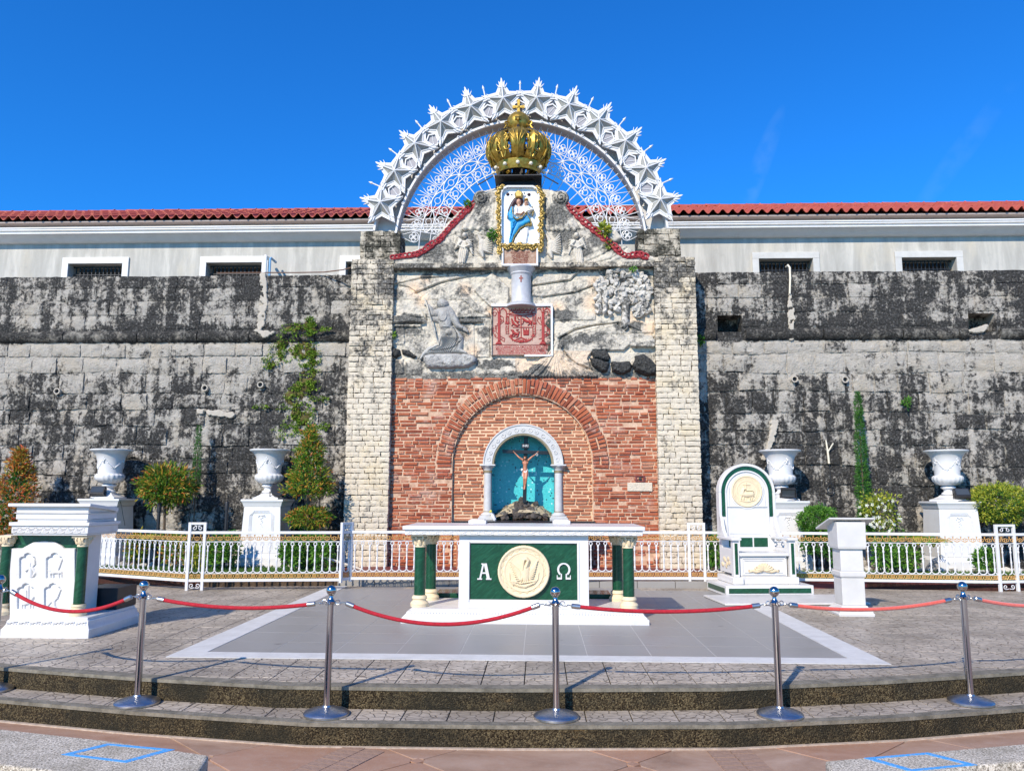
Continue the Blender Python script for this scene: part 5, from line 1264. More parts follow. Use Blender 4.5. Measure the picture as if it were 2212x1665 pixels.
def f(q):
    q.poly([(420,1090),(470,1075),(540,1090),(560,1130),(540,1180),(500,1210),(430,1200),(408,1150)],.085,26,round_=True); q.poly([(530,1265),(560,1255),(558,1330),(545,1400),(530,1450),(400,1448),(420,1385),(470,1310)],.05,22,round_=True); q.poly([(515,1080),(560,1075),(590,1110),(570,1160),(530,1160)],.11,18,round_=True)
    q.cap([(440,1110),(430,1160),(470,1175)],[24,22,12],.12); q.cap([(550,1100),(595,1120),(545,1135)],[18,16,10],.13)
    for k in range(6): q.groove([(450+20*k,1310),(430+22*k,1440)],5,.014)
    for k in range(4): q.groove([(430+22*k,1090),(440+18*k,1190)],4,.012)
part('gown','gown',f,box=(390,1060,620,1455))
part('hair','hair2',lambda q:(q.cap([(425,1010),(400,1050),(372,1110),(355,1190)],[20,22,20,12],.05),q.ell((460,1025),44,48,.07,0)))
part('face','face',lambda q:(q.ell((458,1040),25,34,.11),q.cap([(458,1065),(462,1088)],[14,18],.08),q.cap([(458,1035),(458,1048)],[6,7],.125),q.ell((533,1052),21,24,.14),q.cap([(530,1050),(530,1060)],[5,5],.155),q.cap([(440,1165),(480,1170),(510,1145)],[12,13,8],.15)),1.8)
MT['goldp']=paint('gold_relief_paint',(.52,.36,.10),.4,.35,.003,30,.5)
part('gold_crown','goldp',lambda q:(q.poly([(415,960),(430,940),(458,926),(488,940),(503,960),(492,1008),(428,1008)],.12,14,round_=True),q.poly([(510,1022),(533,1010),(556,1022),(550,1035),(516,1035)],.15,6,round_=True)),2)
part('gold_hem','goldp',lambda q:(q.cap([(405,1190),(440,1220),(490,1205),(530,1150),(590,1100)],7,.125),q.cap([(530,1150),(570,1210),(585,1260),(520,1275)],7,.10),q.cap([(590,1085),(605,1130),(590,1170)],6,.09),q.cap([(396,1090),(402,1180)],5,.085),q.cap([(560,1250),(470,1300),(415,1380),(395,1440)],4,.08)),2)
part('cherub_head','hair2',lambda q:(q.ell((350,955),17,16,.03),q.ell((558,958),17,16,.03),q.ell((520,975),8,8,.02),q.ell((513,945),7,7,.02),q.ell((388,960),9,6,.02)),3)
# gilded flowers
def flower(r):
    mb=MB(); 
    for k in range(6): a=k*PI/3; mb.ball((r*.62*math.cos(a),-.012,r*.62*math.sin(a)),r*.42,7,5,(1,.45,1))
    mb.ball((0,-.028,0),r*.3,7,5); return mb
fm=flower(.062).mesh('gilded_flower',MT['goldflower'],60)
lm=MB(); lm.tube([(-.07,.01,-.01),(-.02,-.03,.025),(.04,-.03,.02),(.08,0,-.02)],[.01,.03,.028,.006],7); lm=lm.mesh('gilded_leaf',MT['goldflower'],60)
path=[(300,880),(268,905),(250,950),(262,1010),(265,1080),(252,1130),(262,1190),(265,1260),(258,1320),(265,1380),(262,1430),(270,1490),(272,1520)]
pathR=[(640,895),(665,930),(690,970),(680,1030),(672,1090),(690,1140),(678,1190),(672,1260),(668,1310),(690,1350),(672,1400),(680,1460),(668,1500)]
bot=[(300,1462),(345,1475),(395,1458),(430,1480),(468,1455),(495,1480),(540,1462),(590,1478),(640,1462)]
for k,pt in enumerate(path+pathR+bot):
    a=at(*z2(*pt),Y=VY-.02); inst('gilded_flower',fm,md,(a.x,VY-.01,a.z),(0,random.uniform(0,1),0),[random.uniform(.8,1.15)]*3)
for P in (path,pathR,bot):
    for (a,b),(c,d) in zip(P,P[1:]):
        e=at(*z2((a+c)/2,(b+d)/2),Y=VY); ang_=math.atan2(-(d-b),(c-a)); inst('gilded_leaf',lm,md,(e.x,VY,e.z),(0,-ang_+random.uniform(-.6,.6),0))
    MB().tube([tuple(at(*z2(a,b),Y=VY+.03)) for a,b in P],.035,7).build('gilded_stem',MT['goldflower'],md)
# inscription tablet under the panel
z6=zm(1800,880,14.747); IY=MY-.08
ins=thing('inscription_tablet','small reddish inscribed tablet in a white frame below the painted panel','tablet',(0,0,0))
a,b=at(*z6(190,150),Y=IY),at(*z6(1935,1060),Y=IY)
m=N('brown_tablet',.8); p=m.pos(); m.col(m.ramp(m.noise(p,14,8,.75),[(.32,(.20,.12,.08)),(.5,(.36,.23,.16)),(.68,(.50,.40,.32))])); m.bump(m.noise(p,50,6),.005); MB().box(a.x,b.x,IY,GY,b.z,a.z).build('slab',m.mat,ins,0)
for (x0,y0,x1,y1) in ((100,190,190,1150),(1935,150,2030,1150),(190,1060,1935,1150)):
    c,d=at(*z6(x0,y0),Y=IY),at(*z6(x1,y1),Y=IY); MB().box(c.x,d.x,IY-.04,GY,d.z,c.z).build('frame_bar',MT['white'],ins,0,.004)
brm=paint('red_brown_letter',(.24,.07,.045),.8); MB
for k,t in enumerate(['GOVERNANDO VIEN','OS NCEN VALEN','TONDDENOR EZA','YMAN TLLOESTE','YCASTILLODERED','MARIS TRANOS']):
    c=at(*z6(1070,430+k*112),Y=IY); text_obj(t,.056,brm,ins,(c.x,IY-.003,c.z),'lettering',sx=.72,bold=.0008)
# plants growing from the gable
# ======================= STAR ARCH =======================
AY=15.38; U_=.00352
ac=at(1123,534,Y=AY); ax,az=ac.x,ac.z
ar=thing('star_arch','white metal arch of five-pointed stars and radiating filigree above the gable','arch',(ax,AY,az))
ar.scale=(.945,1,1)
def pol(r,a,y=0): return (r*U_*math.cos(a),y,r*U_*math.sin(a))
ZB=Z(820,499,15.35)-az
b0=math.asin(ZB/(905*U_)); b1=PI-b0
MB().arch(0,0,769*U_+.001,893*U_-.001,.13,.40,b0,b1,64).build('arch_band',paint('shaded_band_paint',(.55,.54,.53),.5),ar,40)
MB().arch(0,0,893*U_,905*U_,-.06,.42,b0,b1,64).build('arch_outer_rim',MT['white'],ar,40)
MB().arch(0,0,757*U_,769*U_,-.02,.24,b0,b1,64).build('arch_soffit',paint('soffit_shade_paint',(.42,.40,.39),.6),ar,40)  # white soffit, its underside shade painted in as grey
MB().arch(0,0,757*U_,769*U_,-.06,-.0205,b0,b1,64).build('arch_soffit_rim',MT['white'],ar,40)
stm=MB(); pan=MB(); R0,R1=114*U_,47*U_
tips=[(R0*math.cos(PI/2+k*2*PI/5),R0*math.sin(PI/2+k*2*PI/5)) for k in range(5)]; inn=[(R1*math.cos(PI/2+PI/5+k*2*PI/5),R1*math.sin(PI/2+PI/5+k*2*PI/5)) for k in range(5)]
apex=(0,-.20,0); yb=-.06
for k in range(5):
    t,i1,i0=tips[k],inn[k],inn[k-1]
    pan.add([(t[0],yb,t[1]),(i1[0],yb,i1[1]),apex],[(0,1,2)]); pan.add([(i0[0],yb,i0[1]),(t[0],yb,t[1]),apex],[(0,1,2)])
    stm.tube([(t[0],yb,t[1]),apex],.014,5).tube([(i1[0],yb,i1[1]),apex],.012,5)
    stm.tube([(t[0],yb,t[1]),(i1[0],yb,i1[1])],.018,5).tube([(i0[0],yb,i0[1]),(t[0],yb,t[1])],.018,5)
# white backing star, wider and with plumes
bk=MB(); ot=[]
for k in range(5):
    a=PI/2+k*2*PI/5; t=(1.22*R0*math.cos(a),1.22*R0*math.sin(a)); ib=(1.5*R1*math.cos(a+PI/5),1.5*R1*math.sin(a+PI/5)); ia=(1.5*R1*math.cos(a-PI/5),1.5*R1*math.sin(a-PI/5)); ot+=[t,ib]
    ca,sa=math.cos(a),math.sin(a)
    def w_(u,v): return (u*ca-v*sa,u*sa+v*ca)
    L=1.02 if k else 1.12
    for (e,wd) in (((0,.022),(.05,.013),(-.05,.013)) if k else ((0,.026),(.055,.016),(-.055,.016),(.10,.012),(-.10,.012))):
        ln=R0*(L+.14-abs(e)*3.2)
        bk.prism_xz([w_(R0*.72,e*.55-wd),w_(R0*.72,e*.55+wd),w_(ln*.93,e*1.05+wd*.6),w_(ln,e*1.2),w_(ln*.93,e*1.05-wd*.6)],-.085,-.065)
    bk.tube([w3 for w3 in ((ca*R0*.9,-.075,sa*R0*.9),(ca*R0*1.22,-.075,sa*R0*1.22))],.012,5)
bk.prism_xz(ot,-.058,-.02)
bkm=bk.mesh('star_backing',MT['white'],30); stme=stm.mesh('star',MT['white'],50)
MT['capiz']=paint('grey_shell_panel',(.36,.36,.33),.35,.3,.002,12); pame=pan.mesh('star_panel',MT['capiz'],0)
spm=MB().tube([(0,0,0),(0,0,.31)],.015,6).lathe([(.006,.29),(.030,.325),(.018,.36),(.002,.40)],8).lathe([(.004,.0),(.03,.02),(.02,.05),(.004,.06)],8).mesh('spire',MT['white'],50)
hx=MB(); hp=[(.165*math.cos(k*PI/3),.165*math.sin(k*PI/3)) for k in range(6)]; 
for k in range(6):
    a,b=hp[k],hp[(k+1)%6]; s_=.82; hx.prism_xz([a,b,(b[0]*s_,b[1]*s_),(a[0]*s_,a[1]*s_)],-.14,-.105)
hx.tube([(0,-.11,-.2),(0,-.11,.2)],.009,5); hxm=hx.mesh('hexagon_frame',MT['white'],30)
hd=MB().prism_xz([(.15*math.cos(k*PI/3),.15*math.sin(k*PI/3)) for k in range(6)],-.106,-.102).mesh('hexagon_shade_plate',paint('opening_shade_paint',(.30,.29,.31),.6),0)  # flat plate, grey paint imitates the shade inside the hexagon opening
SA=[R(90+13.36*(k-5.5)) for k in range(12)]
for a in SA:
    p=pol(882,a,-.07); o=inst('star',stme,ar,p,(0,-(a-PI/2)+random.uniform(-.05,.05),0)); 
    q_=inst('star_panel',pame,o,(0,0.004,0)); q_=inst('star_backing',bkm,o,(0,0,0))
    inst('spire',spm,ar,pol(955,a,-.12),(0,-(a-PI/2),0),(1,1,.50))
for k in range(11):
    a=(SA[k]+SA[k+1])/2; inst('spire',spm,ar,pol(906,a,-.02),(0,-(a-PI/2),0),(1,1,1.0))
    inst('hexagon_frame',hxm,ar,pol(835,a,0),(0,-(a-PI/2)+PI/6,0),(.95,1,.95)); inst('hexagon_shade_plate',hd,ar,pol(835,a,0),(0,-(a-PI/2)+PI/6,0))
for a in (b0+.03,b1-.03): pass
# filigree
FG=.10
def arcr(r,t,name='arc_rail',a0=R(-2),a1=R(182)): MB().tube([pol(r,a0+(a1-a0)*i/70,FG) for i in range(71)],t,5,).build(name,MT['white'],ar)
for r in (622,556,488): arcr(r,.010 if r!=488 else .012)
ringm={r:MB().tube([(r*U_*math.cos(2*PI*i/14),0,r*U_*math.sin(2*PI*i/14)) for i in range(14)],.0088,5,closed=True).mesh('ring',MT['white'],60) for r in (13,18,9,11)}
rod=MB().tube([(0,0,0),(0,0,1)],.0095,5).mesh('rod',MT['white'],60)
def rodat(r0,r1,a,a2=None,name='rod'):
    p,q=Vector(pol(r0,a,FG)),Vector(pol(r1,a if a2 is None else a2,FG)); d=q-p
    inst(name,rod,ar,p,(0,math.atan2(d.x,d.z),0),(1,1,d.length))
K0=R(90)
knots=[K0+R(13.36)*k for k in range(-6,7)]
tear=MB(); pts=[pol(757,0),pol(715,R(1.1)),pol(680,R(2.3)),pol(655,R(2.75)),pol(638,R(2.2)),pol(629,R(1.1)),pol(626,0)]; pts=pts+[(p[0],0,-p[2]) for p in pts[-2:0:-1]]
# teardrop in local frame with radial axis = +X, offset to origin
tear.tube([(p[0],0,p[2]) for p in pts],.0088,5,closed=True); tearm=tear.mesh('teardrop',MT['white'],60)
lens=MB(); lp=[]
for i in range(13):
    t=i/12; a=R(-6.68)+R(13.36)*t; lp.append((a,33*math.sin(PI*t)**.75))
lens.tube([pol(589+b,a) for a,b in lp],.0125,5).tube([pol(589-b,a) for a,b in lp],.0125,5).tube([pol(589,R(-6.6)),pol(589,R(-1.9))],.007,5).tube([pol(589,R(1.9)),pol(589,R(6.6))],.007,5)
lensm=lens.mesh('lens_loop',MT['white'],60)
curl=MB().tube([(.03*math.cos(t)*(1-t/9),0,.03*math.sin(t)*(1-t/9)) for t in [i*.5 for i in range(11)]],.008,5).mesh('curl',MT['white'],60)
for a in knots:
    if not (R(5)<a<R(175)): continue
    rodat(560,760,a)
    m_=a+R(6.68)
    for c_ in (a-R(3.34),a+R(3.34)):
        inst('teardrop',tearm,ar,(0,FG,0),(0,-c_,0))
        for (dr_,da) in ((13.5,0),(-13.5,0),(0,R(1.18)),(0,R(-1.18))): inst('ring',ringm[13],ar,pol(660+dr_,c_+da,FG))
        inst('curl',curl,ar,pol(762,c_,FG-.2)); pass
    for c_ in (a-R(3.34),a+R(3.34)):
        inst('ring',ringm[18],ar,pol(522,c_,FG)); 
        for dr_ in (-18,18): inst('ring',ringm[11],ar,pol(522+dr_*.9,c_+R(1.67),FG))
    rodat(488,556,a); rodat(380,488,a)
for k in range(12):
    m_=(knots[k]+knots[k+1])/2
    if not (R(5)<m_<R(175)): continue
    rodat(622,758,m_); inst('lens_loop',lensm,ar,(0,FG,0),(0,-m_,0)); inst('ring',ringm[18],ar,pol(589,m_,FG)); rodat(380,556,m_)
for r,tt in ((745,.01),): pass
# ======================= GOLD CROWN =======================
KY=15.2
def zk(u,v): return at(*z2(u,v),Y=KY)
base=zk(455,770); kc=Vector((base.x,KY,base.z))
kr=thing('gold_crown','large gilded openwork crown topped with an orb and cross','crown',kc)
zt_=lambda v: zk(455,v).z-base.z
RB=.43
mb=MB(); rb=[(RB-.03,zt_(775)),(RB,zt_(775)),(RB+.035,zt_(730)),(RB+.05,zt_(690)),(RB+.02,zt_(690)),(RB-.02,zt_(735)),(RB-.03,zt_(775))]
mb.lathe(rb,48,cap=False); mb.build('base_band',MT['gold'],kr)
pk=MB()
for k in range(12):
    a=2*PI*k/12-PI/2+R(0); MB().ball(((RB+.085)*math.cos(a),(RB+.085)*math.sin(a),zt_(742)),.038,10,7).tube([(RB*math.cos(a),RB*math.sin(a),zt_(735)),((RB+.06)*math.cos(a),(RB+.06)*math.sin(a),zt_(742))],.02,6).build('bulb',MT['beige'],kr)
def petal(n,mw,prof,wid,ridge=.022,groov=5):
    vs=[];fs=[];NU=11;NV=len(prof)
    for lay in (0,1):
        for j,(r,z) in enumerate(prof):
            w=wid[j]
            for i in range(NU):
                u=-1+2*i/(NU-1); x=u*w; curl=-.05*u*u*(w/.2)+ridge*(1-abs(u))**1.5+.012*math.cos(u*PI*groov*.5)
                rr=r+curl-(.018 if lay else 0)
                th=x/max(r,.12); vs.append((rr*math.sin(th),-rr*math.cos(th),z))
    B=NU*NV
    for j in range(NV-1):
        for i in range(NU-1):
            a=j*NU+i; fs+=[(a,a+1,a+NU+1,a+NU),(B+a+1,B+a,B+a+NU,B+a+NU+1)]
        a=j*NU; fs.append((a,a+NU,B+a+NU,B+a)); a=j*NU+NU-1; fs.append((a+NU,a,B+a,B+a+NU))
    for a in range(NU-1): fs.append((a+1,a,B+a,B+a+1)); t=(NV-1)*NU+a; fs.append((t,t+1,B+t+1,B+t))
    return MB().add(vs,fs)
Zs=[690,650,600,550,500,450,410,380,350]
prof=[(.44,zt_(695)),(.52,zt_(650)),(.60,zt_(600)),(.635,zt_(550)),(.63,zt_(500)),(.58,zt_(450)),(.48,zt_(405)),(.36,zt_(370)),(.24,zt_(345))]
wid=[.16,.14,.14,.165,.205,.215,.18,.13,.10]
pm=petal(0,0,prof,wid).mesh('petal',MT['gold'],60)
# lobes either side of the petal waist
for k in range(6):
    a=k*PI/3; o=inst('petal',pm,kr,(0,0,0),(0,0,a))
    lf_=MB()
    for sg in (-1,1):
        pts=[(sg*.04,-.645,zt_(580)),(sg*.09,-.655,zt_(530)),(sg*.15,-.62,zt_(480)),(sg*.17,-.57,zt_(440)),(sg*.13,-.51,zt_(420))]
        lf_.tube(pts,[.006,.012,.014,.012,.005],7)
        pts=[(sg*.02,-.665,zt_(600)),(sg*.05,-.69,zt_(530)),(sg*.09,-.68,zt_(470)),(sg*.08,-.60,zt_(410))]; lf_.tube(pts,[.005,.010,.012,.006],7)
    lf_.tube([(0,-.47,zt_(690)),(0,-.60,zt_(640)),(0,-.665,zt_(580)),(0,-.675,zt_(520)),(0,-.63,zt_(460))],[.02,.022,.022,.02,.012],7)
    inst('petal_rib',lf_.mesh('petal_rib',MT['gold'],60),o,(0,0,0))
wl=MB()
p2=[(.45,zt_(695)),(.54,zt_(650)),(.60,zt_(600)),(.62,zt_(560)),(.62,zt_(510)),(.60,zt_(470)),(.575,zt_(440))]
w2=[.15,.12,.10,.115,.115,.075,.01]
lm2=petal(0,0,p2,w2,.04,3)
for sg in (-1,1):
    for (zb_,r_) in ((640,.085),(560,.075)):
        pts=[]
        for i in range(14):
            t=i/13; a=PI*.5+t*PI*1.7; rr=r_*(1-.55*t); x=sg*(.03+r_*.9+rr*math.cos(a)); z=zt_(zb_-25)+rr*math.sin(a)*1.1+.03; R_=.60 if zb_==560 else .585
            pts.append((x,-R_-.01,z))
        lm2.tube([(sg*.02,-.55,zt_(zb_+45))]+pts,[.02]+[.022*(1-.5*i/13) for i in range(14)],7)
    lm2.tube([(sg*.02,-.56,zt_(620)),(sg*.09,-.62,zt_(540)),(sg*.11,-.60,zt_(490)),(sg*.15,-.56,zt_(480))],[.015,.028,.02,.008],7)
lmm=lm2.mesh('acanthus_leaf',MT['gold'],60)
for k in range(6): inst('acanthus_leaf',lmm,kr,(0,0,0),(0,0,(k+.5)*PI/3))
# orb, inner arms, cross
orb=zk(452,265); oz=orb.z-base.z
MB().ball((0,0,oz),.245,32,20).build('orb',MT['gold'],kr)
MB().lathe([(.13,zt_(395)),(.17,zt_(380)),(.20,zt_(350)),(.17,zt_(330)),(.21,zt_(318))],24).build('orb_collar',MT['gold'],kr)
for k in range(6):
    a=k*PI/3+PI/6; ca,sa=math.cos(a),math.sin(a)
    MB().tube([(.60*ca,.60*sa,zt_(500)),(.52*ca,.52*sa,zt_(430)),(.36*ca,.36*sa,zt_(360)),(.20*ca,.20*sa,zt_(330))],[.02,.03,.03,.02],7).build('inner_arm',MT['iron'],kr)
    pts=[(.45*ca,.45*sa,zt_(410)),(.34*ca,.34*sa,zt_(350)),(.28*ca,.28*sa,zt_(310))]+[((.27+.05*math.cos(t))*ca,(.27+.05*math.cos(t))*sa,zt_(292)+.05*math.sin(t)) for t in (0,.8,1.6,2.4,3.2,4.0,4.8)]
    if k in(0,2,3,5,1,4): MB().tube(pts,[.02]*3+[.02,.02,.018,.016,.014,.012,.01],7).build('shoulder_scroll',MT['gold'],kr)
MB().add([(-.07,-.235,oz-.04),(.07,-.235,oz-.04),(.07,-.235,oz+.06),(-.07,-.235,oz+.06),(0,-.31,oz-.0)],[(0,1,4),(1,2,4),(2,3,4),(3,0,4)]).build('orb_stud',MT['gold'],kr,0)
cz0,cz1=zt_(160),zt_(28); chz=zt_(98)
def flare(p,q,w0,w1): 
    p=Vector(p);q=Vector(q);d=(q-p).normalized(); s_=Vector((d.z,0,-d.x)); vs=[]
    for e,w in ((p,w0),(q,w1)):
        for sx,sy in ((-1,-1),(1,-1),(1,1),(-1,1)): vs.append(tuple(e+s_*w*sx+Vector((0,.02*sy,0))))
    return vs,[(0,1,2,3),(7,6,5,4),(0,4,5,1),(1,5,6,2),(2,6,7,3),(3,7,4,0)]
mb=MB()
for p,q in (((0,0,chz),(0,0,cz1)),((0,0,chz),(0,0,cz0)),((0,0,chz),(.125,0,chz)),((0,0,chz),(-.125,0,chz))): mb.add(*flare(p,q,.018,.034))
mb.ball((0,0,chz),.035,8,6).tube([(0,0,cz0+.02),(0,0,oz+.2)],.03,8); mb.build('cross',MT['gold'],kr,30)
# stand under the crown
sd=MB(); z_=zt_(800)-.01
sd.box(-.47,.47,-.33,.33,z_-.065,z_-.045).frus(0,.03,z_-.24,z_-.10,.46,.20,.30,.16)
for sg in (-1,1): sd.tube([(sg*.42,-.2,z_-.05),(sg*.36,-.2,zt_(770))],.018,6).tube([(sg*.42,.2,z_-.05),(sg*.36,.2,zt_(770))],.018,6).tube([(sg*.5,-.3,z_-.06),(sg*.8,-.3,z_-.24)],.014,6)
sd.box(-.12,.12,-.1,.1,z_-.05,zt_(770)+.1); sd.tube([(0,0,zt_(780)),(0,0,oz-.2)],.04,8)
for k in range(6): a=k*PI/3; sd.tube([(0,0,zt_(700)),(.42*math.cos(a),.42*math.sin(a),zt_(720))],.015,5)
sd.build('stand',MT['iron'],kr,40)
# ======================= ALTAR =======================
random.seed(50)
def px(u,v,Y): return at(u,v,Y=Y)
al=thing('altar_table','white marble altar table with four green columns and a round pelican medallion','altar',(-.17,9.7,0))
def L(o,x,y,z): return (x-o.location.x,y-o.location.y,z-o.location.z)
class LB(MB): # builder working in world coordinates, stored local to a thing
    def __init__(s,root): super().__init__(); s.root=root
    def build(s,name,mats,parent=None,smooth=35,bev=0,loc=None):
        l=s.root.location; s.v=[(a-l.x,b-l.y,c-l.z) for a,b,c in s.v]; return super().build(name,mats,parent if parent is not None else s.root,smooth,bev,loc)
ax0,ax1=X(865,1345,9.2),X(1403,1345,9.2); axc=(ax0+ax1)/2; hw=(ax1-ax0)/2
yb=10.30
mb=LB(al); 
pr2=[(0,0),(0,.055),(.012,.065),(.012,.075),(.03,.10),(.035,.125),(.06,.135),(.06,.155)]
vs=[];fs=[]
for d,z in pr2: vs+=[(ax0+d*1.8,9.2+d,z),(ax1-d*1.8,9.2+d,z),(ax1-d*1.8,yb-d,z),(ax0+d*1.8,yb-d,z)]
for k in range(len(pr2)-1):
    for i in range(4): j=(i+1)%4; fs.append((k*4+i,k*4+j,k*4+4+j,k*4+4+i))
fs.append((28,29,30,31)); mb.add(vs,fs); mb.build('plinth',MT['marble'],bev=.004)
# egg-like beads along the plinth
bd=MB().ball((0,0,0),.014,6,4,(1,.6,1)).mesh('bead',MT['marble'],60)
mbb=MB()
for i in range(74): mbb.ball((ax0+.12+(ax1-ax0-.24)*i/73-al.location.x,9.2+.030-al.location.y,.112),.013,6,4,(.8,.6,1.2))
o=mbb.build('bead_row',MT['marble'],al,60)
TZ0,TZ1=.985,1.09
tx0,tx1=X(870,1137,9.28),X(1393,1137,9.28)
LB(al).box(tx0,tx1,9.26,yb+.06,TZ1-.045,TZ1).build('table_top',MT['marble'],bev=.006)
LB(al).box(tx0+.025,tx1-.025,9.285,yb+.035,TZ0,TZ1-.046).build('frieze',MT['marble'],bev=.004)
def scrollrow(root,x0,x1,y,z,n,h,mat,name='carved_scroll'):
    mb=MB()
    for i in range(n):
        cx=x0+(x1-x0)*(i+.5)/n; sg=1 if i%2 else -1; w=(x1-x0)/n
        pts=[]
        for k in range(10): t=k/9; rr=h*.5*(1-.75*t); a=sg*(PI*.3+t*PI*2.2); pts.append((cx+rr*math.cos(a)*1.2,y,z+rr*math.sin(a)))
        mb.tube(pts,[.007*(1-.5*k/9) for k in range(10)],4); mb.tube([(cx-w*.5,y,z+sg*h*.35),(cx,y,z-sg*h*.1),(cx+w*.5,y,z-sg*h*.35)],.005,4)
    l=root.location; mb.v=[(a-l.x,b-l.y,c-l.z) for a,b,c in mb.v]; return mb.build(name,mat,root,60)
scrollrow(al,tx0+.05,tx1-.05,9.284,(TZ0+TZ1-.046)/2,34,.045,MT['marble'],'frieze_scrolls')
bx0,bx1=X(991.6,1240,9.38),X(1271.6,1240,9.38); fx0,fx1=X(1015,1240,9.38),X(1247,1240,9.38); fz0,fz1=Z(1130,1294.8,9.38),Z(1130,1172.8,9.38)
mb=LB(al); mb.box(bx0,bx1,9.42,9.98,.155,TZ0-.001).box(bx0,fx0,9.36,9.42,.155,TZ0-.001).box(fx1,bx1,9.36,9.42,.155,TZ0-.001).box(fx0,fx1,9.36,9.42,fz1,TZ0-.001).box(fx0,fx1,9.36,9.42,.155,fz0); mb.build('pedestal_box',MT['marble'],bev=.003)
LB(al).box(fx0+.002,fx1-.002,9.385,9.419,fz0+.002,fz1-.002).build('green_panel',MT['green'],smooth=0)
# white inner fillet
for bxs in ((fx0-.022,fx0-.006,fz0-.02,fz1+.02),(fx1+.006,fx1+.022,fz0-.02,fz1+.02)): LB(al).box(bxs[0],bxs[1],9.352,9.36,bxs[2],bxs[3]).build('fillet',MT['marble'])
zA=zm(1300,1800,1.8433)
q=Sc(900,1256,295,655,2.3,9.384,zA); C0=(1080,473); q.ell(C0,173,173,.0,0); q.mask=np.hypot(q.U-C0[0],q.V-C0[1])<172
rr=np.hypot(q.U-C0[0],q.V-C0[1]); q.H=.045+.012*np.exp(-((rr-163)/9)**2)+.006*np.exp(-((rr-128)/4)**2)-.01*(rr<124)*(rr>20)*0
for k in range(40):
    a=2*PI*k/40; b=2*PI*(k+1)/40; r1,r2=(148,135) if k%2 else (135,148); q.groove([(C0[0]+r1*math.cos(a),C0[1]+r1*math.sin(a)),(C0[0]+r2*math.cos(b),C0[1]+r2*math.sin(b))],3,.008)
q.H+=0; B0=.050
def ca(pts,r,h): q.cap(pts,r,B0+h)
q.ell((1092,480),30,62,.03,0,base=B0); ca([(1095,440),(1110,400),(1095,385),(1080,395),(1076,440),(1074,460)],[18,16,16,14,8,4],.035)
for k in range(9):
    t=k/8; q.cap([(1060,475+6*k),(985+6*k,405+16*k)],[9,6],B0+.018); q.cap([(1120,475+6*k),(1172-4*k,400+16*k)],[9,6],B0+.018)
for k in range(5): q.cap([(1070+12*k,500),(1062+16*k,540)],[9,7],B0+.02)
q.cap([(1005,545),(1050,565),(1090,570),(1150,545)],[14,18,18,12],B0+.015); q.cap([(1000,535),(1060,548),(1155,532)],[8,8,8],B0+.018)
for k in range(10): q.groove([(1000+15*k,545),(1020+15*k,575)],3,.01)
q.cap([(985,480),(990,530),(1010,560)],6,B0+.01); q.cap([(1178,480),(1172,520),(1155,545)],6,B0+.01); q.noise(.002,6,3)
o=q.build('medallion',MT['cream'],al,sink=0); o.location=-al.location
# letters alpha and omega, slab serif
def letterA(cx,cz,h,y,root,mat):
    w=h*.42; t=h*.13; mb=LB(root)
    def bar(p,q,wd): mb.add(*[ (lambda a,b: ([ (a[0]-wd/2,y,a[1]),(a[0]+wd/2,y,a[1]),(b[0]+wd/2,y,b[1]),(b[0]-wd/2,y,b[1]),(a[0]-wd/2,y+.02,a[1]),(a[0]+wd/2,y+.02,a[1]),(b[0]+wd/2,y+.02,b[1]),(b[0]-wd/2,y+.02,b[1])],[(0,1,2,3),(7,6,5,4),(0,4,5,1),(1,5,6,2),(2,6,7,3),(3,7,4,0)]))(p,q)][0])
    bar((cx-w*.66,cz-h/2),(cx-.01,cz+h/2),h*.11); bar((cx+w*.66,cz-h/2),(cx+.01,cz+h/2),h*.19)
    mb.box(cx-w*.38,cx+w*.42,y+.001,y+.019,cz-h*.14,cz-h*.05); mb.box(cx-w*1.05,cx-w*.32,y+.002,y+.018,cz-h/2-.001,cz-h*.42); mb.box(cx+w*.26,cx+w*1.08,y+.002,y+.018,cz-h/2-.001,cz-h*.42); mb.box(cx-w*.45,cx+w*.2,y+.002,y+.018,cz+h*.43,cz+h/2)
    mb.build('letter_alpha',mat,smooth=0)
def letterO(cx,cz,h,y,root,mat):
    mb=LB(root); r=h*.37; pts=[]
    vs=[];fs=[];n=22
    for i in range(n+1):
        a=R(-52)+R(284)*i/n; wv=.13*h*(.6+.4*abs(math.cos(a)));
        for rr_ in (r-wv/2,r+wv/2): 
            for yy in (y,y+.02): vs.append((cx+rr_*math.cos(a)*.98,yy,cz+h*.12+rr_*math.sin(a)*1.02))
    for i in range(n): b=i*4; fs+=[(b,b+4,b+6,b+2),(b+1,b+3,b+7,b+5),(b,b+1,b+5,b+4),(b+2,b+6,b+7,b+3)]
    mb.add(vs,fs); 
    for sg in (-1,1):
        xa,xb=sorted((cx+sg*h*.12,cx+sg*h*.45)); mb.box(xa,xb,y+.001,y+.019,cz-h/2,cz-h*.38); mb.box(*sorted((cx+sg*h*.40,cx+sg*h*.45)),y+.002,y+.018,cz-h*.38,cz-h*.24); mb.box(*sorted((cx+sg*h*.12,cx+sg*h*.2)),y+.002,y+.018,cz-h*.38,cz-h*.15)
    mb.build('letter_omega',mat,smooth=0)
a=at(*zA(818,472),Y=9.38); letterA(a.x,a.z,.185,9.366,al,MT['marble'])
a=at(*zA(1345,472),Y=9.38); letterO(a.x,a.z,.18,9.366,al,MT['marble'])
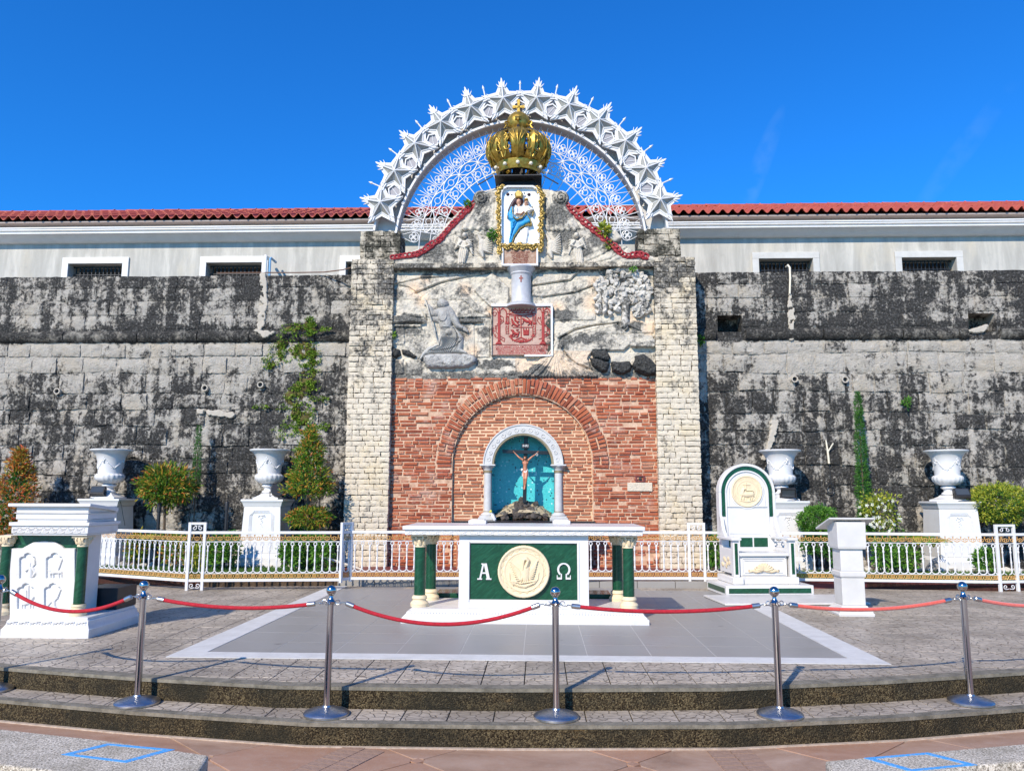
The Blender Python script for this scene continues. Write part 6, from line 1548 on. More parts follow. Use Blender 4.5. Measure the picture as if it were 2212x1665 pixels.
# columns with leafy capitals
def column(root,cx,cy,z0,z1,r,shaft,stone,cap=.145,base=.13):
    c=LB(root).lathe([(r,z0+base),(r*1.01,z0+base+.1),(r*.98,z1-cap)],24,(cx,cy,0)).build('column_shaft',shaft)
    LB(root).lathe([(r*1.6,z0+.001),(r*1.6,z0+.02),(r*1.65,z0+.035),(r*1.45,z0+.055),(r*1.25,z0+.065),(r*1.2,z0+.08),(r*1.38,z0+.095),(r*1.3,z0+.115),(r*1.04,z0+base)],24,(cx,cy,0)).build('column_base',stone)
    k=LB(root).lathe([(r*1.04,z1-cap),(r*1.06,z1-cap+.01),(r*1.02,z1-cap+.03),(r*1.05,z1-.06),(r*1.3,z1-.03)],16,(cx,cy,0)); k.box(cx-r*1.5,cx+r*1.5,cy-r*1.5,cy+r*1.5,z1-.022,z1-.002)
    for i in range(8):
        a=i*PI/4; ca_,sa=math.cos(a),math.sin(a)
        k.tube([(cx+r*1.0*ca_,cy+r*1.0*sa,z1-cap+.03),(cx+r*1.22*ca_,cy+r*1.22*sa,z1-cap+.07),(cx+r*1.5*ca_,cy+r*1.5*sa,z1-cap+.085),(cx+r*1.45*ca_,cy+r*1.45*sa,z1-cap+.07)],[.02,.022,.014,.006],5)
        a+=PI/8; ca_,sa=math.cos(a),math.sin(a)
        k.tube([(cx+r*1.0*ca_,cy+r*1.0*sa,z1-.08),(cx+r*1.3*ca_,cy+r*1.3*sa,z1-.045),(cx+r*1.65*ca_,cy+r*1.65*sa,z1-.03),(cx+r*1.68*ca_,cy+r*1.68*sa,z1-.05)],[.014,.016,.014,.006],5)
    k.build('capital',stone,smooth=60)
for D_,Y_ in ((907,9.46),(1357.8,9.46),(930.5,10.08),(1334,10.08)): column(al,X(D_,1250,Y_),Y_,.155,TZ0-.002,.066,MT['green'],MT['cream'])
# two white marble rests on the altar
for k,(u0,u1) in enumerate(((670,805),(1322,1458))):
    a,b=((1380+u0/2.1686)*.6),((1380+u1/2.1686)*.6); x0,x1=X(a,1130,10.1),X(b,1130,10.1)
    t=thing('candle_rest','low white marble block on the %s end of the altar top'%('left','right')[k],'block',((x0+x1)/2,10.12,TZ1),0,'marble blocks on the altar top')
    MB().box(-(x1-x0)/2,(x1-x0)/2,-.12,.12,0,.045).build('slab',MT['marble'],t,bev=.005); MB().box(-(x1-x0)/2+.02,(x1-x0)/2-.02,-.10,.10,.045,.055).build('top',MT['marble'],t,bev=.003)
o=MB().box(X(943,1285,10.5),X(1318,1285,10.5),10.36,10.8,.0,.20).build('kneeling_step',MT['green'],None,0,.006); tag(o,'low dark green step on the grey tiles behind the altar','step')

# ======================= AMBO (left pulpit) =======================
am=thing('ambo','large white marble pulpit with four carved arched panels and green corner columns','pulpit',(-4.99,8.3,0))
px0,px1=-5.47,-4.555; pcx=(px0+px1)/2
prf=[(.0,.0),(.0,.085),(.01,.095),(.03,.13),(.035,.165),(.05,.175),(.05,.20)]
mb=LB(am)
vs=[];fs=[]
for d,z in prf: vs+=[(px0+d,8.07+d,z),(px1-d,8.07+d,z),(px1-d,9.12-d,z),(px0+d,9.12-d,z)]
for k in range(6):
    for i in range(4): j=(i+1)%4; fs.append((k*4+i,k*4+j,k*4+4+j,k*4+4+i))
fs.append((24,25,26,27)); mb.add(vs,fs); mb.build('plinth',MT['marble'],bev=.004)
scrollrow(am,px0+.04,px1-.04,8.094,.135,14,.05,MT['marble'],'plinth_scrolls')
zL=zm(0,1780,3.027)
fxa,fxb=X(*zL(128,900),8.28),X(*zL(830,900),8.28); czb=Z(100,1156,8.2)
poly=[(fxa,.20),(fxb,.20)]
t0=Z(*zL(830,585),8.28); t1=Z(*zL(500,505),8.28)
poly+=[(fxb,t0),(fxb-.20*(fxb-fxa)+.02,t0)]
for i in range(9): a=R(35)+R(110)*i/8; poly.append(((fxa+fxb)/2+.30*(fxb-fxa)*math.cos(a)/math.cos(R(35)),t0+(t1-t0)*(math.sin(a)-math.sin(R(35)))/(1-math.sin(R(35)))))
poly+=[(fxa+.20*(fxb-fxa)-.02,t0),(fxa,t0)]
# front panel built as a height field with sunk arched recesses and figures
q=Sc(128,832,500,1345,3.3,8.27,zL); q.mask=q.sd([(128,1345),(128,585),(255,585),(300,560),(380,518),(500,506),(620,518),(690,560),(715,585),(832,585),(832,1345)])>0; q.H[:]=.03
def recess(x0,x1,y0,y1):
    cx=(x0+x1)/2; P=[(x0,y1),(x0,y0+65),(x0+22,y0+45),(x0+50,y0+42),(cx-35,y0+15),(cx,y0),(cx+35,y0+15),(x1-50,y0+42),(x1-22,y0+45),(x1,y0+65),(x1,y1)]
    d=q.sd(P); q.H-=.022*np.clip(d/4,0,1)
    return cx
def frl(pts,r,h): 
    q.cap(pts,r,.008+h)
recs=[(228,415,630,912),(520,705,628,912),(205,398,960,1245),(498,690,958,1245)]
for r_ in recs: recess(*r_)
frl([(345,780),(340,850),(335,905)],[22,30,34],.02); frl([(340,750),(345,775)],[15,15],.024); frl([(330,800),(290,830)],[12,8],.02); frl([(360,790),(395,850),(370,890)],[14,18,8],.018)
for k in range(5): frl([(360,790-8*k),(405-4*k,740-12*k)],[7,4],.015)
frl([(565,850),(620,840),(670,845)],[22,24,20],.022); frl([(560,830),(545,820)],[18,12],.024); 
for x_ in (560,590,650,680): frl([(x_,860),(x_+4,905)],[9,7],.018)
for k in range(6): frl([(640-6*k,830),(688-12*k,700+8*k)],[8,4],.016)
frl([(270,1190),(320,1170),(370,1175)],[20,24,22],.022); frl([(340,1165),(375,1110)],[20,14],.02); frl([(300,1160),(295,1040)],[12,6],.016); frl([(320,1150),(322,990)],[10,5],.015)
for x_ in (250,280,340,370): frl([(x_,1195),(x_,1240)],[8,6],.016)
frl([(600,1200),(590,1150),(560,1130)],[20,26,12],.022); frl([(600,1200),(620,1235)],[16,8],.018)
for k in range(6): frl([(600,1170-4*k),(672-6*k,1030+18*k)],[9,4],.016); frl([(580,1150),(540-2*k,1140+14*k)],[7,4],.014)
q.noise(.002,14,2); o=q.build('front_panel',MT['marble'],am); o.location=-am.location
LB(am).box(fxa-.13,fxb+.05,8.285,8.62,.20,czb).build('body',MT['marble'],bev=.004)
LB(am).box(fxa+.0,fxb,8.272,8.284,t0-.03,czb).build('green_panel',MT['green'],smooth=0)
for u in (60,885): column(am,X(*zL(u,900),8.26),8.25,.20,czb,.054,MT['green'],MT['cream'],.115,.115)
# layered cornice with a desk top sloping away
cz=[Z(100,(1780+v/3.027)*.6,8.15) for v in (445,345,300,270,205,195,130,95)]
cx1=X(192,1150,8.15)
lay=[(cz[0],cz[0]+.02,.012),(cz[0]+.02,cz[1]+.005,.0),(cz[1]+.005,cz[2],-.02),(cz[2],cz[3],.035),(cz[3],cz[4],.022),(cz[4],cz[5],.008),(cz[5],cz[6],.022)]
names=['cornice_lip','cornice_frieze','cornice_band','cornice_band','cornice_band','cornice_band','cornice_band']
for (a,b,ins_),nm in zip(lay,names): LB(am).box(px0-.02+ins_,cx1-ins_,8.13+ins_,8.72-ins_*.5,a+.0005,b).build(nm,MT['marble'],bev=.004)
xa,xb=px0-.06,X(198,1090,8.12); mb=LB(am); y0_,y1_=8.10,8.66; zf,zb_=cz[7],cz[6]-.06
mb.add([(xa,y0_,cz[6]+.001),(xb,y0_,cz[6]+.001),(xb,y1_,zb_+.001),(xa,y1_,zb_+.001),(xa,y0_,zf),(xb,y0_,zf),(xb,y1_,zb_+.04),(xa,y1_,zb_+.04)],[(0,3,2,1),(4,5,6,7),(0,1,5,4),(1,2,6,5),(2,3,7,6),(3,0,4,7)]); mb.build('desk_top',MT['marble'],bev=.005)
scrollrow(am,px0+.0,cx1-.03,8.128,(cz[0]+.02+cz[1])/2,18,.05,MT['marble'],'cornice_scrolls')
o=MB().box(-4.98,-4.60,8.66,9.08,.203,.43).build('black_step',MT['black'],None,0,.006); tag(o,'black wooden step box standing behind the left pulpit','step')

# ======================= THRONE =======================
th=thing('throne_chair','white marble bishop chair with tall arched back, green inlay and round cream medallion','throne',(3.36,11.9,0),R(6))
w='marble'
MB().box(-1.0,1.0,-.95,-.02,.004,.03).build('step_slab',MT['marble_old'],th,bev=.006)
MB().box(-.655,.655,0,.88,.004,.155).build('dais',MT['marble'],th,bev=.006)
MB().box(-.615,.615,-.006,-.0005,.045,.115).build('green_inlay',MT['green'],th,0); MB().box(-.661,-.6555,.06,.82,.045,.115).build('green_inlay',MT['green'],th,0)
MB().box(-.50,-.34,.12,.85,.156,.26).build('foot_block',MT['marble'],th,bev=.012); MB().box(.34,.50,.12,.85,.156,.26).build('foot_block',MT['marble'],th,bev=.012)
MB().box(-.345,.345,.17,.8,.156,.265).build('seat_plinth',MT['marble_old'],th,bev=.006)
MB().box(-.36,.36,.22,.8,.266,.56).build('seat_box',MT['marble'],th,bev=.004)
mb=MB()
for a,b,c,d in ((-.33,.33,.52,.535),(-.33,.33,.285,.30),(-.33,-.315,.30,.52),(.315,.33,.30,.52),(-.29,.29,.495,.502),(-.29,.29,.318,.325)): mb.box(a,b,.208,.2195,c,d)
mb.build('seat_moulding',MT['marble'],th)
MB().box(-.38,.38,.17,.8,.561,.605).build('seat',MT['marble'],th,bev=.008)
for sg in (-1,1):
    x0,x1=sorted((sg*.385,sg*.475)); MB().box(x0,x1,.16,.26,.261,.79).build('arm_post',MT['marble'],th,bev=.004)
    MB().box(min(sg*.408,sg*.452),max(sg*.408,sg*.452),.1535,.1595,.30,.75).build('blue_green_inlay',MT['green'],th,0)
    MB().box(x0+.01,x1-.01,.26,.80,.30,.66).build('arm_panel',MT['marble'],th,bev=.004)
    mb=MB().box(x0-.03,x1+.03,.12,.80,.791,.83); mb.build('arm_rest',MT['marble'],th,bev=.008)
    P=[(.80,.83),(.80,1.14),(.74,1.12),(.70,1.0),(.66,.92),(.58,.85),(.56,.831)]
    mb=MB(); n=len(P); vs=[(x0+.02,y,z) for y,z in P]+[(x1-.02,y,z) for y,z in P]; mb.add(vs,[tuple(range(n)),tuple(range(2*n-1,n-1,-1))]+[(i,(i+1)%n,(i+1)%n+n,i+n) for i in range(n)]); mb.build('arm_scroll',MT['marble'],th,bev=.004)
    if sg<0:
        for k in range(8): MB().ball((x0+.003,.36+.045*k,.45+.06*math.sin(k*1.7)),.035,7,5,(.35,1,1)).build('side_carving',MT['cream'],th)
TB=.80; sp=1.50; rb_=.455
def archpoly(r,z0,cx=0,n=24): return [(cx-r,z0)]+[(cx+r*math.cos(PI-PI*i/n),sp+r*math.sin(PI-PI*i/n)) for i in range(n+1)]+[(cx+r,z0)]
def archband(mb,ro,ri,z0,y0,y1,n=28):
    for sg in (-1,1): mb.box(min(sg*ri,sg*ro),max(sg*ri,sg*ro),y0,y1,z0,sp)
    mb.arch(0,sp,ri,ro,y0,y1,0,PI,n); return mb
MB().prism_xz(archpoly(rb_-.03,.60),TB,TB+.13).build('backrest',MT['marble'],th,bev=.004)
archband(MB(),rb_,rb_-.04,.83,TB-.03,TB+.12).build('back_rim',MT['marble'],th,bev=.006)
archband(MB(),rb_-.045,rb_-.10,1.13,TB-.012,TB-.001).build('green_inlay',MT['green'],th)
archband(MB(),rb_-.105,rb_-.13,.84,TB-.02,TB-.0005).build('inner_moulding',MT['marble'],th,bev=.004)
archband(MB(),rb_-.16,rb_-.172,1.30,TB-.014,TB-.0005).build('inner_moulding',MT['marble'],th)
MB().box(-.32,.32,TB-.02,TB-.0005,1.275,1.295).build('cross_moulding',MT['marble'],th,bev=.003)
MB().box(-.30,.30,TB-.006,TB-.0003,.86,1.25).build('lower_panel',MT['marble'],th,bev=.003)
for a,b in ((-.31,-.16),(-.135,.065),(.09,.31)): MB().box(a,b,TB-.008,TB-.001,.66,.80).build('green_inlay',MT['green'],th,0)
# medallion with lamb
q=Sc(-1.05,1.05,-1.05,1.05,.02,0,None); 
def medal(name,R_,cx,cz,y,mat,parent,fn):
    st=.022; u=np.arange(-1.04,1.041,st); U,V=np.meshgrid(u,u); s=Sc(-1.04,1.04,-1.04,1.04,st,0); rr=np.hypot(s.U,s.V); s.mask=rr<1.0; s.H=.012+.012*np.exp(-((rr-.95)/.05)**2)+.006*np.exp(-((rr-.66)/.02)**2); fn(s)
    m=s.mask.copy(); pm=m.copy(); pm[1:]|=m[:-1]; pm[:-1]|=m[1:]; pm[:,1:]|=m[:,:-1]; pm[:,:-1]|=m[:,1:]
    H=np.where(m,s.H,-.002); idx=-np.ones(m.shape,int); idx[pm]=np.arange(pm.sum()); q_=pm[:-1,:-1]&pm[1:,:-1]&pm[:-1,1:]&pm[1:,1:]
    vs=np.stack([cx+s.U[pm]*R_,y-H[pm],cz-s.V[pm]*R_],1).tolist(); fs=np.stack([idx[:-1,:-1][q_],idx[:-1,1:][q_],idx[1:,1:][q_],idx[1:,:-1][q_]],1).tolist()
    mb=MB(); mb.v=vs; mb.f=[tuple(f) for f in fs]; mb.m=[0]*len(fs); return mb.build(name,mat,parent,80)
def lamb(s):
    b=.014; c=lambda p,r,h:s.cap(p,r,b+h)
    c([(-.30,.18),(.05,.22),(.32,.18)],[.17,.19,.17],.028); c([(-.30,.10),(-.24,-.10),(-.20,-.16)],[.12,.09,.07],.03); c([(-.20,-.16),(-.10,-.14)],[.07,.04],.03)
    for x in (-.38,-.22,.20,.34): c([(x,.25),(x-.02,.50)],[.05,.035],.02)
    c([(.40,.15),(.46,.32)],[.04,.03],.02); c([(-.10,-.05),(.35,-.05),(.42,.02)],[.02,.04,.02],.02); c([(-.05,.55),(-.05,-.55)],[.018,.018],.012); c([(-.25,-.42),(.22,-.40)],[.02,.02],.012); c([(-.15,-.50),(-.15,-.3)],[.02,.02],.01)
    c([(-.45,.58),(0,.66),(.45,.55)],[.03,.04,.03],.012)
medal('medallion',.25,0,1.52,TB-.006,MT['cream'],th,lamb)
MB().arch(0,1.52,.252,.275,TB-.012,TB-.0005,0,2*PI,40).build('medallion_rim',MT['marble'],th)
for k,ch in enumerate('SANCTUS SANCTUS SANCTUS'):
    a=R(225)-R(270)*k/22
    if ch!=' ':
        r_=.198; text_obj(ch,.042,MT['cream'],th,(r_*math.cos(a),TB-.019,1.52+r_*math.sin(a)),'lettering',ext=.002,roty=-(a-PI/2))
# shell ornament
mb=MB()
for k in range(9):
    a=R(10)+R(160)*k/8; mb.tube([(0,.21,.35),(.05*math.cos(a),.185,.35+.05*math.sin(a)),(.115*math.cos(a),.19,.355+.105*math.sin(a))],[.012,.02,.017],6)
for sg in (-1,1):
    mb.tube([(sg*.03,.205,.345),(sg*.12,.20,.335),(sg*.18,.205,.35),(sg*.225,.21,.33),(sg*.235,.21,.355),(sg*.215,.21,.36)],[.02,.024,.02,.014,.01,.006],6); mb.tube([(sg*.10,.20,.35),(sg*.135,.20,.39),(sg*.11,.205,.41)],[.02,.014,.008],6)
mb.build('shell_ornament',MT['cream'],th,60)

# ======================= LECTERN =======================
le=thing('lectern','slim veined marble lectern with a sloping top, right of the bishop chair','lectern',(3.85,10.18,0),R(-1))
MB().sqlathe([(.21,0),(.215,.03),(.20,.045),(.20,.07),(.165,.10),(.15,.125)],0,0).build('base',MT['marble_old'],le,30,.004)
MB().sqlathe([(.138,.126),(.138,.46)],0,0).build('shaft',MT['marble_old'],le,0,.005)
MB().sqlathe([(.15,.461),(.155,.48),(.155,.52),(.145,.535)],0,0).build('shaft_band',MT['marble_old'],le,0,.004)
MB().sqlathe([(.138,.536),(.136,.80)],0,0).build('shaft',MT['marble_old'],le,0,.005)
MB().sqlathe([(.165,.801),(.172,.83),(.175,1.10),(.175,1.13)],0,0).build('head_box',MT['marble_old'],le,0,.006)
mb=MB(); mb.add([(-.26,-.17,1.165),(.30,-.17,1.165),(.30,.36,1.02),(-.26,.36,1.02),(-.26,-.17,1.185),(.30,-.17,1.185),(.30,.36,1.045),(-.26,.36,1.045)],[(0,3,2,1),(4,5,6,7),(0,1,5,4),(1,2,6,5),(2,3,7,6),(3,0,4,7)]); mb.build('book_slab',MT['marble_old'],le,0,.004)

# ======================= STANCHIONS AND ROPES =======================
def stanchion():
    t=thing('rope_stanchion',None,'stanchion',(0,0,0),0,'chrome stanchions along the step')
    MB().lathe([(.163,0),(.167,.005),(.167,.018),(.160,.026),(.135,.036),(.10,.046),(.06,.054),(.032,.060),(.027,.070)],40).build('base',MT['steel'],t)
    MB().lathe([(.0255,.070),(.0255,.80)],20).build('pole',MT['chrome'],t)
    MB().lathe([(.026,.795),(.034,.80),(.036,.812),(.026,.822),(.016,.838),(.014,.852),(.022,.862)],20).build('collar',MT['chrome'],t)
    MB().ball((0,0,.893),.038,24,16).build('ball',MT['chrome'],t)
    for a in (0,PI/2,PI,-PI/2): MB().tube([((.034+.018*(1-math.cos(b)))*math.cos(a),(.034+.018*(1-math.cos(b)))*math.sin(a),.808+.016*math.sin(b)) for b in [i*PI/5 for i in range(-5,6)]],.0035,5).build('hook_ring',MT['steel'],t)
    return t
SPOS=[(-4.52,6.62),(-3.11,6.26),(-1.57,6.02),(.12,6.02),(1.77,6.15),(3.38,6.58),(5.05,7.2)]
SL_=['chrome rope stanchion at the left edge of the photo in front of the pulpit','chrome rope stanchion just right of the pulpit steps','chrome rope stanchion at the left front corner of the grey tiled square','chrome rope stanchion directly in front of the altar','chrome rope stanchion in front of the bishop chair','chrome rope stanchion right of the slim lectern','chrome rope stanchion beyond the right edge of the photo']
sts=[]
proto=stanchion()
for k,(x,y) in enumerate(SPOS):
    o=proto if k==0 else copy_tree(proto); o.location=(x,y,-.16); o.rotation_euler.x=R(random.uniform(-.5,.5)); o.rotation_euler.y=R(random.uniform(-.5,.5)); o.rotation_euler.z=math.atan2(SPOS[min(k+1,6)][1]-SPOS[max(k-1,0)][1],SPOS[min(k+1,6)][0]-SPOS[max(k-1,0)][0]); o['label']=SL_[k]; sts.append(o)
SAG=[.125,.045,.135,.04,.05,.08]; RLB=['red velvet rope sagging in front of the white pulpit','red velvet rope nearly straight across the corner of the grey tiles','red velvet rope sagging in front of the altar left half','red velvet rope stretched from the altar towards the bishop chair','faded orange red rope in front of the slim lectern','short faded red rope running off the right edge of the photo']
for k in range(6):
    a=Vector((*SPOS[k],-.16+.80)); b=Vector((*SPOS[k+1],-.16+.80)); d=(b-a).normalized(); a2=a+d*.15+Vector((0,0,-.012)); b2=b-d*.15+Vector((0,0,-.012)); Lr=(b2-a2).length
    t=thing('velvet_rope',RLB[k],'rope',a2,0,'velvet ropes between the stanchions')
    pts=[]
    for i in range(25):
        s_=i/24; p=a2.lerp(b2,s_); p.z-=SAG[k]*4*s_*(1-s_); pts.append(tuple(p-a2))
    MB().tube(pts,.0148,12).build('rope',MT['fadedrope' if k>=4 else 'redrope'],t,60)
    for (p,q_,e) in ((Vector(pts[0]),Vector(pts[1]),a),(Vector(pts[-1]),Vector(pts[-2]),b)):
        dd=(p-q_).normalized(); MB().tube([p-dd*.03,p+dd*.028,p+dd*.034],[.019,.019,.013],12).build('end_cap',MT['steel'],t)
        e2=e-a2; hk=p+dd*.034; w_=(e2-hk); wn_=w_.normalized(); g=e2-wn_*.045
        MB().tube([hk,hk+(g-hk)*.3+Vector((0,0,.006)),hk+(g-hk)*.7-Vector((0,0,.004)),g],.004,6).ball(hk+(g-hk)*.5,.008,8,5).tube([g+Vector((0,0,.014*math.sin(c_)))-wn_*(-.014)*(1-math.cos(c_))*.8 for c_ in [i*2*PI/8 for i in range(9)]],.0032,5).build('snap_hook',MT['steel'],t)
# ======================= FENCE =======================
random.seed(70)
def fz(u,v,z=.153): p=at(u,v,z=z); return Vector((p.x,p.y,0))
fp=[fz(150,1249),fz(404,1252.6),fz(437,1252.4),fz(736,1250.8),fz(757,1248),fz(1490,1247.8),fz(1523,1248),fz(2160,1255.8),fz(2198,1255)]
fp[0]=Vector((-8.1,13.35,0)); fp.append(Vector((9.6,13.3,0)))
BM=MB().lathe([(.006,0),(.012,.012),(.018,.03),(.012,.05),(.009,.08),(.013,.14),(.017,.155),(.011,.17),(.009,.25),(.010,.29),(.018,.305),(.012,.32),(.010,.34),(.017,.36),(.010,.38)],8,(0,0,.285))
BM.tube([(.024*math.cos(a),0,.690+.026*math.sin(a)) for a in [2*PI*i/12 for i in range(12)]],.0075,6,closed=True)
for sg in (-1,1): BM.tube([(0,0,.295),(sg*.02,0,.268),(sg*.05,0,.258),(sg*.0575,0,.258)],[.010,.009,.008,.008],6)
bal=BM.mesh('baluster',MT['white'],60)
g1=MB().tube([(.027*math.cos(a),0,.210+.027*math.sin(a)) for a in [2*PI*i/12 for i in range(12)]],.006,5,closed=True).tube([(.012*math.cos(a),0,.210+.012*math.sin(a)) for a in [2*PI*i/8 for i in range(8)]],.005,4,closed=True)
for sg in (-1,1):
    for s2 in (-1,1): g1.tube([(sg*.020,0,.21+s2*.016),(sg*.040,0,.21+s2*.034)],.005,4)
    g1.tube([(sg*.040,0,.21+.034),(sg*.058,0,.21)],.005,4).tube([(sg*.040,0,.21-.034),(sg*.058,0,.21)],.005,4)
g1=g1.mesh('gold_ring_ornament',MT['orange'],60)
g2=MB()
for cx in (-.029,.029):
    g2.tube([(cx+.018*math.cos(a),0,.775+.018*math.sin(a)) for a in [2*PI*i/8 for i in range(8)]],.005,4,closed=True)
for a,b in (((-.058,.805),(-.029,.79)),((.058,.805),(.029,.79)),((-.058,.745),(-.029,.76)),((.058,.745),(.029,.76)),((-.01,.80),(.01,.80)),((0,.79),(0,.828)),((-.012,.828),(.012,.828))): g2.tube([(a[0],0,a[1]),(b[0],0,b[1])],.0055,4)
g2=g2.mesh('gold_cross_ornament',MT['orange'],60)
flab=['white iron balustrade section with gold bands between the pulpit and the left urn pedestal','white iron balustrade section left of the brick wall, in front of the second urn pedestal','long white iron balustrade section with gold bands behind the altar','white iron balustrade section behind the bishop chair and lectern','white iron balustrade section at the right edge of the photo']
def section(a,b,label):
    d=b-a; Lr=d.length; ang=math.atan2(d.y,d.x); t=thing('fence_panel',label,'fence',a,ang,'white and gold balustrade panels')
    for nm,z0,z1,w in (('bottom_rail',.128,.168,.022),('middle_rail',.722,.732,.010),('top_rail',.845,.885,.022),('lower_rail',.245,.253,.008)): MB().box(0,Lr,-w,w,z0,z1).build(nm,MT['white'],t,0,.003)
    n=max(1,round(Lr/.116)); st=Lr/n
    for i in range(n):
        inst('baluster',bal,t,((i+.5)*st,0,0),(0,0,random.uniform(-.06,.06)),(st/.116,1,1)); inst('gold_ring_ornament',g1,t,((i+.5)*st,0,0),(0,0,0),(st/.116,1,1)); inst('gold_cross_ornament',g2,t,((i+.5)*st,0,0),(0,0,0),(st/.116,1,1))
    return t
for k,(i,j) in enumerate(((0,1),(2,3),(4,5),(6,7),(8,9))): section(fp[i],fp[j],flab[k])
glab=['tall scrolled white gate post frame right of the pulpit','tall scrolled white post frame at the foot of the left stone pillar','tall scrolled white post frame at the foot of the right stone pillar','tall scrolled white post frame near the right edge of the photo']
for k,(i,j) in enumerate(((1,2),(3,4),(5,6),(7,8))):
    a,b=fp[i],fp[j]; d=b-a; Lr=d.length; t=thing('post_frame',glab[k],'fence post',a,math.atan2(d.y,d.x),'scrolled post frames in the balustrade')
    zf=0.0 if k in (0,3) else .10
    for x in (0,Lr): MB().box(x-.021,x+.021,-.021,.021,zf,1.02).build('post',MT['white'],t,0,.004)
    MB().box(.022,Lr-.022,-.018,.018,.985,1.02).build('top_bar',MT['white'],t,0,.003)
    for nm,z0,z1 in (('rail',.128,.168),('rail',.722,.732),('rail',.845,.885)): MB().box(.022,Lr-.022,-.012,.012,z0,z1).build(nm,MT['white'],t,0,.002)
    for i_ in range(2):
        x=Lr*(.27+.46*i_); sc_=min(1,(Lr*.4)/.116); inst('baluster',bal,t,(x,0,0),(0,0,0),(.8,1,1)); inst('gold_ring_ornament',g1,t,(x,0,0),(0,0,0),(Lr*.46/.116,1,1)); inst('gold_cross_ornament',g2,t,(x,0,0),(0,0,0),(Lr*.46/.116,1,1))
    for zc_ in ([.935,.07] if k in(0,3) else [.935]):
        for sg in (-1,1):
            cx=Lr/2+sg*Lr*.20; pts=[]
            for m_ in range(14): t_=m_/13; r_=.036*(1-.7*t_); aa=(PI/2 if zc_>.5 else -PI/2)+sg*t_*PI*2.1; pts.append((cx+r_*math.cos(aa),0,zc_+r_*math.sin(aa)))
            MB().tube([(Lr/2+sg*.008,0,zc_+(.03 if zc_>.5 else -.03))]+pts,.0065,5).build('scroll',MT['white'],t,60)

# ======================= PEDESTALS, URNS, SPOTLIGHTS =======================
PZ=.09; PTOP=1.36
def pedestal(cx,label):
    t=thing('urn_pedestal',label,'pedestal',(cx,15.08,PZ),0,'white pedestals carrying urns')
    H_=PTOP-PZ
    MB().sqlathe([(.43,0),(.43,.20),(.415,.22),(.385,.27)],0,0,ratio=.88).build('base',MT['white'],t,20,.006)
    MB().sqlathe([(.385,.271),(.345,H_-.14)],0,0,ratio=.88).build('shaft',MT['white'],t,0,.008)
    MB().sqlathe([(.352,H_-.139),(.355,H_-.125),(.36,H_-.12),(.375,H_-.07),(.395,H_-.04),(.40,H_-.035),(.40,H_)],0,0,ratio=.88).build('cap',MT['white'],t,20,.004)
    yf=-.345
    for off in (0,.022,.044):
        P=[(-.24+off,.36),(-.24+off,H_-.30),(-.19+off*.6,H_-.25),(-.15,H_-.21-off),(.15,H_-.21-off),(.19-off*.6,H_-.25),(.24-off,H_-.30),(.24-off,.36)]
        MB().tube([(a*(1-.04*b),-.338+.034*(b-.27)+.0,b) for a,b in P],.006,5).build('moulding',MT['white'],t,60)
    mb=MB()
    for k in range(11): mb.ball((.018*math.sin(k*2.1),-.318-.0,H_-.30-.03*k),.018-.0008*k,6,4,(1,.5,1))
    for sg in (-1,1): mb.tube([(sg*.01,-.318,H_-.30),(sg*.05,-.32,H_-.29),(sg*.06,-.32,H_-.33)],.008,5)
    mb.build('carved_pendant',MT['white'],t,60); return t
def urn(cx,label):
    t=thing('garden_urn',label,'urn',(cx,15.08,PTOP),0,'white urns on the pedestals')
    MB().sqlathe([(.235,0),(.235,.03),(.20,.045),(.13,.085),(.105,.115)],0,0).build('foot',MT['urnw'],t,30,.006)
    MB().lathe([(.10,.115),(.125,.13),(.12,.15),(.085,.175),(.08,.21),(.10,.225),(.13,.245),(.125,.27),(.10,.285)],28).build('stem',MT['urnw'],t)
    fl=lambda k,a:1+(.045*abs(math.sin(a*9))-.02)*(1 if 1<=k<=5 else 0)
    MB().lathe([(.10,.285),(.19,.315),(.245,.36),(.265,.41),(.262,.445),(.235,.475),(.215,.48)],72,(0,0,0),fl).build('gadrooned_bowl',MT['urnw'],t)
    prof=[(.215,.48),(.218,.52),(.225,.62),(.24,.72),(.27,.82),(.325,.89),(.375,.915),(.385,.925),(.385,.945),(.37,.95),(.33,.935),(.26,.86),(.22,.72),(.0,.70)]
    MB().lathe(prof,56,cap=False).build('body',MT['urnw'],t,60)
    mb=MB(); rr=random.Random(3)
    for s_ in range(4):
        for i in range(22):
            u=i/21; a=-PI/2+(s_*PI/2)+(u-.5)*PI/2+PI/4; z=.80-.20*math.sin(PI*u)*1.05; r_=.222+.05*((z-.55)/.3)**2*.9
            for j in range(2): mb.ball((r_*math.cos(a),r_*math.sin(a),z+rr.uniform(-.015,.015)),.015*rr.uniform(.7,1.2),5,4)
        a=-PI/2+s_*PI/2-0.0
        for k in range(7): mb.ball((.25*math.cos(a+.05*math.sin(k*2)),.25*math.sin(a+.05*math.sin(k*2)),.83-.022*k),.016,5,4)
    mb.build('garland_relief',MT['urnw'],t,60)
    return t
names_=['leftmost','left of the brick wall','behind the bishop chair','rightmost']
fr_d=[208,563,1704,2075.7]; uc=[]
pl_=['leftmost white urn pedestal, partly behind the pulpit','white urn pedestal standing left of the stone pillar','white urn pedestal behind the bishop chair','rightmost white urn pedestal, in front of the round yellow green bush']
ul_=['leftmost white garland urn above the pulpit corner','white garland urn left of the stone pillar, beside the tall orange green shrub','white garland urn behind the arched back of the bishop chair','rightmost white garland urn beside the round yellow green bush']
P0=None
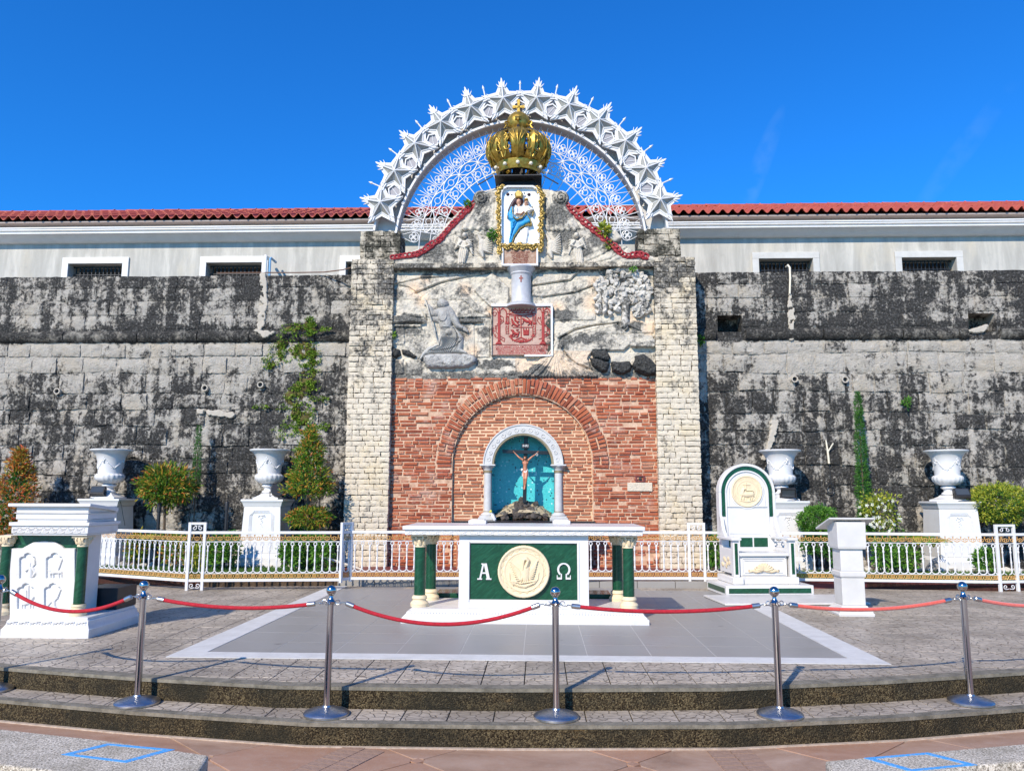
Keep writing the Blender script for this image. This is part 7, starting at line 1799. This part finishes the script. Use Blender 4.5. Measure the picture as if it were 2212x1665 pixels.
for k in range(4):
    cx=X(fr_d[k],1150,14.75)*1.0; uc.append(cx)
    if k==0: P0=pedestal(cx,pl_[0]); U0=urn(cx,ul_[0])
    else:
        o=copy_tree(P0); o.location.x=cx; o['label']=pl_[k]; o=copy_tree(U0); o.location.x=cx; o.rotation_euler.z=.1*k; o['label']=ul_[k]
def flood(x,y,rz,rx,label,rnd=False):
    t=thing('floodlight',label,'floodlight',(x,y,PTOP),rz,'floodlights on the pedestals')
    if rnd:
        mb=MB().lathe([(.10,-.03),(.135,-.01),(.14,.03),(.12,.045),(.0,.045)],28); o=mb.build('housing',MT['black'],t); o.rotation_euler=(R(70),0,0); o.location=(0,0,.17)
        g=MB().lathe([(.0,-.034),(.095,-.034),(.1,-.028)],24).build('lens',MT['steel'],t); g.rotation_euler=(R(70),0,0); g.location=(0,0,.17)
    else:
        mb=MB().box(-.13,.13,-.04,.05,-.085,.085)
        for k in range(9): mb.box(-.12+.028*k,-.112+.028*k,.05,.075,-.07,.07)
        o=mb.build('housing',MT['black'],t,0,.005); o.rotation_euler=(rx,0,0); o.location=(0,0,.15)
        g=MB().box(-.11,.11,-.044,-.0405,-.06,.065).build('lens',paint('dark_glass',(.05,.06,.07),.08),t,0); g.rotation_euler=(rx,0,0); g.location=(0,0,.15)
    MB().tube([(-.145,0,.15),(-.145,0,.02),(-.1,0,.006),(.1,0,.006),(.145,0,.02),(.145,0,.15)],.009,6).build('bracket',MT['black'],t)
    MB().tube([(.1,.03,.08),(.18,.06,.02),(.22,.12,.01),(.30,.22,.008)],.006,5).build('cord',MT['black'],t)
flood(X(215,1050,14.9),14.86,R(8),R(-35),'black floodlight on the leftmost pedestal')
flood(X(603,1050,15.0),14.95,R(20),0,'round black floodlight on the pedestal left of the stone pillar',True)
flood(X(1700,1050,14.9),14.85,R(-10),R(25),'black floodlight on the pedestal behind the bishop chair')
flood(X(2073,1050,14.9),14.85,R(-5),R(-35),'black floodlight on the rightmost pedestal')
o=MB().tube([at(260,1083,Y=14.8),at(263,1095,Y=14.74),at(266,1115,Y=14.73),at(270,1135,Y=14.74)],.006,5).build('cable',MT['black']); tag(o,'thin black cable hanging down the leftmost pedestal','cable')

# ======================= PLANTS =======================
def leafmat(name,stops,rough=.5):
    m=N(name,rough,0,.35); c=m.ramp(m.rnd(),stops); m.col(c)
    m.b.inputs['Subsurface Weight'].default_value=0
    tr=m.n('ShaderNodeBsdfTranslucent'); m.lk(c,tr.inputs[0]); mx=m.n('ShaderNodeMixShader'); mx.inputs[0].default_value=.25
    out=m.t.nodes['Material Output']; m.lk(m.b.outputs[0],mx.inputs[1]); m.lk(tr.outputs[0],mx.inputs[2]); m.lk(mx.outputs[0],out.inputs[0]); return m.mat
LM={'mix':leafmat('green_orange_leaf',[(0,(.05,.15,.012)),(.4,(.12,.25,.02)),(.65,(.28,.33,.03)),(.82,(.50,.30,.04)),(1,(.55,.12,.04))]),
 'orange':leafmat('red_orange_leaf',[(0,(0.116,0.189,0.017)),(.3,(0.362,0.290,0.043)),(.6,(0.600,0.246,0.043)),(1,(0.600,0.087,0.043))]),
 'green':leafmat('green_leaf',[(0,(0.036,0.131,0.014)),(.5,(0.087,0.246,0.029)),(1,(0.189,0.362,0.043))]),
 'dark':leafmat('dark_green_leaf',[(0,(0.022,0.087,0.014)),(.5,(0.043,0.160,0.022)),(1,(0.087,0.246,0.043))]),
 'yel':leafmat('yellow_green_leaf',[(0,(0.102,0.174,0.014)),(.5,(0.290,0.362,0.029)),(1,(0.522,0.478,0.058))]),
 'moss':leafmat('bright_moss',[(0,(0.102,0.189,0.014)),(.5,(0.203,0.348,0.029)),(1,(0.348,0.493,0.072))],.8)}
def clump(f,k,sp,rng=random):
    C_=[f() for _ in range(k)]
    def g():
        (p,d)=rng.choice(C_); o_=Vector((rng.gauss(0,sp),rng.gauss(0,sp),rng.gauss(0,sp)))
        return Vector(p)+o_,Vector(d)+o_*(1.2/sp)*.5
    return g
def leafcloud(mb,n,f,size,asp=.42,rng=random,out=.7):
    """f() returns point and outward direction"""
    for i in range(n):
        p,d=f(); d=Vector(d); v=Vector((rng.gauss(0,1),rng.gauss(0,1),rng.gauss(0,1))).normalized(); ax_=(d*out+v*(1-out*.45)).normalized(); sd_=ax_.cross(Vector((rng.gauss(0,1),rng.gauss(0,1),rng.gauss(0,1)))).normalized(); s_=size*rng.uniform(.6,1.3); p=Vector(p); n_=ax_.cross(sd_)*s_*.12
        mb.add([p-ax_*s_*.1,p+ax_*s_*.45+sd_*s_*asp*.5+n_,p+ax_*s_,p+ax_*s_*.45-sd_*s_*asp*.5+n_],[(0,1,2,3)])
def ellf(c,r,shell=.35,rng=random,lump=None,zmin=None):
    def f():
        while True:
            d=Vector((rng.gauss(0,1),rng.gauss(0,1),rng.gauss(0,1))).normalized(); t=1-abs(rng.gauss(0,shell*.6)); 
            if t<.2: continue
            L_=1+.16*math.sin(d.x*7+c[0]*3)*math.sin(d.z*6+1)+.08*math.sin(d.y*11+d.z*9)+(.16*rng.random() if rng.random()<.12 else 0)
            p=Vector((c[0]+d.x*r[0]*t*L_,c[1]+d.y*r[1]*t*L_,c[2]+d.z*r[2]*t*L_))
            return p,(d.x,d.y,d.z+.15)
    return f
def conef(c,r,h,shell=.35,rng=random,pw=.75):
    def f():
        while True:
            u=rng.random()**1.35; rr=r*(1-u)**pw*(1+.10*math.sin(u*22)); 
            if u>.97: rr=.02
            a=rng.uniform(0,2*PI); t=1-abs(rng.gauss(0,shell*.5)); lo=min(1,.55+u*6); L_=1+.15*math.sin(a*4+u*9)+(.25*rng.random() if rng.random()<.12 else 0)
            if t<.15: continue
            return (c[0]+rr*t*lo*L_*math.cos(a),c[1]+rr*t*lo*L_*math.sin(a),c[2]+h*u),(math.cos(a)*.8,math.sin(a)*.8,.55)
    return f
bark=paint('bark',(.12,.085,.055),.9,.3,.006,20)
def shrub(name,label,loc_,parts,stem=None,cat='shrub',group=None):
    t=thing(name,label,cat,loc_,0,group)
    for nm,mat,fn,n,size,asp in parts:
        if nm=='crown' and size>.055: fn=clump(fn,n//11,.038)
        mb=MB(); leafcloud(mb,n,fn,size,asp); mb.build(nm,LM[mat],t,0)
    if stem:
        mb=MB()
        for pts,r_ in stem: mb.tube(pts,r_,7)
        mb.build('trunk',bark,t)
    return t
random.seed(80); GZ=.09
def gx(u,Y=14.9): return X(u,1100,Y)
def core(t,c,r,mat='dark'): 
    pass
t=shrub('cone_shrub','cone shaped green and red orange shrub at the left edge behind the pulpit',(gx(35),14.9,GZ),[('crown','orange',conef((0,0,.45),.48,1.72,pw=.6),3400,.085,.3),('inner_crown','dark',conef((0,0,.55),.33,1.45),900,.09,.4)],[([(0,0,0),(0,0,1.2)],.03)])
t=shrub('ball_shrub','round clipped orange green shrub on a thin stem between the two left urns',(gx(361),14.8,GZ),[('crown','mix',ellf((0,0,1.52),(.48,.42,.36)),3300,.085,.3),('inner_crown','dark',ellf((0,0,1.5),(.34,.3,.26)),700,.09,.4),('lower_foliage','mix',ellf((.12,-.1,.50),(.42,.3,.12)),500,.08,.35)],[([(-.02,0,0),(.02,0,.6),(-.01,0,1.3)],.025),([(0,0,.9),(.15,.05,1.4)],.014)])
t=shrub('tiered_shrub','two tiered orange green topiary, cone above ball, beside the left stone pillar',(gx(664,14.6),14.6,GZ),[('crown','mix',conef((0,0,1.36),.43,1.24),3300,.075,.3),('inner_crown','dark',conef((0,0,1.36),.3,1.0),700,.08,.4),('lower_crown','mix',ellf((.03,0,.94),(.40,.34,.19)),1700,.075,.3),('skirt','green',ellf((.05,-.1,.38),(.42,.3,.3)),1200,.09,.35)],[([(0,0,0),(.01,0,.9),(0,0,1.5)],.025),([(0,0,1.1),(.1,0,1.4)],.014),([(0,0,1.1),(-.1,0,1.4)],.014)])
t=shrub('thin_cypress','very thin dark cypress sapling against the left fort wall',(gx(420,15.35),15.35,GZ),[('crown','dark',conef((0,0,1.45),.075,1.25,pw=.5),1700,.054,.2)],[([(0,0,0),(0,0,2.2)],.012)])
t=shrub('tall_cypress','tall slender cypress right of the bishop chair against the fort wall',(gx(1867,15.25),15.25,GZ),[('crown','dark',conef((0,0,.5),.13,2.85,pw=.42),5000,.054,.22),('inner_crown','green',conef((0,0,.6),.10,2.4,pw=.42),900,.07,.25)],[([(0,0,0),(0,0,2.5)],.016)])
t=shrub('green_ball_shrub','tight round deep green shrub between the bishop chair and the lectern',(gx(1764,14.3),14.3,GZ),[('crown','green',ellf((0,0,.92),(.33,.32,.27),.2),6000,.032,.5),('inner_crown','dark',ellf((0,0,.9),(.28,.27,.23),.2),1200,.05,.5),('skirt','dark',ellf((0,0,.52),(.30,.25,.18)),1000,.06,.45)],[([(-.1,0,0),(-.05,0,.8)],.02),([(.06,0,0),(.03,0,.8)],.018)])
t=shrub('flowering_shrub','loose shrub with small white flowers behind the lectern',(gx(1898,14.7),14.7,GZ),[('crown','yel',ellf((0,0,1.08),(.36,.3,.36),.7),900,.06,.4),('lower_crown','green',ellf((.1,0,.65),(.40,.3,.2),.7),350,.06,.4)],[([(0,0,0),(-.05,0,.7),(-.2,0,1.3)],.012),([(0,0,.2),(.1,0,.8),(.22,0,1.25)],.01),([(0,0,.3),(.05,.05,.9),(.0,0,1.4)],.01)])
petm=paint('white_petal',(.78,.80,.70),.6)
pfm=MB(); 
for k in range(5): a=k*2*PI/5; pfm.add([(0,0,0),(.03*math.cos(a-.4),-.012,.03*math.sin(a-.4)),(.04*math.cos(a),-.006,.04*math.sin(a)),(.03*math.cos(a+.4),-.012,.03*math.sin(a+.4))],[(0,1,2,3)])
pfm.ball((0,-.01,0),.009,6,4); pfme=pfm.mesh('white_flower',petm,0)
ff=ellf((0,0,1.08),(.38,.3,.38),.5)
for k in range(70):
    p,d=ff(); 
    if p[1]<.1: inst('white_flower',pfme,t,(p[0],min(p[1]-.05,0),p[2]),(random.uniform(-.5,.5),random.uniform(0,3),random.uniform(-.5,.5)),[random.uniform(.6,1)]*3)
t=shrub('dome_bush','large round yellow green bush at the right edge behind the rightmost urn',(gx(2158,14.9),14.95,GZ),[('crown','yel',ellf((0,0,1.22),(.56,.5,.36),.2),6500,.05,.4),('inner_crown','dark',ellf((0,0,1.2),(.46,.4,.28),.2),1300,.07,.4)],[([(0,0,0),(0,0,.8)],.03),([(0,0,.5),(.2,0,1.0)],.018),([(0,0,.5),(-.2,0,1.0)],.018)])
# small garden plants behind the fence
lows=[(150,14.6,'green',.22,.10,'small low hedge behind the pulpit'),(300,14.3,'mix',.2,.28,'leafy croton behind the balustrade right of the pulpit'),(385,14.2,'mix',.28,.22,'orange tipped bush under the round topiary'),(440,14.2,'yel',.22,.2,'pale green bush behind the scrolled gate post'),(470,13.9,'green',.2,.28,'feathery green plant left of the second pedestal'),(500,14.3,'green',.18,.3,'bright green plant beside the second pedestal'),(632,13.9,'green',.22,.25,'leafy plant right of the second pedestal'),(700,13.7,'green',.2,.25,'leafy plant at the foot of the left stone pillar'),
 (1545,14.2,'green',.2,.3,'leafy plant at the foot of the right stone pillar'),(1815,14.0,'dark',.2,.2,'dark plant below the round deep green shrub'),(1905,13.9,'green',.2,.28,'leafy plant beneath the white flowering shrub'),(1950,14.3,'green',.25,.2,'low plant right of the lectern'),(2120,13.9,'green',.2,.2,'low plant beside the rightmost pedestal')]
for u,Y,mt,r_,h_,lb in lows:
    x=gx(u,Y); shrub('garden_plant',lb,(x,Y,GZ),[('foliage',mt,ellf((0,0,h_+.1),(r_,r_*.8,h_),.6),520,.085,.35)],[([(0,0,0),(0,0,h_)],.01)],'plant','small plants in the garden bed')
# ferns
def fern(label,x,Y,n,Ln):
    t=thing('fern',label,'fern',(x,Y,GZ)); 
    for k in range(n):
        a=2*PI*k/n+random.uniform(-.3,.3); mb=MB(); P=[]
        for i in range(12):
            s_=i/11; P.append(Vector((math.cos(a)*Ln*s_*.8,math.sin(a)*Ln*s_*.6,.35+Ln*(1.1*s_-1.0*s_*s_)+.15)))
        mb.tube(P,.004,4)
        for i in range(1,11):
            d=(P[i+1]-P[i]).normalized(); sd_=d.cross(Vector((0,0,1))).normalized(); wl=Ln*.20*math.sin(PI*i/11)+.01
            for sg in (-1,1): mb.add([P[i],P[i]+sd_*sg*wl+d*.02,P[i]+sd_*sg*wl*.6+d*.035,P[i]+d*.02],[(0,1,2,3)])
        mb.build('frond',LM['yel' if k%3 else 'green'],t,0)
    return t
fern('bright fern between the lectern and the rightmost pedestal',gx(1985,14.3),14.3,11,.55); fern('fern behind the balustrade at the rightmost pedestal',gx(2005,14.0),13.9,9,.45); fern('long leaved fern left of the round topiary',gx(318,14.2),14.2,9,.45)
# garden lights: black posts
for k,(u,vt) in enumerate(((344,1086),(490,1083),(1780,1086),(1934,1084))):
    Y=14.6; t=thing('garden_light','black post light %s'%['left of the round topiary stem','left of the second pedestal','behind the round deep green shrub','right of the white flowering shrub'][k],'lamp',(X(u,1100,Y),Y,GZ),0,'black post lights in the garden')
    h=Z(u,vt,Y)-GZ; MB().lathe([(.03,0),(.03,h-.16)],14).build('post',MT['iron'],t); MB().lathe([(.042,h-.16),(.042,h-.02),(.036,h)],14).build('lamp_head',MT['iron'],t)
# white edging stones
stm_=[rockmesh(.08,'edging_stone',paint('pale_edging_stone',(.55,.52,.46),.9,.2,.006,15),90+k,(1.3,1,.7),1,.4) for k in range(4)]
ed=thing('stone_edging','row of pale rocks edging the garden bed against the fort wall','rocks',(0,14.75,GZ))
x=-8.2
while x<9.6:
    if abs(x+.33)>3.6: inst('stone',random.choice(stm_),ed,(x,random.uniform(-.05,.05),.05),(0,0,random.uniform(0,3)),[random.uniform(.7,1.3)]*3)
    x+=random.uniform(.13,.22)
# moss on the left fort wall
zW=zm(0,700,1.7015); rm2=random.Random(5); mb=MB(); mb2=MB()
blobs=[((1850,830),90,45,1.),((1900,810),30,60,1.),((1760,930),45,90,.7),((1880,960),70,60,.9),((1900,1020),55,60,1.),((1700,960),40,60,.5),((1900,1100),50,90,.7),((1650,1030),45,35,.6),((1880,1170),70,30,.8),((1820,1230),60,50,.6),((1860,1340),60,60,.8),((1800,1400),50,50,.5),((1850,1440),70,30,.5),((1980,1420),40,25,.4),((1960,1250),50,20,.3),((1740,1300),60,20,.3),((1600,1300),40,15,.2),((1980,830),50,14,.4),((1740,1450),60,50,.4)]
for (cx_,cy_),a_,b_,w_ in blobs:
    for k in range(int(620*w_)):
        r_=math.sqrt(rm2.random()); th_=rm2.uniform(0,2*PI); u=cx_+a_*r_*math.cos(th_)*1.35; v=cy_+b_*r_*math.sin(th_)*1.1
        if (math.sin(u*.07)+math.sin(v*.11+u*.03))<-.5: continue
        c=at(*zW(u,v),Y=FY-.04); s_=rm2.uniform(.012,.03); d=Vector((rm2.gauss(0,.5),-1,rm2.gauss(0,.5)-.3)).normalized(); e1=d.cross(Vector((rm2.gauss(0,1),rm2.gauss(0,1),rm2.gauss(0,1)))).normalized(); p=Vector((c.x,FY-.035-rm2.uniform(0,.03),c.z))
        if v<905 and v>800: p.y-=.10
        (mb if rm2.random()<.8 else mb2).add([p,p+d*s_+e1*s_*.8,p+d*s_*1.6,p+d*s_-e1*s_*.8],[(0,1,2,3)])
o=mb.build('moss',LM['moss'],None,0); tag(o,'bright green moss growing down the fort wall left of the shrine','moss',kind='stuff')
q=Sc(1640,1960,780,1480,7,FY-.03,zW)
for (cx_,cy_),a_,b_,w_ in blobs:
    if w_>.55: q.ell((cx_-15,cy_+10),a_*1.1,b_*1.1,.035,0)
q.H-=.03*vnoise(q.U,q.V,26,4)+.0; q.mask&=(vnoise(q.U,q.V,30,8)>.42); mm=N('brown_moss',.95); p=mm.pos(); mm.col(mm.ramp(mm.noise(p,14,8,.7),[(.35,(.035,.028,.012)),(.5,(.10,.075,.02)),(.65,(.10,.13,.02))])); mm.bump(mm.noise(p,30,8),.02)
o=q.build('brown_moss',mm.mat,None,sink=.04); tag(o,'brown dead moss crust under the green moss on the left fort wall','moss',kind='stuff')
# tufts on masonry
def tuft(u,v,Y,r_,lb,mt='green',n=90,size=.06):
    c=at(u,v,Y=Y); shrub('wall_plant',lb,(c.x,c.y,c.z),[('leaves',mt,ellf((0,-r_*.3,0),(r_,r_*.6,r_),.6),n,size,.45)],None,'plant')
tuft(1956,869,FY-.08,.11,'small green plant rooted in the fort wall above the rightmost urn')
tuft(1303,498,GY-.02,.13,'leafy plant sprouting behind the red scrollwork on the right slope of the gable','yel',130,.10); tuft(1316,530,GY+.0,.08,'lower green sprout on the right slope of the gable','yel',70,.09)
tuft(1011,441,GY-.05,.06,'tiny plant beside the left scroll of the gable'); tuft(1064,508,GY-.12,.09,'grassy tuft left of the gilded frame','green',110,.07)
tuft(1368,581,MY-.05,.05,'tiny green plant hanging from the right end of the ledge','green',60,.05); tuft(849,724,RY-.08,.06,'small green tuft at the left edge of the carved relief','moss',80,.05); tuft(1512,735,FY-.1,.09,'green climber in the gap right of the right stone pillar','green',70,.07)
# red croton leaf at gate post etc handled above
# ======================= WALL FITTINGS =======================
lamp=thing('wall_bracket','beige forked conduit bracket on the fort wall between urn and cypress','bracket',at(1792,975,Y=FY-.06))
def rel_(p,t): return tuple(Vector(p)-t.location)
MB().tube([rel_(at(1784,950,Y=FY-.07),lamp),rel_(at(1788,975,Y=FY-.09),lamp),rel_(at(1791,1001,Y=FY-.08),lamp)],[.012,.02,.022],8).build('tube',MT['beige'],lamp); MB().tube([rel_(at(1789,975,Y=FY-.09),lamp),rel_(at(1800,957,Y=FY-.14),lamp)],.014,8).build('arm',MT['beige'],lamp)
pts=[at(1791,1001,Y=FY-.08),at(1794,1030,Y=FY-.07),at(1796,1045,Y=FY-.07)]
for i in range(26): pts.append(at(1794+8*math.cos(i*.7),1053+11*math.sin(i*.7)+i*.1,Y=FY-.09))
pts+= [at(1800,1075,Y=FY-.07),at(1801,1110,Y=FY-.07)]
MB().tube([rel_(p,lamp) for p in pts],.006,5).build('cable',MT['black'],lamp)
o=MB().tube([at(1698,577,Y=FY+.05),at(1702,573,Y=FY-.04),at(1706,578,Y=FY-.06),at(1707,600,Y=FY-.06),at(1706,635,Y=FY-.05)],.02,7).build('drain_pipe',MT['beige']); tag(o,'thin beige pipe running down the top of the right fort wall','pipe')
o=MB().tube([at(690,1200,Y=13.6),at(730,1213,Y=13.7),at(780,1229,Y=13.8)],.02,7).build('conduit',MT['beige']); tag(o,'beige conduit lying slanted at the foot of the left stone pillar','pipe')
def mstrip(root,pts,Y,seed,w_,h=.02):
    us=[p[0] for p in pts]; vs_=[p[1] for p in pts]; q=Sc(min(us)-14,max(us)+14,min(vs_)-8,max(vs_)+8,1.5,Y); q.cap(pts,w_,.03); n_=vnoise(q.U,q.V,9,seed); q.mask&=(q.H>.030*(n_*1.9-.35)); q.H=.004+.4*h*vnoise(q.U,q.V,5,seed+3); return q.build('lime_repair',MT['lime'],root,sink=.06)
MT['lime']=limestone('pale_lime_repair',(.54,.49,.41),(.42,.38,.32),(.08,.075,.065),.42,.50,.02,None,.3,(.58,.5,.4),.3,False)
mstrip(fl,[(568,595),(569,640),(566,690),(560,712)],FY-.03,3,[8,9,11,9]); mstrip(fl,[(552,714),(572,722),(590,718)],FY-.12,5,[4,9,5]); mstrip(fr,[(1706,636),(1708,665),(1712,690),(1710,732)],FY-.03,6,[4,8,9,6]); mstrip(fl,[(430,888),(500,896)],FY-.06,8,[7,8]); mstrip(fr,[(1675,915),(1668,950),(1650,990)],FY-.06,9,[12,8,5]); mstrip(fr,[(2095,716),(2130,708)],FY-.05,10,[5,9]); mstrip(fl,[(470,1205),(520,1200)],FY-.06,11,[6,6])
for root,u,v in ((fl,124,845),(fl,563,831),(fl,443,838),(fr,1716,819),(fr,1825,820)):
    c=at(u,v,Y=FY-.07); MB().arch(c.x,c.z,.045,.066,FY-.10,FY+.02,0,2*PI,16).build('drain_mouth',MT['lime'],root); MB().box(c.x-.047,c.x+.047,FY-.045,FY-.04,c.z-.047,c.z+.047).build('drain_dark_plate',MT['iron'],root,0)  # black plate stands in for the dark inside the pipe
# ======================= STONE BENCHES =======================
BZ_=.13
def bench(label,top,sq,conv):
    c=top[0]; t=thing('stone_bench',label,'bench',(c.x,c.y,-.32),0,'washed stone benches in the foreground')
    P=[(p.x-c.x,p.y-c.y) for p in top]; mb=MB().prism_xy(P,.0,BZ_+.32); mb.build('block',MT['granite'],t,0,.012)
    Q=[at(*conv(*s_),z=BZ_+.002) for s_ in sq]; Q=[Vector((q.x-c.x,q.y-c.y)) for q in Q]; cc=sum(Q,Vector((0,0)))/4
    z=BZ_+.32
    for i in range(4):
        a,b=Q[i],Q[(i+1)%4]; a2,b2=cc+(a-cc)*.80,cc+(b-cc)*.80; MB().prism_xy([a,b,b2,a2],z-.001,z+.002).build('blue_paint_line',MT['bluepaint'],t,0)
    return t
B=lambda u,v: at(u,v,z=BZ_)
bl0=B(451,1629.5); d=(B(0,1573)-bl0); far_=bl0+d*1.6; f0=B(0,1650); fr0=B(410,1700); bench('speckled stone bench end with a blue painted square, bottom left corner',[bl0,B(225,1597.5),B(0,1573),far_,Vector((far_.x-.15,far_.y-.42,0)),B(0,1651),fr0],[(610,315),(1070,205),(1740,265),(1260,395)],zm(0,2600,2.765))
br0=B(1782,1642); bench('speckled stone bench end with a blue painted square, bottom right corner',[br0,B(1815,1700),B(2113,1652),B(2212,1644),B(2500,1624),B(2500,1585),B(2212,1605)],[(590,355),(1240,300),(1740,425),(1060,490)],zm(2900,2600,2.8145))
for o in bpy.data.objects:
    if o.type=='MESH' and o.parent is None and not o.get('kind') and not o.get('label'): print('UNTAGGED',o.name)
print('objects',len(bpy.data.objects))
